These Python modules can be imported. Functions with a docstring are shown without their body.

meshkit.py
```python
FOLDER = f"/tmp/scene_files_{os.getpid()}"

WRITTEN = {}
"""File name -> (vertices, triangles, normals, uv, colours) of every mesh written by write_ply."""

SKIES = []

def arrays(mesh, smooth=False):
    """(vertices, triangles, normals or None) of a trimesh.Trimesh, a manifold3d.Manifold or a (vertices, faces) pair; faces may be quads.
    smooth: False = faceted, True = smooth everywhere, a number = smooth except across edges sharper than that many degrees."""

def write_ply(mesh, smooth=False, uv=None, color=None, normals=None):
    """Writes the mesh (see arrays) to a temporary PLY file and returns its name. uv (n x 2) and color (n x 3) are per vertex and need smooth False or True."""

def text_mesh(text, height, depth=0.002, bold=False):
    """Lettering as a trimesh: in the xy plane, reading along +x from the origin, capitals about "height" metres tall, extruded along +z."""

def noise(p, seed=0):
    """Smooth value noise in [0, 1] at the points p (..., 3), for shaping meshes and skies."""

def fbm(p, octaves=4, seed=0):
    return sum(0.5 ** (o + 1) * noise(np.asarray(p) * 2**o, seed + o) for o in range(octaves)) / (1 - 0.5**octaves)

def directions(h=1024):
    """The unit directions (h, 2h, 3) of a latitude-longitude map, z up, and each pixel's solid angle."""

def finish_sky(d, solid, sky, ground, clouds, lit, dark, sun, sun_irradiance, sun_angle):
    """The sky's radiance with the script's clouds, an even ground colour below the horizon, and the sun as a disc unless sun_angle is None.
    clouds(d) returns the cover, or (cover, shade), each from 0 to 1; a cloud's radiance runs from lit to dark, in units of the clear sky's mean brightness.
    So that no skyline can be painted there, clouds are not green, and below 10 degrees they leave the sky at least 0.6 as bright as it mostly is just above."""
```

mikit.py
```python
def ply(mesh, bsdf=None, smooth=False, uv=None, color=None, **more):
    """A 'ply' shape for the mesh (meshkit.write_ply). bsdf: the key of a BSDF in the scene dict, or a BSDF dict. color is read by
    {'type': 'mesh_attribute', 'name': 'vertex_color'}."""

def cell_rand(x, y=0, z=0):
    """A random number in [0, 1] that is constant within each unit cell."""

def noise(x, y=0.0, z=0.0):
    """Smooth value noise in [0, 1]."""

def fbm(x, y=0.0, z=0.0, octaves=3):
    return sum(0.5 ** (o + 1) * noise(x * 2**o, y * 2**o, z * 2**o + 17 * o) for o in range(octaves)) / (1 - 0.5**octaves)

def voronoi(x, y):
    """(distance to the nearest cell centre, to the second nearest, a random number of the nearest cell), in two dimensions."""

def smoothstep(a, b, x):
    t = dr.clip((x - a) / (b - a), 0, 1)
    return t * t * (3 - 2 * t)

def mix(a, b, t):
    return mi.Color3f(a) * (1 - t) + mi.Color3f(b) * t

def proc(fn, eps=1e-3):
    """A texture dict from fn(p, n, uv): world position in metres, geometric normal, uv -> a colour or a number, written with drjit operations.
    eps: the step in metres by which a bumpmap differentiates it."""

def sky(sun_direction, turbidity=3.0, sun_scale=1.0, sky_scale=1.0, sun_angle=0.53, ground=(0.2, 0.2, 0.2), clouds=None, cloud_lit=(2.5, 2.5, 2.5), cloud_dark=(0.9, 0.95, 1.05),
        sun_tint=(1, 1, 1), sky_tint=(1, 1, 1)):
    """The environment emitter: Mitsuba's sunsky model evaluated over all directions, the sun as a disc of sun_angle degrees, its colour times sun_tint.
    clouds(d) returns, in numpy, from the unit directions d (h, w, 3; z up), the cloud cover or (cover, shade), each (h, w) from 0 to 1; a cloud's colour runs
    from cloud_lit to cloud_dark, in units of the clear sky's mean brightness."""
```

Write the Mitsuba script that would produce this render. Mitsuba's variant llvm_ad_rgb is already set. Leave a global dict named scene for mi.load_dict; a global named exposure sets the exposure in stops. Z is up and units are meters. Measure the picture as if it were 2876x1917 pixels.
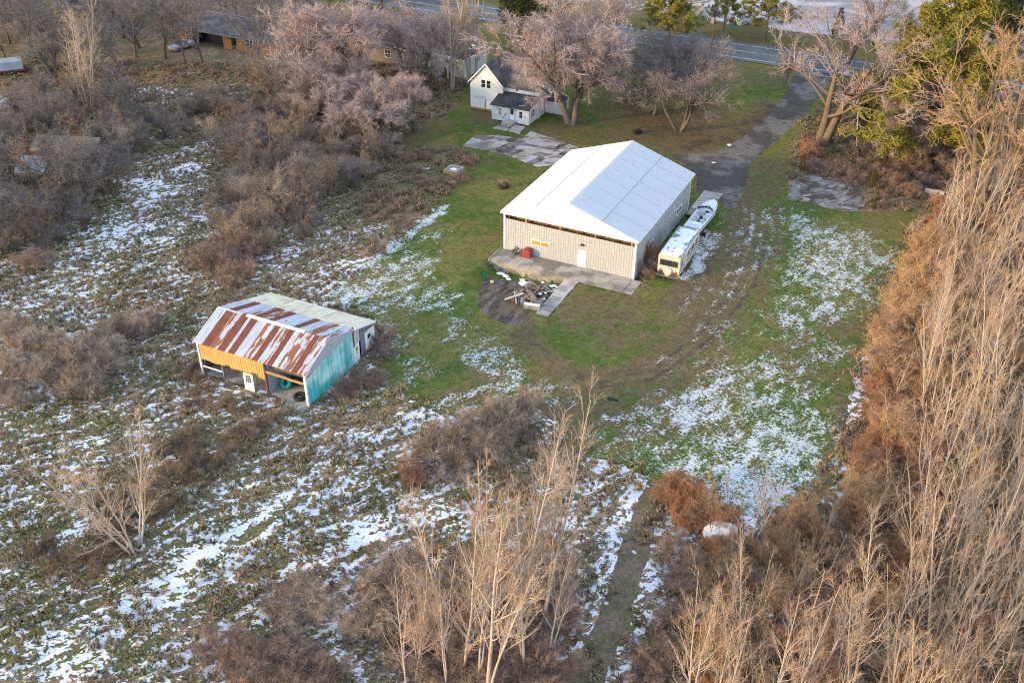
import math
import numpy as np, drjit as dr, trimesh, mitsuba as mi
import mikit, meshkit
from mikit import noise, fbm, voronoi, smoothstep, mix, proc
import shapely, shapely.affinity
T = mi.ScalarTransform4f
scene, labels = {}, {}
def ply(mesh, bsdf, **k): return mikit.ply(mesh, 'material_' + bsdf, **k)

# ------------------------------------------------------------------ camera, sky, exposure
CAM = np.array([0.0, 0.0, 53.186])
FWD = np.array([0.0, 0.834865, -0.550454]); UPV = np.array([-0.008004, 0.550437, 0.834839])
scene['camera'] = {'type': 'perspective', 'fov': 56.068, 'fov_axis': 'x', 'near_clip': 1.0, 'far_clip': 6000.0,
                   'to_world': T().look_at(origin=CAM.tolist(), target=(CAM + FWD).tolist(), up=UPV.tolist())}
SUN_EL = 11.0
_h = np.array([-0.93, -0.37]) / np.hypot(0.93, 0.37)
SUN = np.array([_h[0] * math.cos(math.radians(SUN_EL)), _h[1] * math.cos(math.radians(SUN_EL)), math.sin(math.radians(SUN_EL))])
# thin even high cloud softens the low sun and fills the shade
scene['sky'] = mikit.sky(SUN.tolist(), turbidity=3.0, sun_scale=0.22, sky_scale=1.0, sun_angle=7.0, ground=(0.12, 0.11, 0.1), sun_tint=(0.92, 1.0, 1.18), sky_tint=(0.90, 0.98, 1.12),
                         clouds=lambda d: 0.55, cloud_lit=(0.95, 1.08, 1.30), cloud_dark=(0.9, 1.0, 1.2))
exposure = 4.55

# ------------------------------------------------------------------ helpers
def numbered(name):
    if name not in USED: USED.add(name); return name
    n = 1
    while f'{name}_{n:03d}' in USED: n += 1
    USED.add(f'{name}_{n:03d}'); return f'{name}_{n:03d}'
USED = set()

class Fr:
    """a local frame: u to the right, v away, z up"""
    def __init__(s, o, a, z=0.0):
        s.o = np.array([o[0], o[1], z], float); s.a = a
        s.e1 = np.array([math.cos(a), math.sin(a), 0]); s.e2 = np.array([-math.sin(a), math.cos(a), 0])
        s.R = np.stack([s.e1, s.e2, [0, 0, 1]], 1)
    def __call__(s, p): return np.asarray(p, float) @ s.R.T + s.o

class MB:
    def __init__(s): s.v, s.f, s.n = [], [], 0
    def add(s, v, f):
        v = np.asarray(v, float); f = np.asarray(f, int)
        if f.shape[1] == 4: f = np.vstack([f[:, [0, 1, 2]], f[:, [0, 2, 3]]])
        s.v.append(v); s.f.append(f + s.n); s.n += len(v); return s
    def box(s, a, b, M=None):
        a, b = np.minimum(a, b), np.maximum(a, b)
        v = np.array([[x, y, z] for x in (a[0], b[0]) for y in (a[1], b[1]) for z in (a[2], b[2])], float)
        if M is not None: v = M(v)
        return s.add(v, [[0, 1, 3, 2], [4, 6, 7, 5], [0, 4, 5, 1], [2, 3, 7, 6], [0, 2, 6, 4], [1, 5, 7, 3]])
    def beam(s, p, q, w, h, up=(0, 0, 1)):
        p, q = np.array(p, float), np.array(q, float); d = (q - p) / np.linalg.norm(q - p)
        sd = np.cross(d, up); sd /= np.linalg.norm(sd) + 1e-9; u2 = np.cross(sd, d)
        c = [p + sd * a * w / 2 + u2 * b * h / 2 for a, b in ((-1, -1), (1, -1), (1, 1), (-1, 1))]
        c += [x + (q - p) for x in c]
        return s.add(c, [[0, 3, 2, 1], [4, 5, 6, 7], [0, 1, 5, 4], [1, 2, 6, 5], [2, 3, 7, 6], [3, 0, 4, 7]])
    def prism(s, poly, ext):
        """poly: planar loop (n,3), ext: extrusion vector"""
        p = np.asarray(poly, float); n = len(p); e = np.asarray(ext, float)
        f = [[0, i, i + 1] for i in range(1, n - 1)] + [[n, n + i + 1, n + i] for i in range(1, n - 1)]
        for i in range(n):
            j = (i + 1) % n; f += [[i, j, n + j], [i, n + j, n + i]]
        return s.add(np.vstack([p, p + e]), f)
    def tube(s, pts, r, sides=6):
        pts = np.asarray(pts, float); v, f = tubes(pts[None], np.broadcast_to(r, (1, len(pts))), sides); return s.add(v, f)
    def mesh(s, m): return s.add(m.vertices, m.faces)
    def get(s, fr=None):
        v = np.vstack(s.v)
        return (fr(v) if fr else v, np.vstack(s.f))

def put(name, mb, bsdf, fr=None, parent=None, smooth=False, exact=False):
    key = (parent + '__' + name) if parent else name
    if not exact: key = numbered(key)
    m = mb.get(fr) if isinstance(mb, MB) else (fr(mb[0]) if fr else mb[0], mb[1])
    scene[key] = ply(m, bsdf, smooth=smooth)
    return key

def thing(name, label, cat, group=None):
    key = numbered(name); labels[key] = {'label': label, 'category': cat}
    if group: labels[key]['group'] = group
    return key
def single(name, label, cat, mb, bsdf, fr=None, group=None, smooth=False):
    key = thing(name, label, cat, group); put(key, mb, bsdf, fr, None, smooth, exact=True); return key
def struct(name, mesh, bsdf, label, uv=None, smooth=False):
    key = numbered(name); scene[key] = ply(mesh, bsdf, smooth=smooth, uv=uv)
    labels[key] = {'label': label, 'category': name.replace('_', ' '), 'kind': 'structure'}
    return key

def panel(O, U, S, N, u0, u1, s0, s1, pitch=0.3, depth=0.03, prof=((0, 0), (.68, 0), (.76, 1), (.92, 1))):
    """a ribbed sheet: ribs run along S; s0 and s1 are numbers or functions of u"""
    O, U, S, N = (np.array(x, float) for x in (O, U, S, N))
    us = [u0]; off = [0.0]; k = 0
    while u0 + k * pitch < u1:
        for a, b in prof:
            u = u0 + (k + a) * pitch
            if u0 < u < u1: us.append(u); off.append(b * depth)
        k += 1
    us.append(u1); off.append(0.0); us, off = np.array(us), np.array(off)
    if callable(s1):
        br = [b for b in getattr(s1, 'breaks', []) if u0 < b < u1]
        for b in br:
            i = np.searchsorted(us, b); us = np.insert(us, i, b); off = np.insert(off, i, off[min(i, len(off) - 1)])
    f0 = np.array([s0(u) if callable(s0) else s0 for u in us]); f1 = np.array([s1(u) if callable(s1) else s1 for u in us])
    base = O + us[:, None] * U + off[:, None] * N
    v = np.vstack([base + f0[:, None] * S, base + f1[:, None] * S]); n = len(us)
    i = np.arange(n - 1)
    return MB().add(v, np.stack([i, i + 1, n + i + 1, n + i], 1))

def tubes(P, R, sides=3):
    """P (B,n,3), R (B,n) -> vertices, triangles"""
    B, n, _ = P.shape
    d = P[:, -1] - P[:, 0]; d /= np.linalg.norm(d, axis=1, keepdims=True) + 1e-9
    ref = np.where(np.abs(d[:, 2:]) < .8, [[0, 0, 1.]], [[1., 0, 0]])
    a = np.cross(d, ref); a /= np.linalg.norm(a, axis=1, keepdims=True) + 1e-9
    b = np.cross(d, a); ang = np.arange(sides) * 2 * np.pi / sides
    ring = np.cos(ang)[None, :, None] * a[:, None] + np.sin(ang)[None, :, None] * b[:, None]
    v = (P[:, :, None] + R[:, :, None, None] * ring[:, None]).reshape(-1, 3)
    i, j = np.meshgrid(np.arange(n - 1), np.arange(sides), indexing='ij')
    q = np.stack([i * sides + j, i * sides + (j + 1) % sides, (i + 1) * sides + (j + 1) % sides, (i + 1) * sides + j], -1).reshape(-1, 4)
    t = np.vstack([q[:, [0, 1, 2]], q[:, [0, 2, 3]]])
    return v, (t[None] + (np.arange(B) * n * sides)[:, None, None]).reshape(-1, 3)

def spikes(P0, P1, R):
    """thin three-sided twigs that taper to a point"""
    B = len(P0); d = P1 - P0; d = d / (np.linalg.norm(d, axis=1, keepdims=True) + 1e-9)
    ref = np.where(np.abs(d[:, 2:]) < .8, [[0, 0, 1.]], [[1., 0, 0]])
    a = np.cross(d, ref); a /= np.linalg.norm(a, axis=1, keepdims=True) + 1e-9
    b = np.cross(d, a); ang = np.arange(3) * 2 * np.pi / 3
    ring = P0[:, None] + R[:, None, None] * (np.cos(ang)[None, :, None] * a[:, None] + np.sin(ang)[None, :, None] * b[:, None])
    v = np.concatenate([ring, P1[:, None]], 1).reshape(-1, 3)
    t = np.array([[0, 1, 3], [1, 2, 3], [2, 0, 3]])
    return v, (t[None] + (np.arange(B) * 4)[:, None, None]).reshape(-1, 3)

def nrm(x): return x / (np.linalg.norm(x, axis=-1, keepdims=True) + 1e-9)
def inside(poly, x, y): return shapely.contains_xy(shapely.Polygon(poly), x, y)
def seg_dist(x, y, pts):
    d = np.full(np.shape(x), 1e9)
    p = np.asarray(pts, float)
    if len(p) == 1: return np.hypot(x - p[0, 0], y - p[0, 1])
    for a, b in zip(p[:-1], p[1:]):
        e = b - a; t = np.clip(((x - a[0]) * e[0] + (y - a[1]) * e[1]) / (e @ e + 1e-9), 0, 1)
        d = np.minimum(d, np.hypot(x - a[0] - t * e[0], y - a[1] - t * e[1]))
    return d
def nz(x, y, s, seed=0): return meshkit.fbm(np.stack([x * s, y * s, np.zeros_like(x)], -1), 3, seed)

# ------------------------------------------------------------------ materials
def mat(name, c, rough=0.8, metallic=0.0, spec=0.3):
    scene['material_' + name] = {'type': 'twosided', 'bsdf': {'type': 'principled', 'base_color': {'type': 'rgb', 'value': list(c)} if not callable(c) else proc(c), 'roughness': rough, 'metallic': metallic, 'specular': spec}}
    return name
def dmat(name, c):
    scene['material_' + name] = {'type': 'twosided', 'bsdf': {'type': 'diffuse', 'reflectance': {'type': 'rgb', 'value': list(c)} if not callable(c) else proc(c)}}
    return name
def varied(c, s=0.35, amp=0.35, c2=None):
    c = mi.Color3f(*c); c2 = mi.Color3f(*c2) if c2 is not None else None
    def fn(p, n, uv):
        k = noise(p.x * s, p.y * s, p.z * s * .6)
        k2 = noise(p.x * s * 7 + 5, p.y * s * 7, p.z * s * 7)
        base = c if c2 is None else mix(c, c2, smoothstep(.3, .7, k))
        return base * (1 - amp + 2 * amp * (.6 * k + .4 * k2))
    return fn
for nm, c, c2 in [('bark_pale', (.60, .50, .42), (.50, .38, .29)), ('twig_pale', (.46, .34, .24), (.50, .34, .20)), ('twig_orange', (.46, .26, .13), (.50, .31, .17)), ('bark_grey', (.13, .11, .10), (.18, .15, .12)), ('twig_grey', (.27, .225, .205), (.22, .185, .17)),
                  ('twig_pink', (.50, .37, .33), (.40, .31, .29)), ('bark_ochre', (.24, .17, .10), (.17, .135, .11)), ('twig_dark', (.20, .175, .16), (.24, .21, .185)), ('twig_tan', (.50, .32, .18), (.42, .28, .18)),
                  ('stem_brown', (.33, .255, .195), (.39, .30, .23)), ('stem_red', (.35, .235, .175), (.29, .205, .165)), ('stem_rust', (.42, .225, .125), (.34, .19, .12)), ('stem_tan', (.52, .33, .18), (.44, .29, .18)), ('stem_bramble', (.23, .165, .12), (.28, .20, .13)),
                  ('needle', (.30, .25, .055), (.21, .195, .05)), ('needle_dark', (.045, .06, .03), (.075, .08, .03)), ('needle_juniper', (.13, .11, .03), (.17, .10, .03)),
                  ('grass_straw', (.38, .305, .20), (.30, .235, .145)), ('grass_olive', (.20, .185, .08), (.25, .21, .10)), ('turf_green', (.115, .145, .04), (.15, .16, .05)), ('turf_straw', (.27, .225, .12), (.20, .17, .085)),
                  ('grass_brown', (.25, .18, .105), (.19, .135, .085))]:
    dmat(nm, varied(c, c2=c2))
# ------------------------------------------------------------------ plan of the place (metres; x right, y away)
LAWN = [[-9.34, 111.65],[-13.01, 103.72],[-15.99, 98.17],[-18.34, 93.55],[-20.14, 88.33],[-17.19, 85.71],[-14.21, 84.47],[-13.13, 79.21],[-12.76, 75.46],[-11.2, 72.65],[-8.56, 70.33],[-4.45, 67.8],[-1.74, 68.28],[1.99, 69.81],[4.45, 66.68],[5.79, 63.14],[8.35, 62.6],[11.08, 60.59],[11.64, 59.2],[13.77, 59.12],[16.36, 57.6],[19.5, 55.89],[24.41, 58.99],[27.88, 63.12],[30.38, 68.57],[31.73, 72.54],[35.16, 79.9],[38.32, 86.56],[42.03, 93.06],[45.04, 99.2],[49.69, 105.98],[51.06, 109.61],[50.24, 112.36],[45.29, 110.75],[40.26, 112.57],[36.12, 115.11],[36.68, 119.93],[39.22, 124.36],[41.23, 133.94],[44.6, 141.04],[51.49, 152.92],[55.74, 161.74],[39.07, 180.86],[17.84, 180.84],[-0.98, 187.44],[-7.09, 194.24],[-7.53, 172.21],[-7.8, 160.18],[-9.62, 146.45],[-14.53, 139.74],[-18.1, 136.11],[-18.71, 130.2],[-15.28, 130.28],[-11.28, 131.18],[-6.12, 127.75],[-7.51, 119.07]]
DRIVE = [[50.59, 171.18],[45.09, 155.94],[42.45, 150.65],[39.95, 145.64],[33.54, 135.48],[28.8, 130.38],[22.42, 129.44],[23.23, 126.32],[25.09, 122.59],[24.2, 116.91],[26.44, 114.93],[26.55, 112.31],[28.43, 111.96],[30.93, 118.41],[32.81, 125.44],[38.02, 133.88],[44.06, 142.88],[48.45, 150.79],[52.21, 158.29],[55.91, 166.42]]
PADS = [[[-7.42, 131.92],[-5.81, 136.02],[-1.93, 136.11],[1.3, 134.8],[2.49, 137.96],[5.81, 135.23],[10.38, 130.81],[8.57, 126.02],[3.37, 124.54],[0.04, 127.87],[-3.72, 130.35]],[[38.82, 122.97],[46.65, 120.38],[45.08, 112.49],[42.94, 111.17],[39.2, 112.87],[35.63, 115.12]]]
PATH = [[11.27, 59.73],[9.94, 56.52],[8.1, 51.34],[6.61, 46.72],[5.17, 43.28],[3.41, 39.79],[1.93, 36.59],[4.64, 36.62],[6.1, 39.81],[7.57, 43.67],[9.81, 49.63],[11.44, 54.59],[13.22, 59.01]]
MUD = [[-2.76, 95.14],[-3.13, 93.88],[-3.77, 88.6],[-3.63, 86.49],[-2.32, 85.18],[-1.1, 84.13],[1.03, 83.35],[1.48, 84.64],[1.04, 86.2],[0.86, 89.44],[1.34, 92.06],[1.35, 94.79]]
SNOW_F = [[[[-43.62, 134.69],[-45.34, 130.46],[-46.45, 122.65]], 2.5, 0.85],[[[-46.45, 122.65],[-47.46, 112.88],[-47.16, 100.88]], 5, 0.95],[[[-47.16, 100.88],[-48.11, 92.58],[-49.57, 87.87]], 7, 0.8],[[[-50.25, 139.87],[-50.69, 133.69]], 2, 0.7],[[[-52.92, 151.5],[-49.12, 155.85]], 4, 0.6],[[[-60.25, 153.43],[-54.23, 153.57]], 4, 0.62],[[[-62.05, 143.33]], 5, 0.4],[[[-60.42, 100.65],[-53.45, 91.53]], 8, 0.5],[[[-47.16, 96.61]], 7, 0.66],[[[-41.53, 107.94],[-37.65, 105.61]], 6, 0.8],[[[-43.59, 100.94],[-39.11, 94.7]], 7, 0.66],[[[-43.51, 84.03],[-44.14, 78.76],[-44.17, 73.6]], 3, 0.78],[[[-48.02, 81.88],[-52.11, 85.18]], 5, 0.6],[[[-53.19, 88.72]], 7, 0.55],[[[-43.1, 87.97],[-40.6, 91.73]], 4, 0.6],[[[-24.42, 100.17],[-26.82, 96.94]], 3, 0.66],[[[-19.54, 95.02],[-21.3, 88.31]], 3, 0.75],[[[-24.38, 112.01],[-25.46, 105.83]], 4, 0.45],[[[-18.76, 103.62],[-21.54, 101.32]], 3, 0.6],[[[-9.33, 111.4],[-12.75, 103.72],[-15.87, 97.96]], 0.8, 1.0],[[[-15.87, 97.96],[-18.27, 93.06],[-20.29, 87.87]], 1.8, 0.95],[[[-43.26, 67.62],[-37.69, 65.23]], 9, 0.56],[[[-39.37, 58.5],[-34.18, 56.02]], 8, 0.55],[[[-31.65, 64.12],[-29.34, 67.8]], 6, 0.55],[[[-26.74, 69.76],[-20.17, 66.67]], 5, 0.5],[[[-33.32, 48.75],[-29.34, 50.06]], 8, 0.62],[[[-32.73, 42.91],[-28.35, 42.24]], 9, 0.6],[[[-28.88, 55.58]], 4, 0.45],[[[-4.07, 68.0],[-9.38, 66.5],[-13.89, 63.18]], 2.2, 1.25],[[[-13.89, 63.18],[-16.69, 58.24],[-19.28, 54.01]], 2.4, 1.12],[[[-19.28, 54.01],[-23.52, 48.85],[-27.07, 44.44]], 2.8, 1.15],[[[-27.07, 44.44],[-29.56, 40.15],[-31.94, 37.21]], 4, 0.9],[[[-3.89, 56.12],[-9.14, 53.65],[-14.0, 50.66]], 1.8, 1.3],[[[-14.0, 50.66],[-17.47, 48.7],[-21.59, 45.26]], 1.7, 1.15],[[[-5.87, 54.88],[-10.28, 52.04],[-14.98, 48.94]], 1.2, 0.9],[[[-16.69, 58.24],[-11.21, 56.78],[-6.16, 58.89]], 6, 0.74],[[[-22.22, 59.22],[-23.37, 54.2]], 5, 0.62],[[[-19.71, 50.17],[-23.02, 46.02]], 6, 0.72],[[[-24.97, 40.87],[-21.85, 43.02]], 4, 0.9],[[[-20.19, 42.32],[-19.07, 44.9]], 4, 0.75],[[[-13.12, 53.38],[-7.8, 50.3]], 5, 0.75],[[[-10.54, 48.99],[-10.37, 45.37]], 4, 0.8],[[[-13.18, 42.38],[-11.11, 40.32]], 4, 0.62],[[[-17.27, 52.41],[-14.17, 55.75]], 4, 0.8],[[[2.56, 68.53],[4.41, 65.76]], 2, 0.8],[[[7.94, 62.03],[11.06, 60.42]], 1.5, 1.0],[[[10.62, 59.61],[9.11, 55.05],[7.38, 50.46]], 1.4, 0.95],[[[7.71, 59.05],[5.95, 53.59],[5.04, 49.15]], 5, 0.85],[[[5.68, 49.16],[4.52, 45.14]], 3, 0.85],[[[3.82, 42.91]], 3, 0.62],[[[12.45, 54.6],[11.31, 50.94]], 2.4, 0.85],[[[9.95, 47.55],[9.12, 45.57]], 2, 0.75],[[[7.62, 42.59],[6.83, 40.15]], 2, 0.65],[[[13.02, 58.85],[16.27, 57.1]], 1.3, 0.95],[[[17.98, 55.15],[20.03, 55.17]], 1.5, 0.8],[[[36.06, 80.7],[33.17, 74.66],[30.56, 69.21]], 1.0, 0.95],[[[27.62, 60.89],[26.37, 57.72]], 0.9, 1.0],[[[-8.54, 187.23],[-0.96, 184.54]], 1.6, 1.0],[[[15.81, 54.4]], 1, 1.0]]
RUTS = [[[[-4.2, 55.52],[-9.69, 52.63],[-14.0, 49.71],[-17.85, 47.59],[-21.87, 44.12]], 0.38, 1.0],[[[-17.23, 50.63],[-21.34, 46.63],[-24.68, 42.63],[-26.35, 39.91]], 0.7, 0.9],[[[-10.37, 64.98],[-14.33, 61.21],[-18.28, 55.71],[-22.28, 50.14]], 0.35, 0.8],[[[-6.74, 67.15],[-11.7, 63.5],[-15.37, 58.78]], 0.3, 0.7]]
SNOW_L = [[[[-9.33, 111.4],[-12.75, 103.72],[-15.87, 97.96]], 0.9, 0.95],[[[-15.87, 97.96],[-18.27, 93.06],[-19.88, 88.15]], 1.4, 0.9],[[[30.92, 109.25],[26.05, 96.79],[20.72, 87.17]], 2.2, 0.75],[[[32.83, 106.86],[39.68, 99.11]], 6, 0.62],[[[32.81, 97.94],[35.24, 93.92],[38.87, 98.04]], 6, 0.6],[[[23.37, 82.94],[17.8, 75.89]], 2, 0.5],[[[21.88, 84.59],[17.3, 78.11]], 1.6, 0.55],[[[32.78, 88.24],[28.43, 85.54]], 3.5, 0.55],[[[19.0, 73.06],[16.44, 69.67]], 4.5, 0.8],[[[23.19, 69.76],[25.72, 73.85]], 5, 0.55],[[[19.51, 63.02],[25.09, 63.09]], 7, 0.72],[[[20.08, 58.67]], 5, 0.85],[[[25.44, 66.03]], 5, 0.55],[[[14.44, 61.28],[15.99, 59.68]], 2.5, 0.7],[[[10.52, 65.84],[11.34, 62.92]], 5, 0.36],[[[14.81, 66.5]], 4, 0.5],[[[-11.78, 96.16],[-14.9, 89.32]], 4, 0.58],[[[-13.33, 92.17],[-8.26, 88.51]], 3, 0.5],[[[-13.15, 82.4],[-12.0, 80.01]], 2.5, 0.62],[[[-17.03, 91.15],[-18.83, 87.45]], 2.5, 0.8],[[[-6.86, 88.53]], 2.6, 0.55],[[[-9.34, 103.78]], 2.5, 0.4],[[[-3.28, 79.35],[-0.02, 75.28]], 2.2, 0.55],[[[-5.61, 82.51]], 2.5, 0.4],[[[2.25, 73.53],[3.84, 71.83]], 2, 0.4],[[[-8.37, 68.07],[-3.84, 71.73],[1.02, 74.22]], 1.0, 0.5],[[[-5.3, 69.07],[0.2, 71.11]], 1, 0.45],[[[14.25, 77.69],[13.52, 76.93]], 0.9, 0.85],[[[19.36, 93.67],[21.38, 98.8],[24.35, 104.37]], 0.9, 0.9],[[[26.05, 102.14],[29.06, 106.79]], 2, 0.6],[[[-9.01, 75.51]], 2, 0.5],[[[5.52, 73.22]], 1.2, 0.5],[[[31.02, 79.84],[32.33, 78.32]], 3, 0.4],[[[-12.79, 101.47]], 1.2, 0.6],[[[2.06, 91.46]], 0.6, 0.4]]
BROWN_L = [[[[1.3, 85.99],[2.14, 80.61],[4.84, 76.81],[6.8, 74.15]], 0.7, 0.8],[[[0.61, 81.79],[3.17, 77.91],[6.38, 73.94]], 1.5, 0.62],[[[6.38, 73.94],[10.97, 74.64],[16.55, 78.86],[21.8, 86.74],[25.74, 97.82],[29.0, 109.21],[30.25, 117.02]], 2.4, 0.68],[[[7.13, 72.76],[13.42, 74.24],[20.47, 81.67],[26.97, 92.81],[30.7, 104.48]], 0.45, 0.9],[[[7.59, 73.6],[13.6, 75.83],[19.28, 82.47],[25.27, 92.79]], 0.4, 0.9],[[[6.36, 73.58],[5.29, 68.25],[5.9, 65.18]], 3, 0.6],[[[10.24, 86.13],[12.2, 82.77]], 7, 0.5],[[[2.99, 70.15],[-1.01, 71.43]], 7, 0.48],[[[32.32, 83.07],[29.98, 77.53]], 7, 0.42],[[[11.22, 68.96],[13.19, 72.29]], 7, 0.5],[[[22.63, 152.24],[24.98, 138.81]], 11, 0.75],[[[25.33, 132.27],[33.06, 136.34],[41.16, 149.6]], 2.5, 0.85],[[[36.49, 170.82],[43.53, 163.75]], 6, 0.5],[[[7.88, 138.43],[15.46, 135.1]], 6, 0.5],[[[-12.02, 141.63],[-14.72, 134.45]], 4, 0.55],[[[-4.06, 143.69]], 4, 0.6],[[[2.7, 101.74],[-2.99, 101.64]], 8, 0.32],[[[16.88, 81.22],[17.92, 76.62]], 5, 0.5],[[[32.85, 117.07],[35.31, 125.79]], 4, 0.55],[[[43.44, 111.98]], 4, 0.3],[[[28.89, 66.07],[30.74, 70.52]], 0.6, 0.8],[[[24.88, 104.38],[20.58, 93.69],[17.83, 88.01]], 2.2, 0.7],[[[-7.36, 128.04],[-4.84, 126.52]], 3, 0.5],[[[-4.37, 188.83]], 6, 0.3]]
TRACKS = [[[[4.1, 74.82],[8.73, 75.61],[13.26, 78.65],[17.51, 84.35],[21.41, 91.57],[24.73, 100.78],[27.5, 110.17],[28.94, 119.48]], 0.5, 0.75],[[[4.9, 74.13],[9.5, 74.9],[14.02, 77.91],[18.28, 83.53],[22.2, 90.65],[25.55, 99.72],[28.35, 108.96],[29.83, 118.11]], 0.5, 0.9],[[[5.68, 73.44],[10.26, 74.21],[14.77, 77.18],[19.04, 82.72],[22.97, 89.74],[26.35, 98.68],[29.19, 107.77],[30.71, 116.77]], 0.5, 0.7],[[[6.6, 72.64],[11.15, 73.4],[15.65, 76.32],[19.92, 81.78],[23.88, 88.68],[27.29, 97.47],[30.16, 106.39],[31.73, 115.21]], 0.5, 0.85],[[[7.36, 71.98],[11.89, 72.72],[16.38, 75.61],[20.66, 81.0],[24.63, 87.81],[28.07, 96.46],[30.97, 105.24],[32.58, 113.92]], 0.5, 0.6],[[[8.32, 71.14],[12.82, 71.87],[17.3, 74.72],[21.59, 80.01],[25.58, 86.7],[29.05, 95.2],[31.98, 103.81],[33.63, 112.3]], 0.5, 0.75],[[[9.13, 70.44],[13.61, 71.16],[18.07, 73.96],[22.37, 79.18],[26.37, 85.78],[29.87, 94.14],[32.84, 102.6],[34.52, 110.95]], 0.5, 0.5],[[[1.92, 80.21],[4.8, 75.7],[8.39, 73.26],[12.53, 73.67]], 0.5, 0.8],[[[1.04, 79.41],[3.94, 74.97],[7.91, 72.22]], 0.4, 0.7],[[[8.31, 72.23],[6.07, 68.26],[5.15, 65.17]], 0.5, 0.6],[[[30.7, 72.53],[28.32, 66.07],[25.98, 60.87]], 0.4, 0.7],[[[27.42, 93.8],[23.37, 82.94],[18.53, 75.17],[12.95, 70.28]], 0.5, 0.6],[[[31.77, 102.24],[27.57, 89.99],[22.46, 80.51],[17.47, 73.74]], 0.5, 0.6]]
DRY_F = [[[[-43.69, 96.66]], 6, 0.5],[[[-39.96, 65.2]], 10, 0.5],[[[-37.68, 54.52]], 8, 0.6],[[[-27.42, 50.08],[-25.24, 51.42]], 6, 0.7],[[[-21.06, 65.44]], 6, 0.4],[[[-24.43, 58.15]], 6, 0.3],[[[-28.21, 45.97]], 8, 0.4],[[[-7.93, 58.87]], 6, 0.5],[[[-12.8, 55.77]], 6, 0.4],[[[-16.54, 121.77]], 8, 0.6],[[[-48.83, 137.2]], 6, 0.5],[[[-34.25, 121.42],[-33.47, 129.09]], 8, 0.3],[[[-53.42, 106.52]], 6, 0.7],[[[-34.95, 157.28]], 8, 0.4]]
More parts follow.
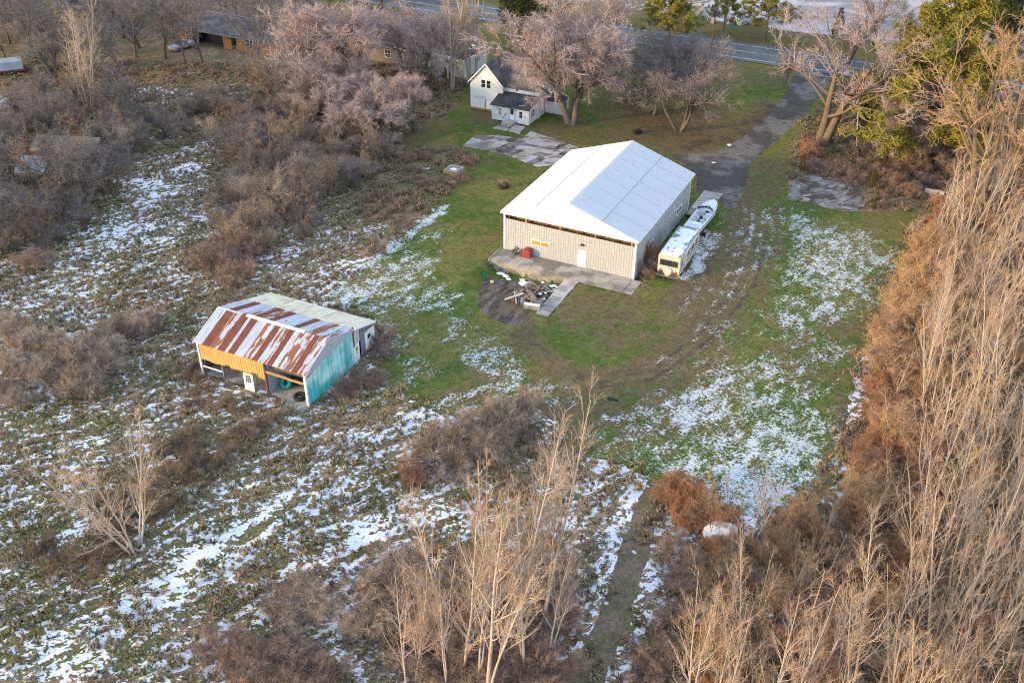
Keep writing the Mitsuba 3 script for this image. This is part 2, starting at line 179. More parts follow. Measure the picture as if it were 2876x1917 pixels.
TREES = [['twinbig', 8.79, 141.17, 19.93, 1.1, 'large bare tree with twin trunks and a pinkish fine-twigged crown right of the white farmhouse'],['spread', -22.51, 150.77, 15.5, 1.3, 'broad pink-crowned bare tree at the left of the cluster before the long house'],['spread', -14.16, 156.47, 12.8, 0.7, 'pink-crowned bare tree nearest the farmhouse, before the white-ended long house'],['mid', 59.62, 171.42, 9.9, 0.9, 'pinkish bare tree at the near road edge right of the drive mouth'],['mid', 67.03, 165.51, 12.17, 0.9, 'pinkish bare tree by the road in front of the big pine'],['spread2', -18.78, 159.91, 13.93, 1.2, 'forked pink-crowned bare tree directly in front of the long low house'],['spread', -14.05, 137.96, 8.93, 1.0, 'greyer wide bare tree whose drooping twigs reach toward the farmhouse front yard'],['spread2', -19.79, 134.0, 8.58, 1.2, 'low grey-pink bare tree in front of the pink-crowned cluster, above the weedy yard edge'],['spread2', -27.9, 142.78, 10.86, 1.2, 'bare pinkish tree at the left foot of the pink-crowned cluster'],['limby', 45.19, 133.69, 21.69, 1.15, 'tall gnarled bare tree with two heavy ochre limbs beside the gravel drive'],['limby2', 58.12, 109.74, 24.68, 1.0, 'tall many-limbed bare tree with yellowish limbs above the pale poplar stand'],['spread', 56.01, 128.54, 11.01, 0.75, 'bare tree with leaning grey trunk between the junipers and the big pine'],['spread2', 61.17, 129.12, 12.06, 0.8, 'bare tree with an ochre leaning trunk behind the right-hand thicket'],['poplarbig', -7.33, 161.33, 20.71, 1.0, 'tall pale poplar with orange upper stems behind the gap left of the farmhouse'],['poplarbig', -10.56, 156.78, 18.39, 1.0, 'second pale poplar just left of the orange-topped one by the long low house'],['poplarmulti', -66.65, 145.74, 16.22, 1.0, 'pale many-stemmed bare tree before the dark upper left woods'],['poplar', -69.15, 153.43, 13.62, 1.0, 'slim pale bare tree close behind the many-stemmed one at upper left'],['poplarmulti', -28.23, 51.75, 12.34, 1.25, 'lone pale multi-stemmed bare tree in the snowy lower left field'],['darktree', -54.47, 108.69, 9.83, 1.15, 'dark grey spreading bare tree with a leaning trunk by the derelict shed roofs'],['darktree', -61.89, 111.32, 8.17, 1.1, 'dark spreading bare tree at the left edge below the derelict sheds'],['darktree', -58.89, 100.68, 9.35, 1.1, 'low dark bare tree at the left edge beside the snowy strip'],['grey', -62.65, 172.04, 13.17, 1.0, 'dark-trunked bare tree in front of the brick ranch house, left of three'],['grey', -58.43, 169.37, 13.82, 1.0, 'dark-trunked bare tree in front of the brick ranch house, middle of three'],['grey', -54.94, 168.47, 15.46, 1.0, 'thick dark-trunked bare tree in front of the brick ranch house, right of three'],['grey', -43.28, 162.05, 16.97, 1.0, 'straight dark bare tree before the right part of the brick ranch house'],['grey', -38.51, 176.61, 15.24, 1.0, 'tall bare tree at the right end of the brick ranch house'],['mid', 24.98, 138.81, 13.39, 1.2, 'bare tree on the brown grass between the house tree and the drive, front one'],['mid', 21.87, 145.81, 11.99, 1.2, 'bare tree just behind and left of the front one on the brown yard grass'],['mid', 18.27, 151.11, 11.47, 1.1, 'bare tree close to the right side of the big house tree'],['mid', 29.67, 151.99, 9.62, 1.1, 'bare tree in front of the utility pole'],['mid', 26.25, 155.49, 10.31, 1.1, 'rear bare tree of the small yard grove before the road'],['mid', 45.49, 159.24, 6.59, 0.5, 'thin bare tree on the verge where the drive meets the road'],['grey', 65.14, 174.1, 16.56, 1.0, 'bare tree behind the road between the gnarled tree and the big pine'],['sapling', -30.25, 121.21, 8.57, 1.0, 'slender grey sapling standing above the brush left of the weedy yard edge'],['sapling', -33.53, 122.17, 8.61, 1.6, 'orange-tipped sapling in the brush left of the pink tree cluster'],['sapling', -30.37, 132.43, 6.82, 1.6, 'orange-tipped sapling behind the slender grey one'],['sapling', -39.19, 132.25, 6.5, 1.3, 'thin sapling near the upper snow strip'],['poplarfg', -1.44, 39.08, 20.36, 1.0, 'tallest pale poplar of the foreground clump, its white trunk reaching the bottom edge'],['poplarfg', -0.15, 41.8, 21.03, 0.9, 'pale poplar with twin leaders at the top of the foreground clump'],['poplarfg', 2.08, 44.36, 20.95, 0.8, 'slender poplar leaning right whose tip crosses onto the mown lawn'],['poplarfg', -3.45, 41.08, 17.4, 0.9, 'orange-tipped poplar on the left shoulder of the foreground clump'],['poplarfg', -6.38, 40.03, 11.75, 0.9, 'short pale poplar at the lower left of the foreground clump'],['poplarfg', -5.88, 40.88, 9.59, 0.8, 'slim forked poplar beside the short one at lower left of the foreground clump'],['poplarfg', -2.38, 39.4, 15.35, 0.8, 'mid-height poplar in the middle of the foreground clump'],['poplarfg', 1.0, 40.1, 16.05, 0.9, 'mid-height poplar at the right of the foreground clump'],['poplarfg', -0.89, 42.5, 17.82, 0.8, 'thin poplar behind the tallest trunk of the foreground clump'],['poplarfg', -2.1, 43.58, 14.55, 0.7, 'thin orange poplar at the back of the foreground clump'],['poplarfg', 2.32, 41.83, 12.72, 0.8, 'low poplar on the right flank of the foreground clump'],['poplarfg', -4.19, 39.06, 10.83, 0.9, 'poplar at the bottom edge left of the white trunk'],['poplarfg', 14.38, 37.95, 15.47, 0.8, 'pale forked poplar in front of the snow-topped heap at lower right'],['poplarfg', 16.45, 36.72, 13.59, 0.8, 'thin poplar right of the forked one in the lower right thicket'],['poplarfg', 11.33, 37.92, 12.24, 0.8, 'thin rust-tinted poplar at the left of the lower right thicket'],['poplarfg', 18.4, 38.62, 12.97, 0.8, 'slim leaning poplar in the middle of the lower right thicket'],['poplarfg', 19.69, 36.15, 8.96, 0.8, 'short pale poplar at the bottom edge of the lower right thicket'],['poplarfg', 21.76, 37.7, 17.56, 0.8, 'tall pale poplar at the front corner of the right-hand stand'],['poplarfg', 12.78, 36.69, 11.15, 0.8, 'orange sapling at the bottom edge left of the forked poplar'],['pine', 57.36, 126.24, 25.67, 1.35, 'large yellow-green pine at upper right behind the gnarled tree'],['pine', 93.44, 180.14, 18.42, 1.3, 'dark yellow-green pine in the upper right corner'],['pine', 90.3, 188.52, 18.25, 1.2, 'tall pine behind the upper right tangle of bare trees'],['pine', 29.27, 183.95, 13.81, 1.3, 'spreading pine on the near side of the road above the yard grove'],['pine2', 40.71, 190.1, 11.4, 0.9, 'open-branched pine directly behind the utility pole'],['pine2', 47.9, 185.89, 12.77, 1.2, 'full pine on the verge across the road from the drive'],['pine', 62.19, 187.74, 5.75, 0.8, 'dark small conifer at the edge of the pale gravel lot'],['pine', 7.14, 177.83, 13.86, 0.9, 'dark pine hidden behind the crown of the big house tree'],['arbor', -0.3, 187.46, 10.11, 1.2, 'dark columnar evergreen behind the farmhouse roof'],['arbor', 1.96, 186.07, 9.67, 1.2, 'second dark columnar evergreen beside the first behind the farmhouse'],['pine', 53.77, 134.21, 4.96, 2.2, 'low yellow-green pine bough clump left of the leaning grey trunk'],['pine', 51.74, 133.83, 3.26, 1.6, 'low spreading yellow-green pine above the junipers'],['juniper', 47.65, 118.46, 2.12, 1.0, 'olive juniper at the right corner of the ruined slab'],['juniper', 45.96, 112.03, 1.52, 0.9, 'small brown juniper on the lawn edge beyond the ruined slab'],['juniper', 39.53, 123.17, 2.92, 0.6, 'narrow rusty juniper left of the ruined slab'],['juniper', 43.47, 126.73, 1.43, 0.6, 'tiny rusty juniper behind the ruined slab'],['juniper', 44.64, 124.77, 1.48, 0.6, 'tiny green juniper behind the ruined slab, right of the rusty one']]
BUSHES = [['bush', -43.78, 74.67, 2.05, 'dense grey-brown bush in the big clump left of the rusty-roofed shed', 'big brush clump left of the shed'],['bush', -42.27, 76.15, 2.05, 'dense grey-brown bush in the big clump left of the rusty-roofed shed', 'big brush clump left of the shed'],['bush', -38.85, 73.67, 2.05, 'dense grey-brown bush in the big clump left of the rusty-roofed shed', 'big brush clump left of the shed'],['bush', -39.58, 71.25, 2.05, 'dense grey-brown bush in the big clump left of the rusty-roofed shed', 'big brush clump left of the shed'],['bush', -39.19, 76.93, 2.05, 'dense grey-brown bush in the big clump left of the rusty-roofed shed', 'big brush clump left of the shed'],['bush', -41.85, 72.93, 2.05, 'dense grey-brown bush in the big clump left of the rusty-roofed shed', 'big brush clump left of the shed'],['bush', -40.46, 75.8, 2.05, 'dense grey-brown bush in the big clump left of the rusty-roofed shed', 'big brush clump left of the shed'],['bush', -39.3, 81.61, 1.7, 'grey-brown bush in the upper tail of the brush clump left of the shed', 'upper tail of the brush clump'],['bush', -40.71, 79.98, 1.7, 'grey-brown bush in the upper tail of the brush clump left of the shed', 'upper tail of the brush clump'],['bush', -38.75, 83.26, 1.7, 'grey-brown bush in the upper tail of the brush clump left of the shed', 'upper tail of the brush clump'],['bush', -36.76, 81.24, 1.7, 'grey-brown bush in the upper tail of the brush clump left of the shed', 'upper tail of the brush clump'],['bush2', -33.46, 95.6, 2.0, 'reddish-grey bush in the round thicket above the shed', 'round thicket above the shed'],['bush2', -31.04, 97.92, 2.0, 'reddish-grey bush in the round thicket above the shed', 'round thicket above the shed'],['bush2', -30.76, 92.66, 2.0, 'reddish-grey bush in the round thicket above the shed', 'round thicket above the shed'],['bush2', -34.77, 96.81, 2.0, 'reddish-grey bush in the round thicket above the shed', 'round thicket above the shed'],['bush2', -33.58, 100.02, 2.0, 'reddish-grey bush in the round thicket above the shed', 'round thicket above the shed'],['bush', -30.75, 110.62, 2.5, 'tall grey bush in the diagonal hedge of brush above the shed', 'diagonal brush hedge'],['bush', -30.17, 115.87, 2.5, 'tall grey bush in the diagonal hedge of brush above the shed', 'diagonal brush hedge'],['bush', -30.77, 105.73, 2.5, 'tall grey bush in the diagonal hedge of brush above the shed', 'diagonal brush hedge'],['bush', -32.21, 102.82, 2.5, 'tall grey bush in the diagonal hedge of brush above the shed', 'diagonal brush hedge'],['bush', -27.46, 110.68, 2.5, 'tall grey bush in the diagonal hedge of brush above the shed', 'diagonal brush hedge'],['bush', -32.2, 122.93, 2.5, 'tall grey bush in the diagonal hedge of brush above the shed', 'diagonal brush hedge'],['bush', -34.2, 118.56, 2.5, 'tall grey bush in the diagonal hedge of brush above the shed', 'diagonal brush hedge'],['bush', -35.37, 113.76, 2.5, 'tall grey bush in the diagonal hedge of brush above the shed', 'diagonal brush hedge'],['bush', -48.6, 148.53, 2.2, 'dark bush beside the upper snow patch', 'brush by the upper snow patch'],['bush', -47.83, 152.25, 2.2, 'dark bush beside the upper snow patch', 'brush by the upper snow patch'],['bush', -44.56, 146.24, 2.2, 'dark bush beside the upper snow patch', 'brush by the upper snow patch'],['bush', -49.14, 144.2, 2.2, 'dark bush beside the upper snow patch', 'brush by the upper snow patch'],['bush', -50.48, 81.44, 1.6, 'brown bush at the left edge of the snowy field', 'brush at the left edge'],['bush', -47.9, 78.71, 1.6, 'brown bush at the left edge of the snowy field', 'brush at the left edge'],['bush', -48.06, 74.97, 1.6, 'brown bush at the left edge of the snowy field', 'brush at the left edge'],['bush', -44.47, 69.52, 1.6, 'brown bush at the left edge of the snowy field', 'brush at the left edge'],['bush', -46.72, 71.49, 1.6, 'brown bush at the left edge of the snowy field', 'brush at the left edge'],['bush', -45.69, 74.28, 1.6, 'brown bush at the left edge of the snowy field', 'brush at the left edge'],['bush2', -14.09, 79.98, 1.3, 'dry brown bush at the right end of the shed', 'bushes at the shed end'],['bush2', -13.07, 80.94, 1.3, 'dry brown bush at the right end of the shed', 'bushes at the shed end'],['bush2', -12.59, 78.29, 1.3, 'dry brown bush at the right end of the shed', 'bushes at the shed end'],['bush2', -14.08, 74.36, 1.1, 'low brown bramble along the teal shed wall', 'brambles along the teal wall'],['bush2', -12.83, 73.32, 1.1, 'low brown bramble along the teal shed wall', 'brambles along the teal wall'],['bush2', -14.78, 72.6, 1.1, 'low brown bramble along the teal shed wall', 'brambles along the teal wall'],['bush2', -15.52, 71.57, 1.1, 'low brown bramble along the teal shed wall', 'brambles along the teal wall'],['bush', -2.64, 65.67, 2.3, 'dark grey-brown bush behind the foreground poplars', 'brush behind the foreground poplars'],['bush', -4.61, 63.3, 2.3, 'dark grey-brown bush behind the foreground poplars', 'brush behind the foreground poplars'],['bush', -0.93, 66.3, 2.3, 'dark grey-brown bush behind the foreground poplars', 'brush behind the foreground poplars'],['bush', -3.11, 63.03, 2.3, 'dark grey-brown bush behind the foreground poplars', 'brush behind the foreground poplars'],['bush', -6.0, 61.86, 2.3, 'dark grey-brown bush behind the foreground poplars', 'brush behind the foreground poplars'],['bush', -1.27, 63.63, 2.3, 'dark grey-brown bush behind the foreground poplars', 'brush behind the foreground poplars'],['bush', 0.21, 67.24, 2.3, 'dark grey-brown bush behind the foreground poplars', 'brush behind the foreground poplars'],['rust', -8.46, 60.73, 1.3, 'rusty-brown lone bush in the snow left of the foreground poplars', 'rusty bush in the snow'],['rust', -8.15, 59.39, 1.3, 'rusty-brown lone bush in the snow left of the foreground poplars', 'rusty bush in the snow'],['bush', -16.03, 46.29, 1.5, 'grey-brown bush in the snow at the bottom centre-left', 'bush group in the snow'],['bush', -14.66, 47.22, 1.5, 'grey-brown bush in the snow at the bottom centre-left', 'bush group in the snow'],['bush', -14.98, 44.87, 1.5, 'grey-brown bush in the snow at the bottom centre-left', 'bush group in the snow'],['bush', -13.62, 45.73, 1.5, 'grey-brown bush in the snow at the bottom centre-left', 'bush group in the snow'],['bush2', -17.65, 41.46, 1.6, 'brown bush in the mass at the bottom edge left of centre', 'brush mass at the bottom edge'],['bush2', -15.77, 40.79, 1.6, 'brown bush in the mass at the bottom edge left of centre', 'brush mass at the bottom edge'],['bush2', -13.51, 40.98, 1.6, 'brown bush in the mass at the bottom edge left of centre', 'brush mass at the bottom edge'],['bush2', -19.02, 42.33, 1.6, 'brown bush in the mass at the bottom edge left of centre', 'brush mass at the bottom edge'],['bush2', -15.52, 42.36, 1.6, 'brown bush in the mass at the bottom edge left of centre', 'brush mass at the bottom edge'],['bush2', -16.36, 39.6, 1.6, 'brown bush in the mass at the bottom edge left of centre', 'brush mass at the bottom edge'],['bush2', -13.76, 39.3, 1.6, 'brown bush in the mass at the bottom edge left of centre', 'brush mass at the bottom edge'],['bush2', -12.16, 39.81, 1.6, 'brown bush in the mass at the bottom edge left of centre', 'brush mass at the bottom edge'],['bush', -8.65, 45.01, 2.0, 'brown bush at the left foot of the foreground poplars', 'brush left of the foreground poplars'],['bush', -9.47, 46.75, 2.0, 'brown bush at the left foot of the foreground poplars', 'brush left of the foreground poplars'],['bush', -7.76, 48.19, 2.0, 'brown bush at the left foot of the foreground poplars', 'brush left of the foreground poplars'],['bush', -9.61, 44.24, 2.0, 'brown bush at the left foot of the foreground poplars', 'brush left of the foreground poplars'],['bush', -8.02, 46.17, 2.0, 'brown bush at the left foot of the foreground poplars', 'brush left of the foreground poplars'],['bush', -6.42, 45.41, 2.0, 'brown bush at the left foot of the foreground poplars', 'brush left of the foreground poplars'],['bush', -5.31, 46.99, 2.0, 'brown bush at the left foot of the foreground poplars', 'brush left of the foreground poplars'],['bush', -5.69, 43.91, 2.0, 'brown bush at the left foot of the foreground poplars', 'brush left of the foreground poplars'],['bush2', -3.38, 45.44, 2.0, 'reddish-brown undergrowth bush among the foreground poplars', 'undergrowth of the foreground poplars'],['bush2', -1.53, 44.7, 2.0, 'reddish-brown undergrowth bush among the foreground poplars', 'undergrowth of the foreground poplars'],['bush2', 0.27, 46.26, 2.0, 'reddish-brown undergrowth bush among the foreground poplars', 'undergrowth of the foreground poplars'],['bush2', 2.12, 46.28, 2.0, 'reddish-brown undergrowth bush among the foreground poplars', 'undergrowth of the foreground poplars'],['bush2', -0.68, 48.67, 2.0, 'reddish-brown undergrowth bush among the foreground poplars', 'undergrowth of the foreground poplars'],['bush2', -2.88, 48.24, 2.0, 'reddish-brown undergrowth bush among the foreground poplars', 'undergrowth of the foreground poplars'],['bush2', 1.86, 49.54, 2.0, 'reddish-brown undergrowth bush among the foreground poplars', 'undergrowth of the foreground poplars'],['bush2', 0.58, 43.24, 2.0, 'reddish-brown undergrowth bush among the foreground poplars', 'undergrowth of the foreground poplars'],['bush2', 2.98, 44.37, 2.0, 'reddish-brown undergrowth bush among the foreground poplars', 'undergrowth of the foreground poplars'],['bush2', -3.53, 42.48, 2.0, 'reddish-brown undergrowth bush among the foreground poplars', 'undergrowth of the foreground poplars'],['bush2', -1.16, 41.44, 2.0, 'reddish-brown undergrowth bush among the foreground poplars', 'undergrowth of the foreground poplars'],['bush2', 1.44, 41.12, 2.0, 'reddish-brown undergrowth bush among the foreground poplars', 'undergrowth of the foreground poplars'],['bush2', -4.6, 41.07, 2.0, 'reddish-brown undergrowth bush among the foreground poplars', 'undergrowth of the foreground poplars'],['bush2', -2.55, 40.07, 2.0, 'reddish-brown undergrowth bush among the foreground poplars', 'undergrowth of the foreground poplars'],['bush2', -0.27, 39.42, 2.0, 'reddish-brown undergrowth bush among the foreground poplars', 'undergrowth of the foreground poplars'],['bush2', 2.27, 39.45, 2.0, 'reddish-brown undergrowth bush among the foreground poplars', 'undergrowth of the foreground poplars'],['bush2', -6.75, 42.45, 2.0, 'reddish-brown undergrowth bush among the foreground poplars', 'undergrowth of the foreground poplars'],['bramble', -29.03, 52.97, 1.5, 'low dark bramble in the lower left field', 'low brambles in the lower left field'],['bramble', -31.02, 53.88, 1.5, 'low dark bramble in the lower left field', 'low brambles in the lower left field'],['bramble', -31.23, 51.72, 1.5, 'low dark bramble in the lower left field', 'low brambles in the lower left field'],['bramble', -28.6, 56.33, 1.5, 'low dark bramble in the lower left field', 'low brambles in the lower left field'],['bramble', -27.28, 57.1, 1.5, 'low dark bramble in the lower left field', 'low brambles in the lower left field'],['bramble', -30.76, 55.08, 1.5, 'low dark bramble in the lower left field', 'low brambles in the lower left field'],['bramble', -31.11, 49.62, 1.5, 'low dark bramble in the lower left field', 'low brambles in the lower left field'],['bramble', -33.04, 50.46, 1.5, 'low dark bramble in the lower left field', 'low brambles in the lower left field'],['bramble', -32.15, 58.06, 1.5, 'low dark bramble in the lower left field', 'low brambles in the lower left field'],['bramble', -30.03, 59.13, 1.5, 'low dark bramble in the lower left field', 'low brambles in the lower left field'],['bramble', -27.83, 61.32, 1.5, 'low dark bramble in the lower left field', 'low brambles in the lower left field'],['bramble', -26.07, 60.25, 1.5, 'low dark bramble in the lower left field', 'low brambles in the lower left field'],['bramble', -24.85, 62.48, 1.5, 'low dark bramble in the lower left field', 'low brambles in the lower left field'],['bramble', -29.6, 63.56, 1.5, 'low dark bramble in the lower left field', 'low brambles in the lower left field'],['bramble', -23.19, 64.82, 1.5, 'low dark bramble in the lower left field', 'low brambles in the lower left field'],['bramble', -21.45, 67.27, 1.5, 'low dark bramble in the lower left field', 'low brambles in the lower left field'],['bramble', -35.84, 51.76, 1.5, 'low dark bramble in the lower left field', 'low brambles in the lower left field'],['bramble', -27.33, 64.76, 1.5, 'low dark bramble in the lower left field', 'low brambles in the lower left field'],['rust', 13.79, 56.82, 1.7, 'rust-brown bush where the mown track leaves the lawn', 'rust-brown bushes by the track'],['rust', 13.02, 57.56, 1.7, 'rust-brown bush where the mown track leaves the lawn', 'rust-brown bushes by the track'],['rust', 14.77, 55.35, 1.7, 'rust-brown bush where the mown track leaves the lawn', 'rust-brown bushes by the track'],['rust', 16.23, 54.89, 1.7, 'rust-brown bush where the mown track leaves the lawn', 'rust-brown bushes by the track'],['rust', 13.2, 55.09, 1.7, 'rust-brown bush where the mown track leaves the lawn', 'rust-brown bushes by the track'],['rust', 14.68, 58.09, 1.7, 'rust-brown bush where the mown track leaves the lawn', 'rust-brown bushes by the track'],['rust', 34.19, 72.24, 1.9, 'dark rust-brown bush along the right edge of the lawn', 'rust-brown brush along the right lawn edge'],['rust', 36.39, 73.99, 1.9, 'dark rust-brown bush along the right edge of the lawn', 'rust-brown brush along the right lawn edge'],['rust', 35.7, 68.32, 1.9, 'dark rust-brown bush along the right edge of the lawn', 'rust-brown brush along the right lawn edge'],['rust', 32.37, 65.22, 1.9, 'dark rust-brown bush along the right edge of the lawn', 'rust-brown brush along the right lawn edge'],['rust', 33.02, 62.62, 1.9, 'dark rust-brown bush along the right edge of the lawn', 'rust-brown brush along the right lawn edge'],['rust', 33.91, 60.43, 1.9, 'dark rust-brown bush along the right edge of the lawn', 'rust-brown brush along the right lawn edge'],['rust', 29.24, 59.31, 1.9, 'dark rust-brown bush along the right edge of the lawn', 'rust-brown brush along the right lawn edge'],['rust', 29.69, 56.25, 1.9, 'dark rust-brown bush along the right edge of the lawn', 'rust-brown brush along the right lawn edge'],['rust', 30.92, 55.29, 1.9, 'dark rust-brown bush along the right edge of the lawn', 'rust-brown brush along the right lawn edge'],['rust', 30.61, 62.59, 1.9, 'dark rust-brown bush along the right edge of the lawn', 'rust-brown brush along the right lawn edge'],['rust', 34.23, 68.62, 1.9, 'dark rust-brown bush along the right edge of the lawn', 'rust-brown brush along the right lawn edge'],['rust', 32.66, 67.97, 1.9, 'dark rust-brown bush along the right edge of the lawn', 'rust-brown brush along the right lawn edge'],['rust', 34.73, 64.36, 1.9, 'dark rust-brown bush along the right edge of the lawn', 'rust-brown brush along the right lawn edge'],['tan', 44.16, 92.61, 2.1, 'tall sunlit tan bush on the right edge of the lawn', 'sunlit tan brush on the right lawn edge'],['tan', 40.72, 86.59, 2.1, 'tall sunlit tan bush on the right edge of the lawn', 'sunlit tan brush on the right lawn edge'],['tan', 47.39, 97.66, 2.1, 'tall sunlit tan bush on the right edge of the lawn', 'sunlit tan brush on the right lawn edge'],['tan', 37.51, 80.72, 2.1, 'tall sunlit tan bush on the right edge of the lawn', 'sunlit tan brush on the right lawn edge'],['tan', 42.94, 87.95, 2.1, 'tall sunlit tan bush on the right edge of the lawn', 'sunlit tan brush on the right lawn edge'],['tan', 35.3, 75.76, 2.1, 'tall sunlit tan bush on the right edge of the lawn', 'sunlit tan brush on the right lawn edge'],['tan', 39.9, 82.36, 2.1, 'tall sunlit tan bush on the right edge of the lawn', 'sunlit tan brush on the right lawn edge'],['tan', 37.01, 76.89, 2.1, 'tall sunlit tan bush on the right edge of the lawn', 'sunlit tan brush on the right lawn edge'],['tan', 45.83, 92.15, 2.1, 'tall sunlit tan bush on the right edge of the lawn', 'sunlit tan brush on the right lawn edge'],['tan', 50.05, 102.55, 2.1, 'tall sunlit tan bush on the right edge of the lawn', 'sunlit tan brush on the right lawn edge'],['tan', 28.66, 57.75, 2.1, 'tall sunlit tan bush on the right edge of the lawn', 'sunlit tan brush on the right lawn edge'],['tan', 27.51, 56.23, 2.1, 'tall sunlit tan bush on the right edge of the lawn', 'sunlit tan brush on the right lawn edge'],['tan', 44.97, 88.43, 2.1, 'tall sunlit tan bush on the right edge of the lawn', 'sunlit tan brush on the right lawn edge'],['tan', 41.75, 83.21, 2.1, 'tall sunlit tan bush on the right edge of the lawn', 'sunlit tan brush on the right lawn edge'],['dome', -21.24, 140.51, 1.2, 'grey weed mound under the pink-crowned trees', 'weed mounds under the pink trees'],['dome', -17.73, 132.7, 1.2, 'grey weed mound under the pink-crowned trees', 'weed mounds under the pink trees'],['bush2', -13.35, 122.57, 1.0, 'dry weed clump around the overgrown stone ring', 'weeds around the stone ring'],['bush2', -11.17, 129.55, 1.0, 'dry weed clump around the overgrown stone ring', 'weeds around the stone ring'],['bush2', -7.71, 128.82, 1.0, 'dry weed clump around the overgrown stone ring', 'weeds around the stone ring'],['bush2', -5.73, 125.73, 1.0, 'dry weed clump around the overgrown stone ring', 'weeds around the stone ring'],['bush2', -6.96, 119.79, 1.0, 'dry weed clump around the overgrown stone ring', 'weeds around the stone ring'],['bush2', -11.24, 118.3, 1.0, 'dry weed clump around the overgrown stone ring', 'weeds around the stone ring'],['bush2', -14.6, 126.32, 1.0, 'dry weed clump around the overgrown stone ring', 'weeds around the stone ring'],['rust', 42.84, 131.49, 1.6, 'reddish brush at the foot of the gnarled tree by the drive', 'brush at the foot of the gnarled tree'],['rust', 42.97, 129.07, 1.6, 'reddish brush at the foot of the gnarled tree by the drive', 'brush at the foot of the gnarled tree'],['rust', 41.4, 128.24, 1.6, 'reddish brush at the foot of the gnarled tree by the drive', 'brush at the foot of the gnarled tree'],['bush2', 45.82, 120.11, 1.5, 'brown weedy bush beyond the ruined slab', 'weedy brush beyond the ruined slab'],['bush2', 44.86, 122.98, 1.5, 'brown weedy bush beyond the ruined slab', 'weedy brush beyond the ruined slab'],['bush2', 48.17, 123.05, 1.5, 'brown weedy bush beyond the ruined slab', 'weedy brush beyond the ruined slab'],['bush2', 50.67, 118.79, 1.5, 'brown weedy bush beyond the ruined slab', 'weedy brush beyond the ruined slab'],['bush2', 49.81, 121.62, 1.5, 'brown weedy bush beyond the ruined slab', 'weedy brush beyond the ruined slab'],['bush2', 52.07, 116.08, 1.5, 'brown weedy bush beyond the ruined slab', 'weedy brush beyond the ruined slab'],['bush2', 52.68, 123.14, 1.5, 'brown weedy bush beyond the ruined slab', 'weedy brush beyond the ruined slab'],['bush2', 43.26, 123.69, 1.5, 'brown weedy bush beyond the ruined slab', 'weedy brush beyond the ruined slab'],['bush2', 41.64, 124.41, 1.5, 'brown weedy bush beyond the ruined slab', 'weedy brush beyond the ruined slab'],['bush', -27.21, 132.5, 2.0, 'grey brush in the tangle in front of the pink-crowned trees', 'tangle in front of the pink trees'],['bush', -23.96, 127.7, 2.0, 'grey brush in the tangle in front of the pink-crowned trees', 'tangle in front of the pink trees'],['bush', -29.02, 126.81, 2.0, 'grey brush in the tangle in front of the pink-crowned trees', 'tangle in front of the pink trees'],['bush', -20.68, 121.69, 2.0, 'grey brush in the tangle in front of the pink-crowned trees', 'tangle in front of the pink trees'],['bush', -24.23, 121.62, 2.0, 'grey brush in the tangle in front of the pink-crowned trees', 'tangle in front of the pink trees'],['bush', -26.43, 117.31, 2.0, 'grey brush in the tangle in front of the pink-crowned trees', 'tangle in front of the pink trees'],['bush', -21.72, 129.33, 2.0, 'grey brush in the tangle in front of the pink-crowned trees', 'tangle in front of the pink trees'],['bush', -28.41, 118.67, 2.0, 'grey brush in the tangle in front of the pink-crowned trees', 'tangle in front of the pink trees'],['bush2', 12.62, 50.95, 1.4, 'low brown bush along the right side of the mown track', 'low brush right of the mown track'],['bush2', 10.9, 45.21, 1.4, 'low brown bush along the right side of the mown track', 'low brush right of the mown track'],['bush2', 9.6, 41.9, 1.4, 'low brown bush along the right side of the mown track', 'low brush right of the mown track'],['bush2', 8.79, 39.84, 1.4, 'low brown bush along the right side of the mown track', 'low brush right of the mown track'],['bush2', 12.73, 48.4, 1.4, 'low brown bush along the right side of the mown track', 'low brush right of the mown track'],['bramble', -30.06, 73.09, 1.0, 'brown weed clump in front of the open shed bays', 'weeds in front of the shed'],['bramble', -28.46, 71.73, 1.0, 'brown weed clump in front of the open shed bays', 'weeds in front of the shed'],['bramble', -26.74, 69.76, 1.0, 'brown weed clump in front of the open shed bays', 'weeds in front of the shed'],['bramble', -24.73, 68.81, 1.0, 'brown weed clump in front of the open shed bays', 'weeds in front of the shed'],['bramble', -31.07, 75.21, 1.0, 'brown weed clump in front of the open shed bays', 'weeds in front of the shed'],['bramble', -28.71, 69.73, 1.0, 'brown weed clump in front of the open shed bays', 'weeds in front of the shed']]
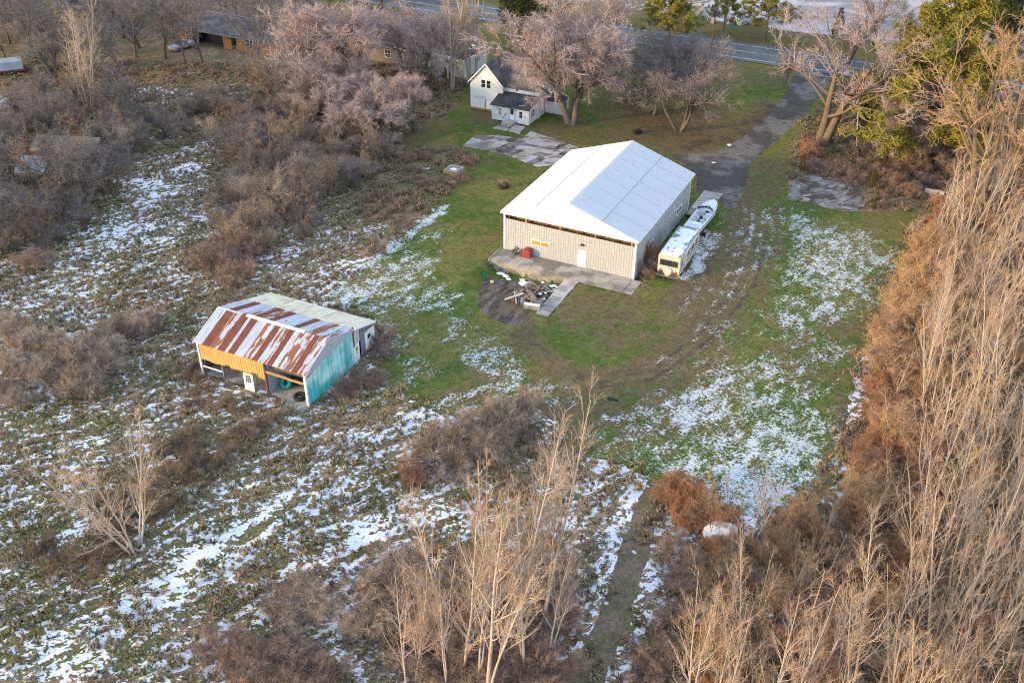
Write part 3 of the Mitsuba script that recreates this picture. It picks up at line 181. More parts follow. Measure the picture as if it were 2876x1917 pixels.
POLY = {'tl_thicket': [[-81.58, 147.77],[-61.68, 150.26],[-48.83, 137.2],[-49.76, 125.61],[-51.14, 115.47],[-51.25, 100.81],[-56.3, 91.48]], 'mid_thicket': [[-44.85, 132.13],[-40.32, 148.73],[-29.24, 148.98],[-17.55, 131.05],[-18.56, 118.86],[-23.34, 105.86],[-29.85, 92.87],[-35.91, 101.07],[-35.93, 118.52]], 'lr_thicket': [[15.15, 53.46],[18.38, 53.73],[27.46, 57.23],[26.84, 50.67],[21.85, 38.02],[10.37, 37.91],[13.21, 46.39]], 'r_band': [[29.69, 58.79],[36.11, 75.41],[45.79, 94.09],[53.98, 109.67],[53.05, 98.27],[38.5, 66.2],[28.72, 48.57]], 'forest': [[53.52, 112.17],[73.04, 120.64],[66.62, 88.77],[49.66, 50.91],[33.15, 30.72],[19.19, 30.61],[24.41, 42.75],[31.49, 56.27],[39.72, 76.19]], 'forest_low': [[24.52, 44.58],[32.54, 57.79],[41.43, 57.89],[30.63, 33.36],[20.2, 33.27]], 'forest_front': [[31.83, 57.78],[38.5, 66.2],[45.12, 66.28],[31.9, 36.26],[22.12, 36.17]], 'tl_woods': [[-151.69, 287.63],[-35.1, 292.45],[-45.03, 206.99],[-64.84, 190.12],[-61.64, 156.64],[-76.15, 158.5],[-90.46, 167.55],[-98.57, 175.01]], 'left_woods': [[-84.75, 145.71],[-73.99, 136.65],[-64.8, 123.78],[-59.29, 105.23],[-63.48, 100.6]], 'tr_tangle': [[66.26, 164.31],[99.21, 180.29],[71.09, 116.44],[62.39, 119.02],[56.35, 134.26]], 'mid_woods': [[-43.56, 150.69],[-36.09, 159.49],[-29.24, 148.98],[-32.62, 137.55],[-40.41, 137.38]], 'far_top': [[-45.03, 206.99],[-35.1, 292.45],[-15.33, 293.27],[-10.89, 201.21],[-25.5, 204.13]], 'tr_brush': [[62.51, 159.65],[86.47, 160.23],[65.41, 112.39],[55.11, 113.49],[51.72, 120.22],[49.91, 134.13]], 'yard_far': [[60.94, 164.18],[67.71, 159.78],[51.44, 139.38],[49.49, 146.82]]}
# ------------------------------------------------------------------ ground sheet: field, lawn, drive, track, mud and rubble beds share one grid
BARN = Fr((-1.005, 100.463), -0.452); SHED = Fr((-18.377, 69.603), -0.4365); HOUSE = Fr((2.232, 140.438), -0.45)
BW, BL, BHE, BHR, BOH = 16.12, 19.87, 4.956, 7.649, 0.37
def local(fr, x, y): return (x - fr.o[0]) * fr.e1[0] + (y - fr.o[1]) * fr.e1[1], (x - fr.o[0]) * fr.e2[0] + (y - fr.o[1]) * fr.e2[1]
RN, RD = np.array([0.462, 0.887]), np.array([0.887, -0.462])      # across and along the road
def axis(a, b, fine, out):
    xs = list(np.arange(a, b, fine)); s = fine
    while xs[-1] < out: s *= 1.22; xs.append(xs[-1] + s)
    return xs
xr = axis(0, 78, .42, 1800); gx = np.array([-x for x in xr[:0:-1]] + xr)
ys = [24.0]
while ys[-1] < 232: ys.append(ys[-1] + .30 * max(1, (ys[-1] / 62) ** 1.05))
s = 1.0
while ys[-1] < 2500: s *= 1.25; ys.append(ys[-1] + s)
yl = [24.0]; s = .5
while yl[-1] > -1500: s *= 1.5; yl.append(yl[-1] - s)
gy = np.array(yl[:0:-1] + ys)
GX, GY = np.meshgrid(gx, gy)
# grid points near an outline move onto it, so that sheets meet along smooth edges
SNAP = np.zeros(GX.shape, bool)
def outline_d(poly, x, y, amp, seed):
    P = shapely.Polygon(poly).buffer(0); d = shapely.distance(P.exterior, shapely.points(x, y))
    d = np.where(shapely.contains_xy(P, x, y), d, -d)
    return d + amp * (nz(x, y, .9, seed) - .5) * 2 + amp * .5 * (nz(x, y, 2.2, seed + 1) - .5) * 2
OUTLINES = [(LAWN, .55, 31), (PATH, .30, 33), (DRIVE, .45, 37), (PADS[0], .30, 39), (PADS[1], .40, 41), (MUD, .30, 43)]
gsx = np.gradient(gx)[None, :] + 0 * GY; gsy = np.gradient(gy)[:, None] + 0 * GX
for poly, amp, sd in OUTLINES:
    b0 = np.min(poly, 0) - 2; b1 = np.max(poly, 0) + 2
    near = (GX > b0[0]) & (GX < b1[0]) & (GY > b0[1]) & (GY < b1[1]) & ~SNAP
    x, y = GX[near], GY[near]; d = outline_d(poly, x, y, amp, sd); c = .5 * np.maximum(gsx[near], gsy[near])
    cand = np.abs(d) < c * 1.6
    xc, yc, dc = x[cand], y[cand], d[cand]; h_ = .05
    g0 = (outline_d(poly, xc + h_, yc, amp, sd) - dc) / h_; g1 = (outline_d(poly, xc, yc + h_, amp, sd) - dc) / h_; g2 = np.maximum(g0 * g0 + g1 * g1, .25)
    mx, my = -dc * g0 / g2, -dc * g1 / g2
    ok = (np.abs(mx) < .52 * gsx[near][cand]) & (np.abs(my) < .52 * gsy[near][cand])
    x[np.flatnonzero(cand)[ok]] += mx[ok]; y[np.flatnonzero(cand)[ok]] += my[ok]
    sn_ = np.zeros(len(x), bool); sn_[np.flatnonzero(cand)[ok]] = True
    GX[near], GY[near] = x, y; SNAP[near] |= sn_
wob = 0.7 * (nz(GX, GY, .8, 3) - .5) + .8 * (nz(GX, GY, .25, 4) - .5)
wx, wy = GX + wob * .9, GY + 1.3 * (nz(GX, GY, .6, 9) - .5)
lawn_v = inside(LAWN, wx, wy)
bu, bv = local(BARN, GX, GY); su, sv = local(SHED, GX, GY); hu, hv = local(HOUSE, GX, GY)
rdist = GX * RN[0] + GY * RN[1]
Z0 = .22 * (nz(GX, GY, .12, 1) - .5) + .10 * (nz(GX, GY, .9, 2) - .5) * 2 + .16 * np.clip(meshkit.noise(np.stack([GX * 1.5, GY * 1.5, 0 * GX], -1), 5) - .35, 0, 1)
Z0 = np.where(lawn_v, .06 * (nz(GX, GY, .3, 7) - .5) + .02 * (nz(GX, GY, 2.0, 8) - .5), Z0)
flat = (rdist > 166) & (rdist < 192); Z0 = np.where(flat, Z0 * .1, Z0)
Z0 = np.where(np.hypot(GX, GY) > 400, 0, Z0)
# truck pit in front of the dock, deepest at the dock face
mud_v = inside(MUD, GX + .5 * (nz(GX, GY, .9, 11) - .5), GY + .5 * (nz(GX, GY, .9, 12) - .5))
pit = np.clip((bv + 11.2) / 7.6, 0, 1) ** 1.1 * np.clip((9.35 - bu) / .4, 0, 1) * np.clip((bu + .5) / 1.0, 0, 1) * (bv < -3.0)
Z0 = Z0 * (1 - pit) - 1.25 * pit + pit * .25 * (nz(GX, GY, .9, 13) - .5)
under = ((bu > -.1) & (bu < 17.0) & (bv > -2.9) & (bv < 19.6)) | ((bu > 9.5) & (bu < 10.8) & (bv > -11.3) & (bv < -3)) | ((su > -11.9) & (su < -.2) & (sv > .2) & (sv < 11.0)) | ((hu > -11.2) & (hu < -.2) & (hv > 3) & (hv < 9)) | ((hu > -6) & (hu < -.2) & (hv > .2) & (hv < 3.5))
Z0 = np.where(under, -.35 + np.minimum(pit * -1.2, 0), Z0)
Z0 = np.where((bu > -.3) & (bu < 17.1) & (bv > -3.3) & (bv < -2.5), np.minimum(Z0, -.12), Z0)
def accumulate(strokes, x, y):
    d = np.zeros(x.shape)
    near = (np.abs(x) < 140) & (y > 0) & (y < 300)
    xx, yy = x[near], y[near]; a = np.zeros(xx.shape)
    for pts, r, st in strokes:
        q = seg_dist(xx, yy, pts) / r
        a = np.maximum(a, st * np.clip(1.45 - q, 0, 1) ** .8)
    d[near] = a; return d
wX, wY = GX + 2.2 * (nz(GX, GY, .3, 21) - .5), GY + 2.2 * (nz(GX, GY, .3, 22) - .5)
snow_f = accumulate(SNOW_F, wX, wY); snow_l = accumulate(SNOW_L, wX, wY)
# a thin base cover over the open lower-left field
open_f = np.clip((62 - GX * .0 - np.abs(GY - 60)) / 30, 0, 1) * (GX < -3) * (GY < 95)
snow_f = np.maximum(snow_f, .40 * open_f)
snow_f = np.where((rdist > 186) & (GX > -60), np.maximum(snow_f, .35), snow_f)
brown_l = accumulate(BROWN_L, GX + .5 * (nz(GX, GY, 1.0, 23) - .5), GY + .5 * (nz(GX, GY, 1.0, 24) - .5)); green_f = accumulate(DRY_F, wX, wY)
track_l = accumulate(TRACKS, GX + .25 * (nz(GX, GY, .8, 25) - .5), GY + .25 * (nz(GX, GY, .8, 26) - .5))
snow_f = snow_f * (1 - .9 * np.clip(accumulate(RUTS, GX + .3 * (nz(GX, GY, .8, 25) - .5), GY + .3 * (nz(GX, GY, .8, 26) - .5)), 0, 1)); snow_l = snow_l * (1 - .85 * np.clip(track_l, 0, 1)); brown_l = np.maximum(brown_l, track_l * (.75 + .3 * (nz(GX, GY, .5, 27) - .5)))
nx_, ny_ = len(gx), len(gy)
ii, jj = np.meshgrid(np.arange(ny_ - 1), np.arange(nx_ - 1), indexing='ij'); q0 = ii * nx_ + jj
sf = SNAP.ravel(); alt = (sf[q0 + 1] & sf[q0 + nx_]) & ~(sf[q0] & sf[q0 + nx_ + 1])          # which way each cell is cut
TA = np.where(alt[..., None], np.stack([q0, q0 + 1, q0 + nx_], -1), np.stack([q0, q0 + 1, q0 + nx_ + 1], -1)).reshape(-1, 3)
TB = np.where(alt[..., None], np.stack([q0 + 1, q0 + nx_ + 1, q0 + nx_], -1), np.stack([q0, q0 + nx_ + 1, q0 + nx_], -1)).reshape(-1, 3)
TRI = np.vstack([TA, TB]); cx = GX.ravel()[TRI].mean(1); cy = GY.ravel()[TRI].mean(1)
def within(k):
    poly, amp, sd = OUTLINES[k]; b0 = np.min(poly, 0) - 2; b1 = np.max(poly, 0) + 2; m = (cx > b0[0]) & (cx < b1[0]) & (cy > b0[1]) & (cy < b1[1])
    out = np.zeros(cx.shape, bool); out[m] = outline_d(poly, cx[m], cy[m], amp, sd) > 0; return out
cls = np.zeros(cx.shape, int)
for k, c_ in ((0, 1), (1, 3), (2, 2), (3, 5), (4, 5), (5, 4)): cls[within(k)] = c_
crd = cx * RN[0] + cy * RN[1]; cal = cx * RD[0] + cy * RD[1]
cls[(crd > 197 + 3 * (nz(cx, cy, .2, 35) - .5)) & (cal > -62) & (cal < 70) & (crd < 262)] = 6
cls[(crd > 170) & (crd < 197) & (cls == 0)] = 1
CELL = cls[:q0.size].reshape(q0.shape)
VG = np.stack([GX.ravel(), GY.ravel(), Z0.ravel()], 1)
def ground_at(x, y):
    i = np.clip(np.searchsorted(gy, y) - 1, 0, ny_ - 2); j = np.clip(np.searchsorted(gx, x) - 1, 0, nx_ - 2)
    return Z0[i, j]
def class_at(x, y):
    i = np.clip(np.searchsorted(gy, y) - 1, 0, ny_ - 2); j = np.clip(np.searchsorted(gx, x) - 1, 0, nx_ - 2)
    return CELL[i, j]
def sheet(name, k, bsdf, label, u, v):
    f = TRI[cls == k]
    used, inv = np.unique(f, return_inverse=True)
    struct(name, (VG[used], inv.reshape(-1, 3)), bsdf, label, uv=np.stack([u.ravel()[used], v.ravel()[used]], 1), smooth=True)

SNOW = (.84, .86, .90)
def field_fn(p, n, uv):
    # streaks run with the old mowing lines, lower left to upper right
    wv = 2.5 * (fbm(p.x * .12, p.y * .12, 6.0) - .5)
    a, b = p.x * .80 + p.y * .60, -p.x * .60 + p.y * .80 + 1.6 * wv
    w = noise(p.x * .9, p.y * .9, 3.0)
    d1, d2, r = voronoi(p.x * 1.7 + .8 * w, p.y * 1.9 + .8 * noise(p.x * .8, p.y * .8, 8.0))
    clump = fbm(p.x * 1.9 + w, p.y * 2.8, 1.0)
    fine = noise(p.x * 6.5, p.y * 8.5, 4.0)
    streak = fbm(a * .42, b * 2.3, 2.0)
    lum = noise(p.x * 9, p.y * 11, 2.0)
    straw, olive, dark, red = mi.Color3f(.33, .24, .145), mi.Color3f(.16, .15, .065), mi.Color3f(.10, .08, .055), mi.Color3f(.22, .15, .095)
    g = mix(red, straw, smoothstep(.25, .75, r))
    g = mix(g, olive, smoothstep(.35, .70, noise(p.x * .45, p.y * .45, 9.0) * .55 + r * .25 + uv.y * .5))
    g = mix(g, dark, smoothstep(.42, .85, d1) * .6)
    g = g * (.55 + .9 * lum)
    t = .5 + 1.2 * (clump - .5) + 1.35 * (streak - .5) + .85 * (fine - .5) + .5 * (d1 - .45)
    m = smoothstep(-.08, .12, t - 1.08 + uv.x * .67) * smoothstep(.03, .12, uv.x)
    return mix(g, mi.Color3f(*SNOW) * (.80 + .24 * lum), m)
def lawn_fn(p, n, uv):
    big, mid = fbm(p.x * .16, p.y * .16, 1.0), fbm(p.x * .9, p.y * .9, 2.0)
    fine = noise(p.x * 5.5, p.y * 7.5, 3.0); f2 = noise(p.x * 13, p.y * 15, 4.0)
    green, olive, brown, mud = mi.Color3f(.092, .128, .032), mi.Color3f(.165, .150, .050), mi.Color3f(.155, .115, .064), mi.Color3f(.085, .066, .05)
    g = mix(green, olive, smoothstep(.40, .62, big * .62 + mid * .42))
    b = uv.y + .5 * (mid - .5)
    g = mix(g, brown, smoothstep(.22, .68, b)); g = mix(g, mud, smoothstep(.72, 1.0, b + .25 * (fine - .5)))
    tuft = noise(p.x * 2.1, p.y * 2.9, 9.0)
    g = g * (.42 + .5 * fine + .4 * f2 + .36 * tuft)
    a, c = p.x * .62 + p.y * .78, -p.x * .78 + p.y * .62
    f3 = noise(p.x * 9, p.y * 12, 7.0)
    s = .30 * fine + .30 * f3 + .18 * f2 + .55 * fbm(a * .8, c * 1.5, 6.0) - .70
    m = smoothstep(-.10, .16, s + (uv.x - .62) * .48) * smoothstep(.05, .2, uv.x)
    return mix(g, mi.Color3f(.74, .78, .80), m * .80)
def drive_fn(p, n, uv):
    k, f = fbm(p.x * .35, p.y * .35, 1.0), noise(p.x * 8, p.y * 9, 2.0)
    leaf = smoothstep(.58, .72, fbm(p.x * 1.3, p.y * 1.3, 5.0))
    g = mix(mi.Color3f(.105, .095, .085), mi.Color3f(.20, .18, .16), smoothstep(.38, .66, k)) * (.65 + .7 * f)
    return mix(g, mi.Color3f(.10, .065, .045), leaf * .65)
def path_fn(p, n, uv):
    k, f = fbm(p.x * .6, p.y * .6, 1.0), noise(p.x * 7, p.y * 8, 2.0); f2 = noise(p.x * 18, p.y * 20, 2.0)
    g = mix(mi.Color3f(.20, .15, .105), mi.Color3f(.16, .135, .08), smoothstep(.4, .65, k)) * (.45 + .6 * f + .5 * f2)
    s = smoothstep(.80, .86, fbm(p.x * 1.6, p.y * 1.6, 8.0))
    return mix(g, mi.Color3f(*SNOW), s * .8)
def mud_fn(p, n, uv):
    a, b = p.x * .42 + p.y * .9, -p.x * .9 + p.y * .42
    k = fbm(a * .5, b * 2.2, 1.0); f = noise(p.x * 6, p.y * 7, 2.0); f2 = fbm(p.x * .5, p.y * .5, 4.0)
    g = mix(mi.Color3f(.095, .076, .064), mi.Color3f(.20, .155, .12), smoothstep(.3, .7, k)) * (.6 + .7 * f)
    return mix(g, mi.Color3f(.17, .125, .07), smoothstep(.55, .7, f2) * .6)
def bed_fn(p, n, uv):
    k, f = fbm(p.x * .7, p.y * .7, 1.0), noise(p.x * 7, p.y * 8, 2.0)
    return mix(mi.Color3f(.13, .105, .085), mi.Color3f(.27, .245, .235), smoothstep(.4, .6, k)) * (.55 + .8 * f)
def lot_fn(p, n, uv):
    k, f = fbm(p.x * .12, p.y * .3, 1.0), noise(p.x * 3, p.y * 3, 2.0)
    return mix(mi.Color3f(.30, .275, .275), mi.Color3f(.52, .48, .48), smoothstep(.35, .6, k)) * (.8 + .35 * f)
for nm, fn in (('field_mat', field_fn), ('lawn_mat', lawn_fn), ('drive_mat', drive_fn), ('path_mat', path_fn), ('mud_mat', mud_fn), ('bed_mat', bed_fn), ('lot_mat', lot_fn)): dmat(nm, fn)
zero = np.zeros_like(Z0)
sheet('field', 0, 'field_mat', 'rough snow-dusted tussock field around the buildings', snow_f, green_f)
sheet('lawn', 1, 'lawn_mat', 'mown green lawn dusted with thin snow around the barn', snow_l, np.where(rdist > 184, np.maximum(brown_l, .5), brown_l))
sheet('driveway', 2, 'drive_mat', 'worn gravel and asphalt driveway curving from the road to the barn', zero, zero)
sheet('path', 3, 'path_mat', 'trodden brown track leaving the lawn toward the bottom edge', zero, zero)
sheet('dirt_ramp', 4, 'mud_mat', 'bare dirt ramp falling to the front of the loading dock', zero, zero)
sheet('rubble_bed', 5, 'bed_mat', 'gravel and dead leaves between broken concrete slabs', zero, zero)
sheet('gravel_lot', 6, 'lot_mat', 'pale frosty gravel lot beyond the road', zero, zero)

# road with painted lines
ROADF = Fr(tuple(RN * 178.4), math.atan2(RD[1], RD[0]))
def road_fn(p, n, uv):
    k, f = fbm(p.x * .2, p.y * .2, 1.0), noise(p.x * 6, p.y * 6, 2.0)
    return mix(mi.Color3f(.12, .128, .14), mi.Color3f(.17, .18, .19), smoothstep(.3, .7, k)) * (.8 + .4 * f)
dmat('asphalt', road_fn)
dmat('line_white', lambda p, n, uv: mix(mi.Color3f(.72, .73, .74), mi.Color3f(.25, .25, .26), smoothstep(.55, .7, fbm(p.x * 1.2, p.y * 1.2, 3.0))))
dmat('line_yellow', lambda p, n, uv: mix(mi.Color3f(.62, .48, .25), mi.Color3f(.22, .2, .17), smoothstep(.5, .7, fbm(p.x * 1.2, p.y * 1.2, 3.0))))
def flat_strip(v0, v1, z, u0=-400, u1=400, n=80):
    us = np.linspace(u0, u1, n); v = np.vstack([np.stack([us, 0 * us + v0, 0 * us + z], 1), np.stack([us, 0 * us + v1, 0 * us + z], 1)])
    i = np.arange(n - 1); return MB().add(v, np.stack([i, i + 1, n + i + 1, n + i], 1))
rk = struct('road', flat_strip(-5.6, 5.7, .09).get(ROADF), 'asphalt', 'two-lane asphalt road crossing behind the farmhouse')
for v, m in ((-4.1, 'line_white'), (4.0, 'line_white'), (-.12, 'line_yellow'), (.18, 'line_yellow')): put('line', flat_strip(v - .08, v + .08, .097), m, ROADF, rk)
# ------------------------------------------------------------------ building materials
mat('white_metal', varied((.60, .59, .57), .5, .05), .45)
mat('beige_metal', varied((.46, .45, .44), .4, .07), .5)
mat('roof_metal', lambda p, n, uv: mi.Color3f(.56, .56, .57) * (.95 + .07 * fbm(p.x * .8, p.y * .8, 1.0)), .42)
mat('trim_white', varied((.80, .79, .77), .6, .05), .5)
mat('door_white', varied((.86, .85, .84), .6, .03), .45)
mat('black', (.02, .02, .022), .6)
mat('glass_dark', (.03, .035, .045), .08, spec=.6)
mat('glass_pale', (.10, .12, .14), .08, spec=.6)
mat('board_orange', varied((.50, .26, .06), 1.5, .12), .7)
mat('wood_orange', varied((.46, .25, .10), 1.2, .15), .7)
mat('wood_grey', varied((.24, .20, .16), 1.5, .25), .85)
mat('wood_brown', varied((.15, .09, .055), 1.5, .2), .8)
mat('rust', lambda p, n, uv: mix(mi.Color3f(.165, .052, .034), mi.Color3f(.225, .082, .048), noise(p.x * 2.2, p.y * 2.2, p.z * 2.2)) * (.75 + .5 * noise(p.x * 9, p.y * 9, p.z * 9)), .85)
GALV = mi.Color3f(.52, .53, .57)
def patchy(th, sx=1.6, c1=(.25, .085, .045)):
    def fn(p, n, uv):
        a, b = p.x * .906 - p.y * .423, p.x * .423 + p.y * .906
        k = fbm(a * 4.2 + 3, b * sx * .55, 1.0, 4); f = noise(a * 9, b * 6, 3.0)
        base = GALV * (.82 + .3 * noise(a * 5, b * .8, 2.0))
        rust = mix(mi.Color3f(*c1), mi.Color3f(.34, .15, .075), f)
        return mix(base, rust, smoothstep(th - .02, th + .035, k + .08 * f))
    return fn
mat('galv', patchy(.80), .5, .15)
mat('galv_spotted', patchy(.56), .6, .1)
mat('galv_rusty', patchy(.47), .7)
mat('cream_metal', lambda p, n, uv: mix(mi.Color3f(.74, .64, .45), mi.Color3f(.46, .30, .16), smoothstep(.60, .78, fbm((p.x * .906 - p.y * .423) * 2.5, (p.x * .423 + p.y * .906) * .35, 2.0)) * .7) * (.9 + .2 * noise(p.x * 2, p.y * 2)), .55)
mat('yellow_board', lambda p, n, uv: mi.Color3f(.58, .385, .13) * (.82 + .3 * fbm(p.x * 1.5, p.y * 1.5, p.z * .7)), .65)
def teal_fn(p, n, uv):
    a = p.x * .423 + p.y * .906
    k = fbm(a * .55 + 4.0, p.z * .7, 1.0); st = noise(a * 5, p.z * .5, 2.0)
    return mix(mi.Color3f(.09, .56, .54), mi.Color3f(.50, .76, .73), smoothstep(.34, .72, k + .12 * (p.z - 1.6))) * (.72 + .5 * st)
mat('teal_metal', teal_fn, .5)
mat('teal_pale', (.42, .44, .52), .5); mat('mauve_metal', varied((.42, .25, .30), 1., .15), .6); mat('olive_metal', varied((.30, .31, .15), 1., .15), .6)
mat('block_grey', varied((.20, .21, .22), 1.2, .3), .9)
mat('cream_panel', varied((.60, .54, .44), .8, .1), .7)
mat('concrete', lambda p, n, uv: mix(mi.Color3f(.20, .18, .155), mi.Color3f(.40, .36, .31), smoothstep(.3, .68, fbm(p.x * .7, p.y * .9, p.z, 4))) * (.8 + .35 * noise(p.x * 6, p.y * 6, p.z * 6)), .9)
mat('concrete_pale', lambda p, n, uv: mix(mi.Color3f(.32, .29, .26), mi.Color3f(.47, .43, .40), smoothstep(.35, .62, fbm(p.x * .9, p.y * .9, p.z, 4))) * (.8 + .35 * noise(p.x * 7, p.y * 7, p.z * 6)), .9)
mat('paving_old', lambda p, n, uv: mix(mi.Color3f(.13, .10, .08), mi.Color3f(.31, .28, .27), smoothstep(.42, .62, fbm((p.x * .893 - p.y * .45) * .5, (p.x * .45 + p.y * .893) * 1.4, 5.0, 4))) * (.7 + .5 * noise(p.x * 7, p.y * 7, p.z * 6)), .95)
mat('paving', lambda p, n, uv: mix(mi.Color3f(.17, .145, .13), mi.Color3f(.40, .37, .38), smoothstep(.36, .60, fbm((p.x * .893 - p.y * .45) * .35, (p.x * .45 + p.y * .893) * 1.1, 2.0, 4))) * (.75 + .45 * noise(p.x * 7, p.y * 7, p.z * 6)), .9)
mat('siding_white', lambda p, n, uv: mix(mi.Color3f(.74, .75, .76), mi.Color3f(.52, .49, .46), smoothstep(.58, .80, fbm(p.x * .8, p.y * .8, p.z * 1.6)) * .6) * (.86 + .14 * smoothstep(.0, .3, dr.abs(p.z / .17 - dr.floor(p.z / .17) - .1))), .6)
mat('block_white', lambda p, n, uv: mi.Color3f(.60, .60, .60) * (.72 + .28 * smoothstep(.0, .12, dr.abs(p.z / .25 - dr.floor(p.z / .25) - .1))) * (.85 + .25 * noise(p.x * 2, p.y * 2, p.z * 2)), .7)
def shingle(c1, c2):
    def fn(p, n, uv):
        r = mikit.cell_rand(p.x * 2.5, p.y * 2.5, p.z * 7)
        return mix(mi.Color3f(*c1), mi.Color3f(*c2), smoothstep(.35, .65, fbm(p.x * .5, p.y * .5, p.z))) * (.72 + .5 * r)
    return fn
mat('shingle_grey', shingle((.085, .085, .09), (.17, .15, .135)), .9)
mat('shingle_dark', shingle((.045, .05, .055), (.075, .08, .08)), .9)
mat('roof_tar', (.035, .035, .045), .8)
mat('brick_red', varied((.33, .10, .05), 4, .25), .85)
mat('brick_tan', varied((.42, .21, .085), 2, .2), .85)
mat('wall_tan', varied((.20, .16, .115), .8, .2), .85)
mat('snow', lambda p, n, uv: mi.Color3f(.84, .86, .9) * (.92 + .1 * noise(p.x * 6, p.y * 6)), .9)
mat('rubber', varied((.03, .03, .032), 3, .3), .8)
mat('teal_paint', varied((.02, .34, .30), 3, .2), .6)
mat('red_paint', varied((.27, .06, .04), 3, .25), .6)
mat('rv_cream', varied((.62, .56, .47), 1.2, .12), .45)
mat('rv_roof', lambda p, n, uv: mix(mi.Color3f(.20, .24, .30), mi.Color3f(.80, .82, .86), smoothstep(.40, .56, fbm((p.x * .9 - p.y * .42) * 1.3, (p.x * .42 + p.y * .9) * .6, 2.0, 4))), .7)
mat('rv_brown', (.16, .12, .09), .5); mat('chrome', (.62, .62, .63), .3, .9)
mat('boat_white', varied((.74, .76, .78), .8, .05), .3); mat('boat_navy', (.02, .03, .06), .4); mat('tail_red', (.45, .03, .02), .3)
mat('stone', varied((.30, .28, .25), 2, .3), .9); mat('seam_grey', (.45, .45, .46), .5); mat('dark_stone', varied((.12, .11, .10), 2, .3), .9); mat('stone_pale', varied((.55, .48, .40), 2, .2), .9); mat('sign_blue', (.16, .42, .55), .5)
mat('flower_yellow', (.7, .5, .03), .7); mat('leaf_green', (.05, .12, .03), .7); mat('metal_grey', (.30, .31, .33), .5, .4); mat('steel_dark', (.07, .07, .075), .6, .3)
mat('tarp_grey', varied((.34, .38, .43), .8, .2), .6)

def win(fr, parent, u, z, w, h, v, axis='u', pane='glass_dark', bars=1, vert=0, out=-1, frame='trim_white'):
    """a window on a wall; axis 'u': wall along u at depth v (out: direction of outside); axis 'v': wall along v at u = v"""
    def B(mb, a0, a1, z0, z1, d0, d1):
        return mb.box((a0, v + out * d0, z0), (a1, v + out * d1, z1)) if axis == 'u' else mb.box((v + out * d0, a0, z0), (v + out * d1, a1, z1))
    wk = put('window', B(MB(), u, u + w, z, z + h, -.02, .012), pane, fr, parent); t = .09
    f = MB()
    for a0, a1, z0, z1 in ((u - t, u, z - t, z + h + t), (u + w, u + w + t, z - t, z + h + t), (u, u + w, z - t, z), (u, u + w, z + h, z + h + t)): B(f, a0, a1, z0, z1, -.02, .05)
    for k in range(bars): zz = z + h * (k + 1) / (bars + 1); B(f, u, u + w, zz - .025, zz + .025, -.01, .035)
    for k in range(vert): uu = u + w * (k + 1) / (vert + 1); B(f, uu - .03, uu + .03, z, z + h, -.01, .037)
    put('frame', f, frame, fr, wk)
    return wk

# ------------------------------------------------------------------ pole barn
b = thing('pole_barn', 'large pale metal barn with a bright low-pitched roof in the middle of the lawn', 'barn')
sl = (BHR - BHE) / (BW / 2); rise = lambda u: BHE + sl * min(u, BW - u) - .05
rise.breaks = [BW / 2]
GB0, GB1 = 4.02, 4.52
put('front_wall', panel((0, 0, 0), (1, 0, 0), (0, 0, 1), (0, -1, 0), 0, 9.36, .0, GB0, .3, .035), 'beige_metal', BARN, b)
put('front_wall', panel((0, 0, 0), (1, 0, 0), (0, 0, 1), (0, -1, 0), 10.34, BW, .0, GB0, .3, .035), 'beige_metal', BARN, b)
put('front_wall', panel((0, 0, 0), (1, 0, 0), (0, 0, 1), (0, -1, 0), 9.36, 10.34, 2.12, GB0, .3, .035), 'beige_metal', BARN, b)
put('gable_panel', panel((0, -.05, 0), (1, 0, 0), (0, 0, 1), (0, -1, 0), 0, BW, GB1, rise, .3, .035), 'white_metal', BARN, b)
put('side_wall', panel((0, 0, 0), (0, 1, 0), (0, 0, 1), (-1, 0, 0), 0, BL, -.1, BHE - .1, .3, .035), 'beige_metal', BARN, b)
put('side_wall', panel((BW, 0, 0), (0, 1, 0), (0, 0, 1), (1, 0, 0), 0, BL, -.1, BHE - .1, .3, .035), 'beige_metal', BARN, b)
put('rear_wall', panel((0, BL, 0), (1, 0, 0), (0, 0, 1), (0, 1, 0), 0, BW, -.1, rise, .3, .035), 'beige_metal', BARN, b)
put('floor', MB().box((.1, .35, -.2), (BW - .1, BL - .1, .02)), 'concrete', BARN, b)
put('gap_header', MB().box((.1, .02, GB1 - .05), (BW - .1, .16, GB1 + .14)).box((.1, .02, GB0 - .16), (BW - .1, .14, GB0 - .02)), 'wood_orange', BARN, b)
for k in range(8): put('gap_post', MB().box((.5 + k * 2.14, .04, GB0 - .5), (.64 + k * 2.14 + (.06 if k % 3 == 1 else 0), .18, GB1 + .3)), 'wood_orange' if k % 2 else 'wood_brown', BARN, b)
put('back_lining', MB().box((.1, .7, GB0 - .4), (BW - .1, .74, GB1 + .4)), 'wood_brown', BARN, b)
for x0, x1, y0, y1 in ((-.05, .17, -.07, .0), (BW - .17, BW + .05, -.07, 0), (-.055, .0, 0, .2), (BW, BW + .055, 0, .2), (BW, BW + .055, BL - .2, BL), (-.055, 0, BL - .2, BL)):
    put('corner_trim', MB().box((x0, y0, -.1), (x1, y1, BHE - .06)), 'trim_white', BARN, b)
L = BL + .6; ang = math.atan(sl); ca, sa = math.cos(ang), math.sin(ang); slen = (BW / 2 + BOH) / ca
rng = np.random.default_rng(5)
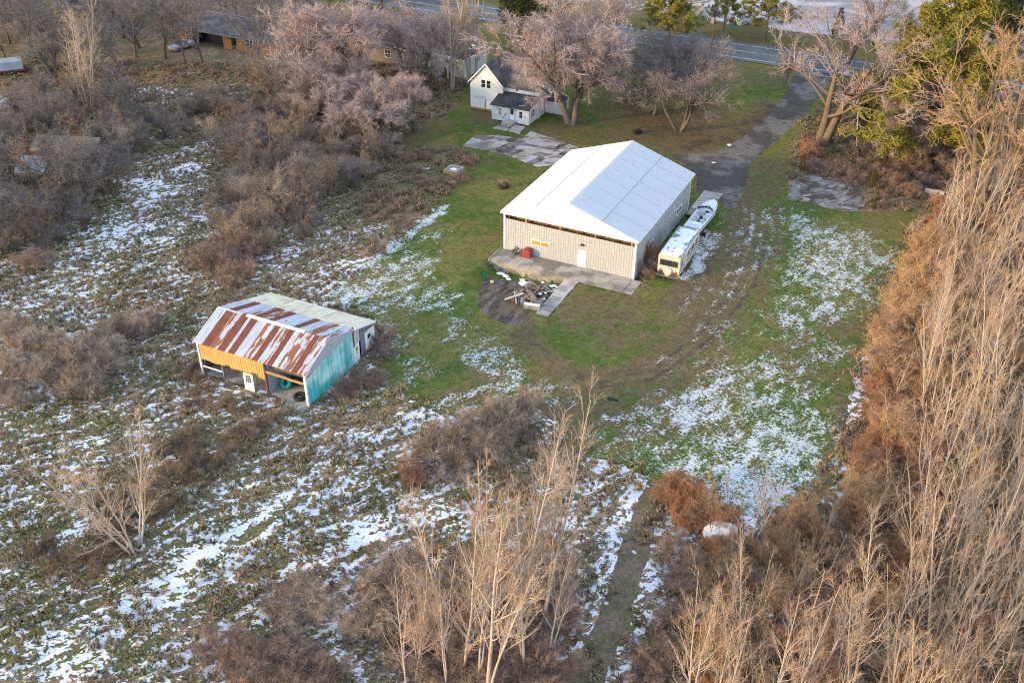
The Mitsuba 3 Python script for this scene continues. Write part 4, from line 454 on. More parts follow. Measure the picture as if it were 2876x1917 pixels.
for side in (0, 1):
    O = (-BOH, -.3, BHE - BOH * sl + .05) if side == 0 else (BW + BOH, -.3, BHE - BOH * sl + .05)
    S = (ca, 0, sa) if side == 0 else (-ca, 0, sa); N = (-sa, 0, ca) if side == 0 else (sa, 0, ca)
    for row, (a0, a1, dz) in enumerate(((0, slen * .53, 0), (slen * .525, slen, .018))):
        for k in range(21):
            z = rng.uniform(0, .006)
            Ok = np.array(O) + (dz + z) * np.array(N)
            put('roof_sheet', panel(Ok, (0, 1, 0), S, N, k * L / 21, (k + 1) * L / 21, a0, a1, L / 21 / 3, .03), 'roof_metal', BARN, b)
for side in (0, 1):
    S = np.array((ca, 0, sa) if side == 0 else (-ca, 0, sa)); N = np.array((-sa, 0, ca) if side == 0 else (sa, 0, ca)); O = np.array((-BOH, -.3, BHE - BOH * sl + .05) if side == 0 else (BW + BOH, -.3, BHE - BOH * sl + .05))
    q_ = O + S * slen * .523 + N * .052; put('lap_joint', MB().beam(q_, q_ + np.array([0, L, 0]), .035, .03, N), 'metal_grey', BARN, b)
    for k in range(1, 7): q_ = O + np.array([0, k * L / 7, 0]) + N * .045; put('seam', MB().beam(q_, q_ + S * slen * .5, .03, .03, N).beam(q_ + S * slen * .53 + N * .02, q_ + S * slen * .985 + N * .02, .03, .03, N), 'seam_grey', BARN, b)
put('ridge_cap', MB().prism([(BW / 2 - .22, -.32, BHR - .02), (BW / 2, -.32, BHR + .08), (BW / 2 + .22, -.32, BHR - .02), (BW / 2, -.32, BHR + .045)], (0, L + .04, 0)), 'roof_metal', BARN, b)
for yy in (-.345, BL + .302):
    put('rake_trim', MB().prism([(-BOH, yy, BHE - BOH * sl - .12), (BW / 2, yy, BHR - .12), (BW + BOH, yy, BHE - BOH * sl - .12), (BW + BOH, yy, BHE - BOH * sl + .08), (BW / 2, yy, BHR + .06), (-BOH, yy, BHE - BOH * sl + .08)], (0, .043, 0)), 'trim_white', BARN, b)
for ue in (-BOH - .025, BW + BOH): put('eave_trim', MB().box((ue, -.3, BHE - BOH * sl - .1), (ue + .025, BL + .3, BHE - BOH * sl + .055)), 'trim_white', BARN, b)
d = put('door', MB().box((9.42, -.03, .03), (10.28, .03, 2.05)), 'door_white', BARN, b)
put('frame', MB().box((9.33, -.06, 0), (9.42, .04, 2.14)).box((10.28, -.06, 0), (10.37, .04, 2.14)).box((9.42, -.06, 2.05), (10.28, .04, 2.14)), 'trim_white', BARN, d)
put('handle', MB().box((9.5, -.08, 1.0), (9.56, -.03, 1.1)), 'metal_grey', BARN, d)
w = put('window', MB().box((3.62, -.052, 1.52), (4.62, -.02, 2.02)).box((4.72, -.052, 1.52), (5.72, -.02, 2.02)), 'board_orange', BARN, b)
put('frame', MB().box((3.52, -.075, 1.42), (5.82, -.0, 1.52)).box((3.52, -.075, 2.02), (5.82, 0, 2.12)).box((3.52, -.075, 1.52), (3.62, 0, 2.02)).box((5.72, -.075, 1.52), (5.82, 0, 2.02)).box((4.62, -.07, 1.52), (4.72, 0, 2.02)), 'trim_white', BARN, w)
put('lamp', MB().prism([(9.6, -.05, 2.85), (10.05, -.05, 2.85), (9.98, -.05, 3.0), (9.67, -.05, 3.0)], (0, -.25, -.03)), 'steel_dark', BARN, b)
win(BARN, b, 14.6, 1.5, 1.9, .7, BW + .035, 'v', 'glass_pale', 0, 1, 1); win(BARN, b, 4.4, 1.5, 1.7, .7, BW + .035, 'v', 'glass_pale', 0, 1, 1)

# ------------------------------------------------------------------ loading dock, its side strip and the rear apron
dk = thing('loading_dock', 'stained concrete loading dock along the front of the pale barn', 'dock')
us = [-.3, 1.95, 4.7, 7.3, 9.4, 11.6, 13.9, 16.0, 17.12]
for k in range(8):
    h = .05 if k < 7 else .02
    put('slab', MB().box((us[k] + .012, -3.22, -.28), (us[k + 1] - .012, -.09, h - .004 * (k % 3))), 'concrete', BARN, dk)
put('retaining_wall', MB().box((-.28, -3.2, -1.7), (9.3, -2.95, -.26)), 'concrete', BARN, dk)
put('end_wall', MB().box((-.32, -3.25, -1.5), (-.02, -.02, -.285)).box((-.42, -3.3, -1.4), (-.305, 0, .13)), 'concrete_pale', BARN, dk)
st = thing('concrete_strip', 'narrow pale concrete walkway running out from the dock beside the rubble', 'walkway')
for k in range(4): put('slab', MB().box((9.3 + .02 * k, -3.35 - 2.03 * (k + 1) + .03, -.22), (10.88 - .05 * (k % 2), -3.35 - 2.03 * k, .06 - .012 * k)), 'concrete_pale' if k < 3 else 'concrete', BARN, st)
put('side_wall', MB().box((9.25, -11.3, -1.6), (9.47, -3.4, -.225)), 'concrete', BARN, st)
ap = thing('rear_apron', 'concrete apron at the far right corner of the barn beside the boat bow', 'slab')
for k in range(4): put('slab', MB().box((16.3, 18.6 + 2. * k, -.1), (17.9 + .3 * k, 20.55 + 2. * k, .06)), 'concrete_pale' if k % 2 else 'concrete', BARN, ap)

# things on the dock
pk = thing('red_cabinet', 'rusty red metal cabinet leaning on the barn wall under the orange window', 'cabinet')
put('body', MB().box((2.75, -1.0, .05), (3.75, -.2, .82)), 'red_paint', BARN, pk)
put('lid', MB().prism([(2.7, -1.03, .822), (3.8, -1.03, .822), (3.45, -1.03, 1.06), (3.0, -1.03, 1.06)], (0, .85, 0)), 'red_paint', BARN, pk)
put('latch', MB().box((3.5, -1.04, .5), (3.62, -1.0, .62)), 'steel_dark', BARN, pk)
fp = thing('firewood_pile', 'small untidy pile of sticks and logs left of the red cabinet', 'woodpile')
for k in range(16):
    x, z = 1.55 + .26 * (k % 5) + rng.uniform(-.08, .08), .13 + .17 * (k // 5); yw = rng.uniform(-.1, .1)
    put('log', MB().tube([(x, -.85 + yw, z), (x + rng.uniform(-.1, .1), -.15, z + .04)], .085, 6), 'wood_grey' if k % 3 else 'stone_pale', BARN, fp)

# ------------------------------------------------------------------ rubble at the pit
def chunk(c, s, seed, flat=.7):
    r = np.random.default_rng(seed); m = trimesh.creation.icosphere(subdivisions=1)
    v = np.array(m.vertices); v = np.sign(v) * np.abs(v) ** .7
    v = v * (1 + .35 * (r.random((len(v), 1)) - .5)) * np.array([s, s * r.uniform(.6, 1), s * flat]); a = r.uniform(0, 6.3)
    R = np.array([[math.cos(a), -math.sin(a), 0], [math.sin(a), math.cos(a), 0], [0, 0, 1]])
    return MB().add(v @ R.T + np.array(c), m.faces)
def zat(fr, u, v): p = fr((u, v, 0)); return float(ground_at(p[0], p[1]))
rr = np.random.default_rng(12)
spots = []
for k in range(46):
    v_ = rr.uniform(-10.6, -4.0); u_ = rr.uniform(5.6 + .2 * max(0, -5 - v_) * .3, 9.1); sz = rr.uniform(.16, .48)
    spots.append((u_, v_, sz)); zz = zat(BARN, u_, v_)
    single('rubble_chunk', 'broken chunk of dark rubble in the hollow beside the concrete walkway', 'rubble', chunk((u_, v_, zz + sz * .35), sz, 100 + k), ('dark_stone', 'wood_brown', 'stone', 'block_grey')[k % 4], BARN, 'rubble chunks in the hollow')
def plank(name, label, p, q, w, h, m, z0=None):
    a, c = np.array(p), np.array(q)
    return single(name, label, 'board', MB().beam(a, c, w, h), m)
g_ = lambda xy, dz: (xy[0], xy[1], float(ground_at(xy[0], xy[1])) + dz)
plank('timber_board', 'wide weathered grey board lying diagonally on the rubble', g_((1.72, 90.74), .55), g_((2.66, 87.57), .5), .5, .12, 'wood_grey')
plank('timber_board', 'pale narrow board propped up behind the wide grey board', g_((3.19, 91.09), .6), g_((4.03, 92.57), .9), .22, .14, 'wood_grey')
plank('timber_board', 'short orange-tan board end sticking out left of the wide grey board', g_((1.2, 88.9), .35), g_((2.2, 90.0), .5), .24, .12, 'wood_orange')
plank('timber_board', 'thin brown plank crossing under the pale narrow board', g_((2.0, 91.5), .4), g_((3.6, 91.7), .4), .2, .1, 'wood_brown')
for k in range(14):
    u_, v_ = rr.uniform(5.6, 8.7), rr.uniform(-10, -4.4); a_ = rr.uniform(0, 3.14); l_ = rr.uniform(.5, 1.4); p0 = BARN((u_ - l_ * math.cos(a_), v_ - l_ * math.sin(a_), 0)); p1 = BARN((u_ + l_ * math.cos(a_), v_ + l_ * math.sin(a_), 0)); zz = zat(BARN, u_, v_)
    single('scrap_board', 'broken length of scrap lumber jumbled in the hollow by the dock', 'board', MB().beam((p0[0], p0[1], zz + rr.uniform(.2, .5)), (p1[0], p1[1], zz + rr.uniform(.4, .95)), rr.uniform(.1, .26), .07), ('wood_grey', 'wood_brown', 'wood_grey', 'stone_pale')[k % 4], None, 'scrap lumber in the hollow')
sb = thing('concrete_beam', 'snow-capped concrete beam across the near end of the rubble', 'beam')
pa, pb = g_((1.25, 87.15), .3), g_((2.9, 86.7), .3)
put('block', MB().beam(pa, pb, .45, .5), 'concrete', None, sb)
put('snow_cap', MB().beam(np.array(pa) + (0, 0, .3), np.array(pb) + (0, 0, .3), .36, .1), 'snow', None, sb)
def mound(c, s, h, seed, n=22):
    r = np.random.default_rng(seed); a = np.arange(n) * 2 * np.pi / n
    v = [(c[0], c[1], c[2] + h)]; f = []
    for k, q in enumerate((.45, .8, 1.0)):
        rad = s * q * (1 + .45 * (meshkit.noise(np.stack([np.cos(a) * 1.7 + seed, np.sin(a) * 1.7, 0 * a + k * .3], -1), seed) - .5) * 2)
        zz = c[2] + h * (.9, .5, -.2)[k]
        v += [(c[0] + rad[i] * math.cos(a[i]), c[1] + rad[i] * .7 * math.sin(a[i]), zz) for i in range(n)]
    f += [[0, 1 + i, 1 + (i + 1) % n] for i in range(n)]
    for k in range(2): f += [[1 + k * n + i, 1 + (k + 1) * n + i, 1 + (k + 1) * n + (i + 1) % n] for i in range(n)] + [[1 + k * n + i, 1 + (k + 1) * n + (i + 1) % n, 1 + k * n + (i + 1) % n] for i in range(n)]
    return MB().add(v, f)
sm = MB()
for k in range(14):
    v_ = rr.uniform(-9.8, -3.8); u_ = rr.uniform(6.6, 9.0)
    sm.add(*mound((u_, v_, zat(BARN, u_, v_) + rr.uniform(.15, .5)), rr.uniform(.12, .32), .08, k, 12).get())
for u_, v_, s_ in ((1.6, -3.9, .5), (2.3, -4.2, .45), (2.9, -4.7, .35), (4.4, -4.1, .35), (4.8, -4.9, .55), (5.3, -4.5, .45), (5.0, -5.4, .4)): sm.add(*mound((u_, v_, zat(BARN, u_, v_) + .07), s_, .07, int(u_ * 50)).get())
put('snow', sm, 'snow', BARN); labels['snow'] = {'label': 'patches of old snow caught among the rubble by the dock', 'category': 'snow', 'kind': 'stuff'}
single('stone', 'pale round stone on the dirt ramp near the dock corner', 'stone', chunk(g_((-2.3, 93.6), .12), .22, 77), 'stone_pale')
single('bucket', 'small turquoise tub at the grass edge by the dock corner', 'tub', MB().tube([g_((-3.3, 95.2), -.02), g_((-3.3, 95.2), .3)], .2, 10), 'teal_paint')

# ------------------------------------------------------------------ broken slabs of the two old pads
def fragments(poly, n, seed, gap, key, z, mats, shrink=.86, drop=.25):
    r = np.random.default_rng(seed); P = shapely.Polygon(poly)
    x0, y0, x1, y1 = P.bounds; pts = []
    while len(pts) < n:
        q = (r.uniform(x0, x1), r.uniform(y0, y1))
        if P.contains(shapely.Point(q)): pts.append(q)
    A_ = np.array([[.893, .45], [-.45, .893]]) * np.array([[1.0], [2.3]])      # pieces run long across the pad
    B_ = np.linalg.inv(A_); aff = lambda g, M: shapely.affinity.affine_transform(g, [M[0, 0], M[0, 1], M[1, 0], M[1, 1], 0, 0])
    PA = aff(P, A_)
    for cell in shapely.voronoi_polygons(shapely.MultiPoint((np.array(pts) @ A_.T).tolist()), extend_to=PA).geoms:
        if r.random() < drop: continue
        c = aff(cell, B_).intersection(P).buffer(-gap * r.uniform(.6, 2.4))
        for g in getattr(c, 'geoms', [c]):
            if g.is_empty or g.area < .25: continue
            ring = np.array(g.simplify(.08).exterior.coords)[:-1]
            # ragged edge
            dense = []
            for a, bb in zip(ring, np.roll(ring, -1, 0)):
                m_ = max(1, int(np.linalg.norm(bb - a) / .5)); dense += [a + (bb - a) * t / m_ + (r.normal(0, .07, 2) if t else 0) for t in range(m_)]
            g2 = shapely.Polygon(dense).buffer(0)
            if g2.geom_type != 'Polygon' or g2.area < .2: continue
            m = trimesh.creation.extrude_polygon(g2, .16, engine='earcut'); v = np.array(m.vertices)
            v[:, 2] += z - .12 + r.uniform(-.03, .03) + (v[:, :2] - v[:, :2].mean(0)) @ r.normal(0, .008, 2)
            put('slab', (v, m.faces), mats[int(r.integers(len(mats)))], None, key)
pd = thing('broken_paving', 'broken grey concrete parking pad between the farmhouse and the barn', 'paving')
fragments(PADS[0], 34, 3, .02, pd, .05, ('paving', 'concrete_pale', 'paving', 'concrete'), drop=.16)
fd = thing('ruined_slab', 'cracked leaf-strewn foundation slab at the right edge of the lawn', 'slab')
fragments(PADS[1], 60, 4, .09, fd, .05, ('paving_old', 'paving_old', 'concrete'), drop=.42)

# ------------------------------------------------------------------ patchwork shed
s = thing('patchwork_shed', 'derelict open-fronted shed with a rust-striped metal roof and teal end wall', 'shed')
SL, SD1, SD2, SD3, SHF, SHR, SHM, SHE = 12.16, 3.75, 7.57, 11.27, 3.72, 5.22, 4.02, 2.86
def slope_sheets(v0, z0, v1, z1, fr_list, ov, dz=0.05):
    n_ = math.hypot(v1 - v0, z1 - z0); S = np.array([0, (v1 - v0) / n_, (z1 - z0) / n_]); N = np.array([0, -S[2], S[1]])
    x = -SL - .25; tot = sum(a for a, _ in fr_list); W_ = SL + .5
    for k, (fw, m) in enumerate(fr_list):
        x1 = x + W_ * fw / tot
        put('roof_sheet', panel(np.array([0, v0, z0]) + N * (dz + .006 * (k % 3)) - S * ov, (1, 0, 0), S, N, x, min(x1 + .02, .25), 0, n_ + ov, .19, .024, ((0, 0), (.3, 0), (.5, 1), (.7, 1), (.9, 0))), m, SHED, s); x = x1
G_, R_, P_, Q_ = 'galv', 'rust', 'galv_spotted', 'galv_rusty'
slope_sheets(0, SHF, SD1, SHR, [(.085, G_), (.075, R_), (.075, P_), (.07, R_), (.03, G_), (.06, R_), (.085, G_), (.08, Q_), (.05, R_), (.085, P_), (.05, R_), (.045, G_), (.085, Q_), (.04, P_), (.045, R_), (.085, P_)], .28)
slope_sheets(SD1, SHR, SD2, SHM, [(.09, G_), (.07, R_), (.085, G_), (.075, P_), (.06, R_), (.075, Q_), (.06, R_), (.09, G_), (.08, G_), (.06, R_), (.09, G_), (.08, Q_), (.06, G_), (.07, P_)], .0)
slope_sheets(SD2, SHM - .03, SD3, SHE, [(1, 'cream_metal')] * 8, .0, .03)
put('ridge_cap', MB().prism([(-9.0, SD1 - .22, SHR + .02), (-9.0, SD1, SHR + .16), (-9.0, SD1 + .25, SHR + .04), (-9.0, SD1, SHR + .11)], (6.6, 0, 0)), 'trim_white', SHED, s)
put('ridge_cap', MB().prism([(-12.4, SD1 - .12, SHR + .03), (-12.4, SD1, SHR + .11), (-12.4, SD1 + .15, SHR + .03)], (2.9, 0, 0)), 'galv', SHED, s)
zw = lambda v: (SHF + (SHR - SHF) * v / SD1 if v < SD1 else SHR + (SHM - SHR) * (v - SD1) / (SD2 - SD1)) - .03
zw.breaks = [SD1]
low = lambda v: min(zw(v), 2.95 + .30 * v if v < 1.6 else 3.43 + .04 * v); low.breaks = [SD1, 1.6]
put('end_wall', panel((0, 0, 0), (0, 1, 0), (0, 0, 1), (1, 0, 0), 0, SD2, .0, low, .2, .03), 'teal_metal', SHED, s)
for v0, v1, m in ((.35, 1.45, 'mauve_metal'), (1.45, 2.3, 'olive_metal'), (2.3, 3.75, 'teal_pale'), (3.75, 4.9, 'mauve_metal'), (4.9, 6.7, 'olive_metal'), (6.7, SD2, 'teal_pale')):
    put('wall_patch', panel((.012, 0, 0), (0, 1, 0), (0, 0, 1), (1, 0, 0), v0, v1, lambda v: min(low(v) - .1, zw(v) - .05), zw, .2, .03), m, SHED, s)
put('end_wall', panel((-SL, 0, 0), (0, 1, 0), (0, 0, 1), (-1, 0, 0), 0, SD3, .0, lambda v: zw(min(v, SD2)) - max(0, v - SD2) * .31, .2, .03), 'galv_spotted', SHED, s)
put('rear_wall', panel((0, SD3, 0), (1, 0, 0), (0, 0, 1), (0, 1, 0), -SL, 0, .0, SHE - .05, .2, .03), 'wood_grey', SHED, s)
put('inner_wall', panel((0, SD2 - .1, 0), (1, 0, 0), (0, 0, 1), (0, -1, 0), -SL + .05, -.1, .0, 3.8, .2, .03), 'galv_spotted', SHED, s)
put('partition', panel((-4.55, 0, 0), (0, 1, 0), (0, 0, 1), (1, 0, 0), .2, SD2 - .2, .02, 3.1, .2, .03), 'teal_pale', SHED, s)
put('floor', MB().box((-SL + .05, .02, -.3), (-.1, SD2, .05)), 'concrete_pale', SHED, s)
r5 = np.random.default_rng(9)
for k, (u0, u1, v0) in enumerate(((-4.3, -2.6, -1.1), (-2.55, -1.2, -1.5), (-1.15, .0, -.9))): put('apron_slab', MB().box((u0, v0, -.2), (u1, -.02, .06 - .01 * k)), 'concrete_pale', SHED, s)
nb = 26
for k in range(nb):
    u0 = -SL + .12 + k * (SL - 4.55 - .12) / nb; u1 = u0 + (SL - 4.55 - .12) / nb - .05
    bot = 1.72 + .05 * math.sin(k * .9) + (.22 if 10 <= k <= 11 else 0) + r5.uniform(-.02, .02) - (.12 if k > 21 else 0)
    put('board', MB().box((u0, -.03 - r5.uniform(0, .012), bot), (u1, .02, SHF - .08)), 'yellow_board', SHED, s)
put('corner_post', MB().box((-.16, -.12, 0), (.05, .06, SHF - .02)), 'trim_white', SHED, s)
put('corner_post', MB().box((-SL - .06, -.1, 0), (-SL + .11, .08, SHF - .05)), 'trim_white', SHED, s)
put('post', MB().box((-4.62, -.08, 0), (-4.45, .1, SHF - .1)), 'wood_brown', SHED, s)
for u in (-9.75, -7.1): put('post', MB().box((u, .04, 0), (u + .14, .18, 1.9)), 'wood_grey', SHED, s)
put('rail', MB().box((-SL + .11, .0, .82), (-9.75, .06, .98)), 'trim_white', SHED, s)
put('board_backing', MB().box((-SL + .12, .03, 1.75), (-4.6, .06, SHF - .1)), 'wood_brown', SHED, s)
put('header_beam', MB().box((-4.45, -.05, 2.42), (-2.1, .03, 2.68)), 'wood_orange', SHED, s); put('header_beam', MB().box((-2.1, -.06, 2.38), (-.16, .02, 2.62)), 'wood_orange', SHED, s)
put('eave_board', MB().box((-4.5, -.14, SHF - .22), (.0, -.09, SHF - .06)), 'wood_grey', SHED, s)
put('dark_lintel', MB().box((-4.45, .5, 2.7), (-.1, .56, 3.4)), 'wood_brown', SHED, s)
dd = Fr(SHED((-6.7, -.55, 0))[:2], SHED.a + .12)
dk_ = put('door', MB().box((0, 0, .05), (.98, .05, 2.08)), 'door_white', dd, s)
pn = MB()
for i in range(3):
    for j in range(3): pn.box((.24 + .19 * i, -.012, 1.12 + .27 * j), (.39 + .19 * i, 0, 1.34 + .27 * j))
put('pane', pn, 'glass_dark', dd, dk_)
put('door_frame', MB().box((-5.72, -.05, 0), (-5.62, .06, 2.0)).box((-6.85, -.02, 0), (-6.75, .06, 2.0)), 'metal_grey', SHED, s)
put('sill', MB().box((-5.6, -.1, 0), (-4.65, .1, .12)), 'trim_white', SHED, s)
# rear annex end wall: sunflower door, dark gap, block wall, white panel with a window
put('drain_pipe', MB().tube([(.09, SD2 + .02, 2.0), (.09, SD2 + .02, SHM + .2)], .07, 6), 'rust', SHED, s)
put('annex_panel', MB().box((-.05, SD2 + .02, 2.05), (.02, SD2 + 1.1, 3.55)), 'cream_panel', SHED, s)
sd = put('annex_door', MB().box((-.04, SD2 + .04, .05), (.015, SD2 + .95, 2.04)), 'door_white', SHED, s)
fl = MB()
for k in range(9): a = k * .698; fl.box((.016, SD2 + .5 + .13 * math.cos(a) - .06, 1.15 + .2 * math.sin(a) - .08), (.03, SD2 + .5 + .13 * math.cos(a) + .06, 1.15 + .2 * math.sin(a) + .08))
put('flower', fl, 'flower_yellow', SHED, sd); put('leaf', MB().box((.016, SD2 + .36, 1.42), (.032, SD2 + .62, 1.68)), 'leaf_green', SHED, sd)
zx = lambda v: SHM - .1 - (v - SD2) * (SHM - SHE) / (SD3 - SD2)
zx.breaks = []
put('annex_wall', panel((-.02, 0, 0), (0, 1, 0), (0, 0, 1), (1, 0, 0), SD2 + 1.25, SD3 - .0, 0, zx, .4, .012), 'block_grey', SHED, s)
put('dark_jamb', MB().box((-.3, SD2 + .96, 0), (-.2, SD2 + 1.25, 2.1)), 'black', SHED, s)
ap_ = put('annex_board', MB().box((.012, SD3 - 1.75, .05), (.05, SD3 - .05, 2.45)), 'trim_white', SHED, s)
put('window_pane', MB().box((.05, SD3 - 1.3, 1.5), (.062, SD3 - .8, 2.0)), 'glass_dark', SHED, ap_)
put('rake_trim', MB().prism([(.2, SD2, SHM - .16), (.2, SD3 + .05, SHE - .14), (.2, SD3 + .05, SHE + .06), (.2, SD2, SHM + .04)], (.06, 0, 0)), 'trim_white', SHED, s)
put('rake_trim', MB().prism([(.21, -.28, SHF - .22), (.21, SD1, SHR - .1), (.21, SD2, SHM - .12), (.21, SD2, SHM + .06), (.21, SD1, SHR + .09), (.21, -.28, SHF - .05)], (.05, 0, 0)), 'galv', SHED, s)
put('rake_trim', MB().prism([(-SL - .28, -.28, SHF - .22), (-SL - .28, SD1, SHR - .1), (-SL - .28, SD1, SHR + .09), (-SL - .28, -.28, SHF - .05)], (.05, 0, 0)), 'trim_white', SHED, s)

def torus(R, r, n=22, m=10):
    a, b_ = np.meshgrid(np.arange(n) * 2 * np.pi / n, np.arange(m) * 2 * np.pi / m, indexing='ij')
    sq = np.sign(np.sin(b_)) * np.abs(np.sin(b_)) ** .8
    v = np.stack([(R + r * np.cos(b_)) * np.cos(a), (R + r * np.cos(b_)) * np.sin(a), r * 1.1 * sq], -1).reshape(-1, 3)
    i, j = np.meshgrid(np.arange(n), np.arange(m), indexing='ij')
    f = np.stack([i * m + j, ((i + 1) % n) * m + j, ((i + 1) % n) * m + (j + 1) % m, i * m + (j + 1) % m], -1).reshape(-1, 4)
    return v, f
def tire(label, xy, R, r, m, tilt=0.0, az=0.0, z=0.0, group=None):
    v, f = torus(R, r); ct, st_ = math.cos(tilt), math.sin(tilt)
    v = v @ np.array([[1, 0, 0], [0, ct, -st_], [0, st_, ct]]).T
    c, s_ = math.cos(az), math.sin(az); v = v @ np.array([[c, -s_, 0], [s_, c, 0], [0, 0, 1]]).T
    v[:, 2] -= v[:, 2].min() - z
    return single('tire', label, 'tire', MB().add(v + np.array([xy[0], xy[1], 0]), f), m, None, group, smooth=True)
tire('turquoise painted tire standing in the open right bay of the shed', (-21.0, 72.5), .42, .2, 'teal_paint', 1.05, -.44, .05)
tire('dark tire standing just right of the turquoise tire in the shed bay', (-20.2, 73.0), .38, .17, 'rubber', .9, -.3, .05)
tire('black tire lying flat at the mouth of the right shed bay', (-19.43, 70.75), .42, .18, 'rubber', .1, 0, .06)
tire('grey tire planter full of dry twigs alone on the lawn left of the barn', (-1.3, 117.77), .52, .22, 'rubber', .1, 0, 0)
# ------------------------------------------------------------------ farmhouse
h = thing('farmhouse', 'weathered white two-storey farmhouse with grey shingle roofs and a lean-to porch', 'house')
GX0, GX1, GV, GVE = -11.37, -5.78, 2.76, 10.6; GC = (GX0 + GX1) / 2
WP, DP, HP, HPT, HE, HR, DM, GHE, GHR = 6.22, 3.61, 2.37, 3.3, 4.43, 7.34, 5.68, 4.6, 7.51
def gable_wall(u0, u1, v, he, hr, t=.12): c = (u0 + u1) / 2; return MB().prism([(u0, v, 0), (u1, v, 0), (u1, v, he), (c, v, hr - .06), (u0, v, he)], (0, t, 0))
put('wall', gable_wall(GX0, GX1, GV, GHE, GHR), 'siding_white', HOUSE, h)
put('wall', MB().box((GX0, GV + .12, 0), (GX0 + .12, GVE, GHE)), 'siding_white', HOUSE, h); put('wall', MB().box((GX1 - .12, GV + .12, 0), (GX1, DP, GHE)), 'siding_white', HOUSE, h)
put('wall', gable_wall(GX0 + .001, GX1 - .001, GVE, GHE, GHR, .1), 'siding_white', HOUSE, h)
put('wall', MB().box((GX1 - .1, DP, 0), (-.12, DP + .12, HE)), 'siding_white', HOUSE, h)
put('wall', MB().prism([(0, DP, 0), (0, DP + DM, 0), (0, DP + DM, HE), (0, DP + DM / 2, HR - .06), (0, DP, HE)], (-.12, 0, 0)), 'siding_white', HOUSE, h)
put('wall', MB().box((GX1, DP + DM - .12, 0), (-.12, DP + DM, HE)), 'siding_white', HOUSE, h)
put('foundation', MB().box((GX0 - .02, GV - .03, 0), (GX1 - .1, GV - .001, .32)), 'brick_tan', HOUSE, h)
put('wall', MB().box((-WP, 0, 0), (0, .1, HP)), 'siding_white', HOUSE, h)
for u in (-WP, -.1): put('wall', MB().prism([(u, .1, 0), (u, DP - .005, 0), (u, DP - .005, HPT - .03), (u, .1, HP + .02)], (.1, 0, 0)), 'siding_white', HOUSE, h)
def roof_slab(parent, fr, a, b, c, d, t, m, name='roof'): return put(name, MB().prism([a, b, c, d], (0, 0, t)), m, fr, parent)
gs = (GHR - GHE) / ((GX1 - GX0) / 2); o = .35
roof_slab(h, HOUSE, (GX0 - o, GV - .35, GHE - o * gs), (GC, GV - .35, GHR), (GC, GVE + .3, GHR), (GX0 - o, GVE + .3, GHE - o * gs), .1, 'shingle_grey')
roof_slab(h, HOUSE, (GC, GV - .35, GHR), (GX1 + o, GV - .35, GHE - o * gs), (GX1 + o, GVE + .3, GHE - o * gs), (GC, GVE + .3, GHR), .1, 'shingle_grey')
ms = (HR - HE) / (DM / 2)
r1 = roof_slab(h, HOUSE, (GC, DP - o, HE - o * ms), (.3, DP - o, HE - o * ms), (.3, DP + DM / 2, HR), (GC, DP + DM / 2, HR), .1, 'shingle_grey')
roof_slab(h, HOUSE, (GC, DP + DM / 2, HR), (.3, DP + DM / 2, HR), (.3, DP + DM + o, HE - o * ms), (GC, DP + DM + o, HE - o * ms), .1, 'shingle_grey')
roof_slab(h, HOUSE, (-WP - .22, -.32, HP - .06), (.22, -.32, HP - .06), (.22, DP - .01, HPT), (-WP - .22, DP - .01, HPT), .09, 'shingle_dark', 'porch_roof')
tri = lambda u0, u1, v, he, hr, oo, sl_: MB().prism([(u0 - oo, v, he - oo * sl_ - .12), ((u0 + u1) / 2, v, hr - .12), ((u0 + u1) / 2, v, hr + .09), (u0 - oo, v, he - oo * sl_ + .09)], (0, .04, 0)).prism([(u1 + oo, v, he - oo * sl_ - .12), ((u0 + u1) / 2, v, hr - .12), ((u0 + u1) / 2, v, hr + .09), (u1 + oo, v, he - oo * sl_ + .09)], (0, .04, 0))
put('rake_trim', tri(GX0, GX1, GV - .395, GHE, GHR, o, gs), 'trim_white', HOUSE, h)
put('rake_trim', MB().prism([(.305, DP - o, HE - o * ms - .12), (.305, DP + DM / 2, HR - .12), (.305, DP + DM / 2, HR + .08), (.305, DP - o, HE - o * ms + .08)], (.04, 0, 0)).prism([(.305, DP + DM + o, HE - o * ms - .12), (.305, DP + DM / 2, HR - .12), (.305, DP + DM / 2, HR + .08), (.305, DP + DM + o, HE - o * ms + .08)], (.04, 0, 0)), 'trim_white', HOUSE, h)
put('valley', MB().beam((GX1 + .3, DP - .2, GHE - .18), (GC + .25, DP + DM / 2 - .2, GHR - .1), .25, .06), 'steel_dark', HOUSE, h)
put('corner_trim', MB().box((GX0 - .03, GV - .03, .3), (GX0 + .1, GV + .1, GHE)).box((GX1 - .1, GV - .03, .3), (GX1 + .03, GV - .002, GHE - .2)).box((-.09, -.03, 0), (.03, -.001, HP)).box((-WP - .03, -.03, 0), (-WP + .1, -.001, HP)), 'trim_white', HOUSE, h)
win(HOUSE, h, GC - .85, 3.7, .62, 1.15, GV); win(HOUSE, h, GC + .08, 3.7, .62, 1.15, GV)
win(HOUSE, h, GX1 - .95, 1.5, .55, .9, GV, pane='glass_pale', bars=0)
put('board', MB().box((GX1 - 2.9, GV - .06, 0.35), (GX1 - 1.0, GV - .002, 1.75)), 'trim_white', HOUSE, h); put('downpipe', MB().beam((GX1 - 3.1, GV - .1, .05), (GX1 - 2.9, GV - .1, 1.9), .14, .1), 'metal_grey', HOUSE, h)
win(HOUSE, h, -5.05, .95, .5, 1.0, 0, pane='wood_orange'); win(HOUSE, h, -1.55, .95, .5, 1.0, 0)
win(HOUSE, h, .9, .95, .5, 1.0, 0, 'v', out=1); win(HOUSE, h, 1.6, .95, .5, 1.0, 0, 'v', out=1)
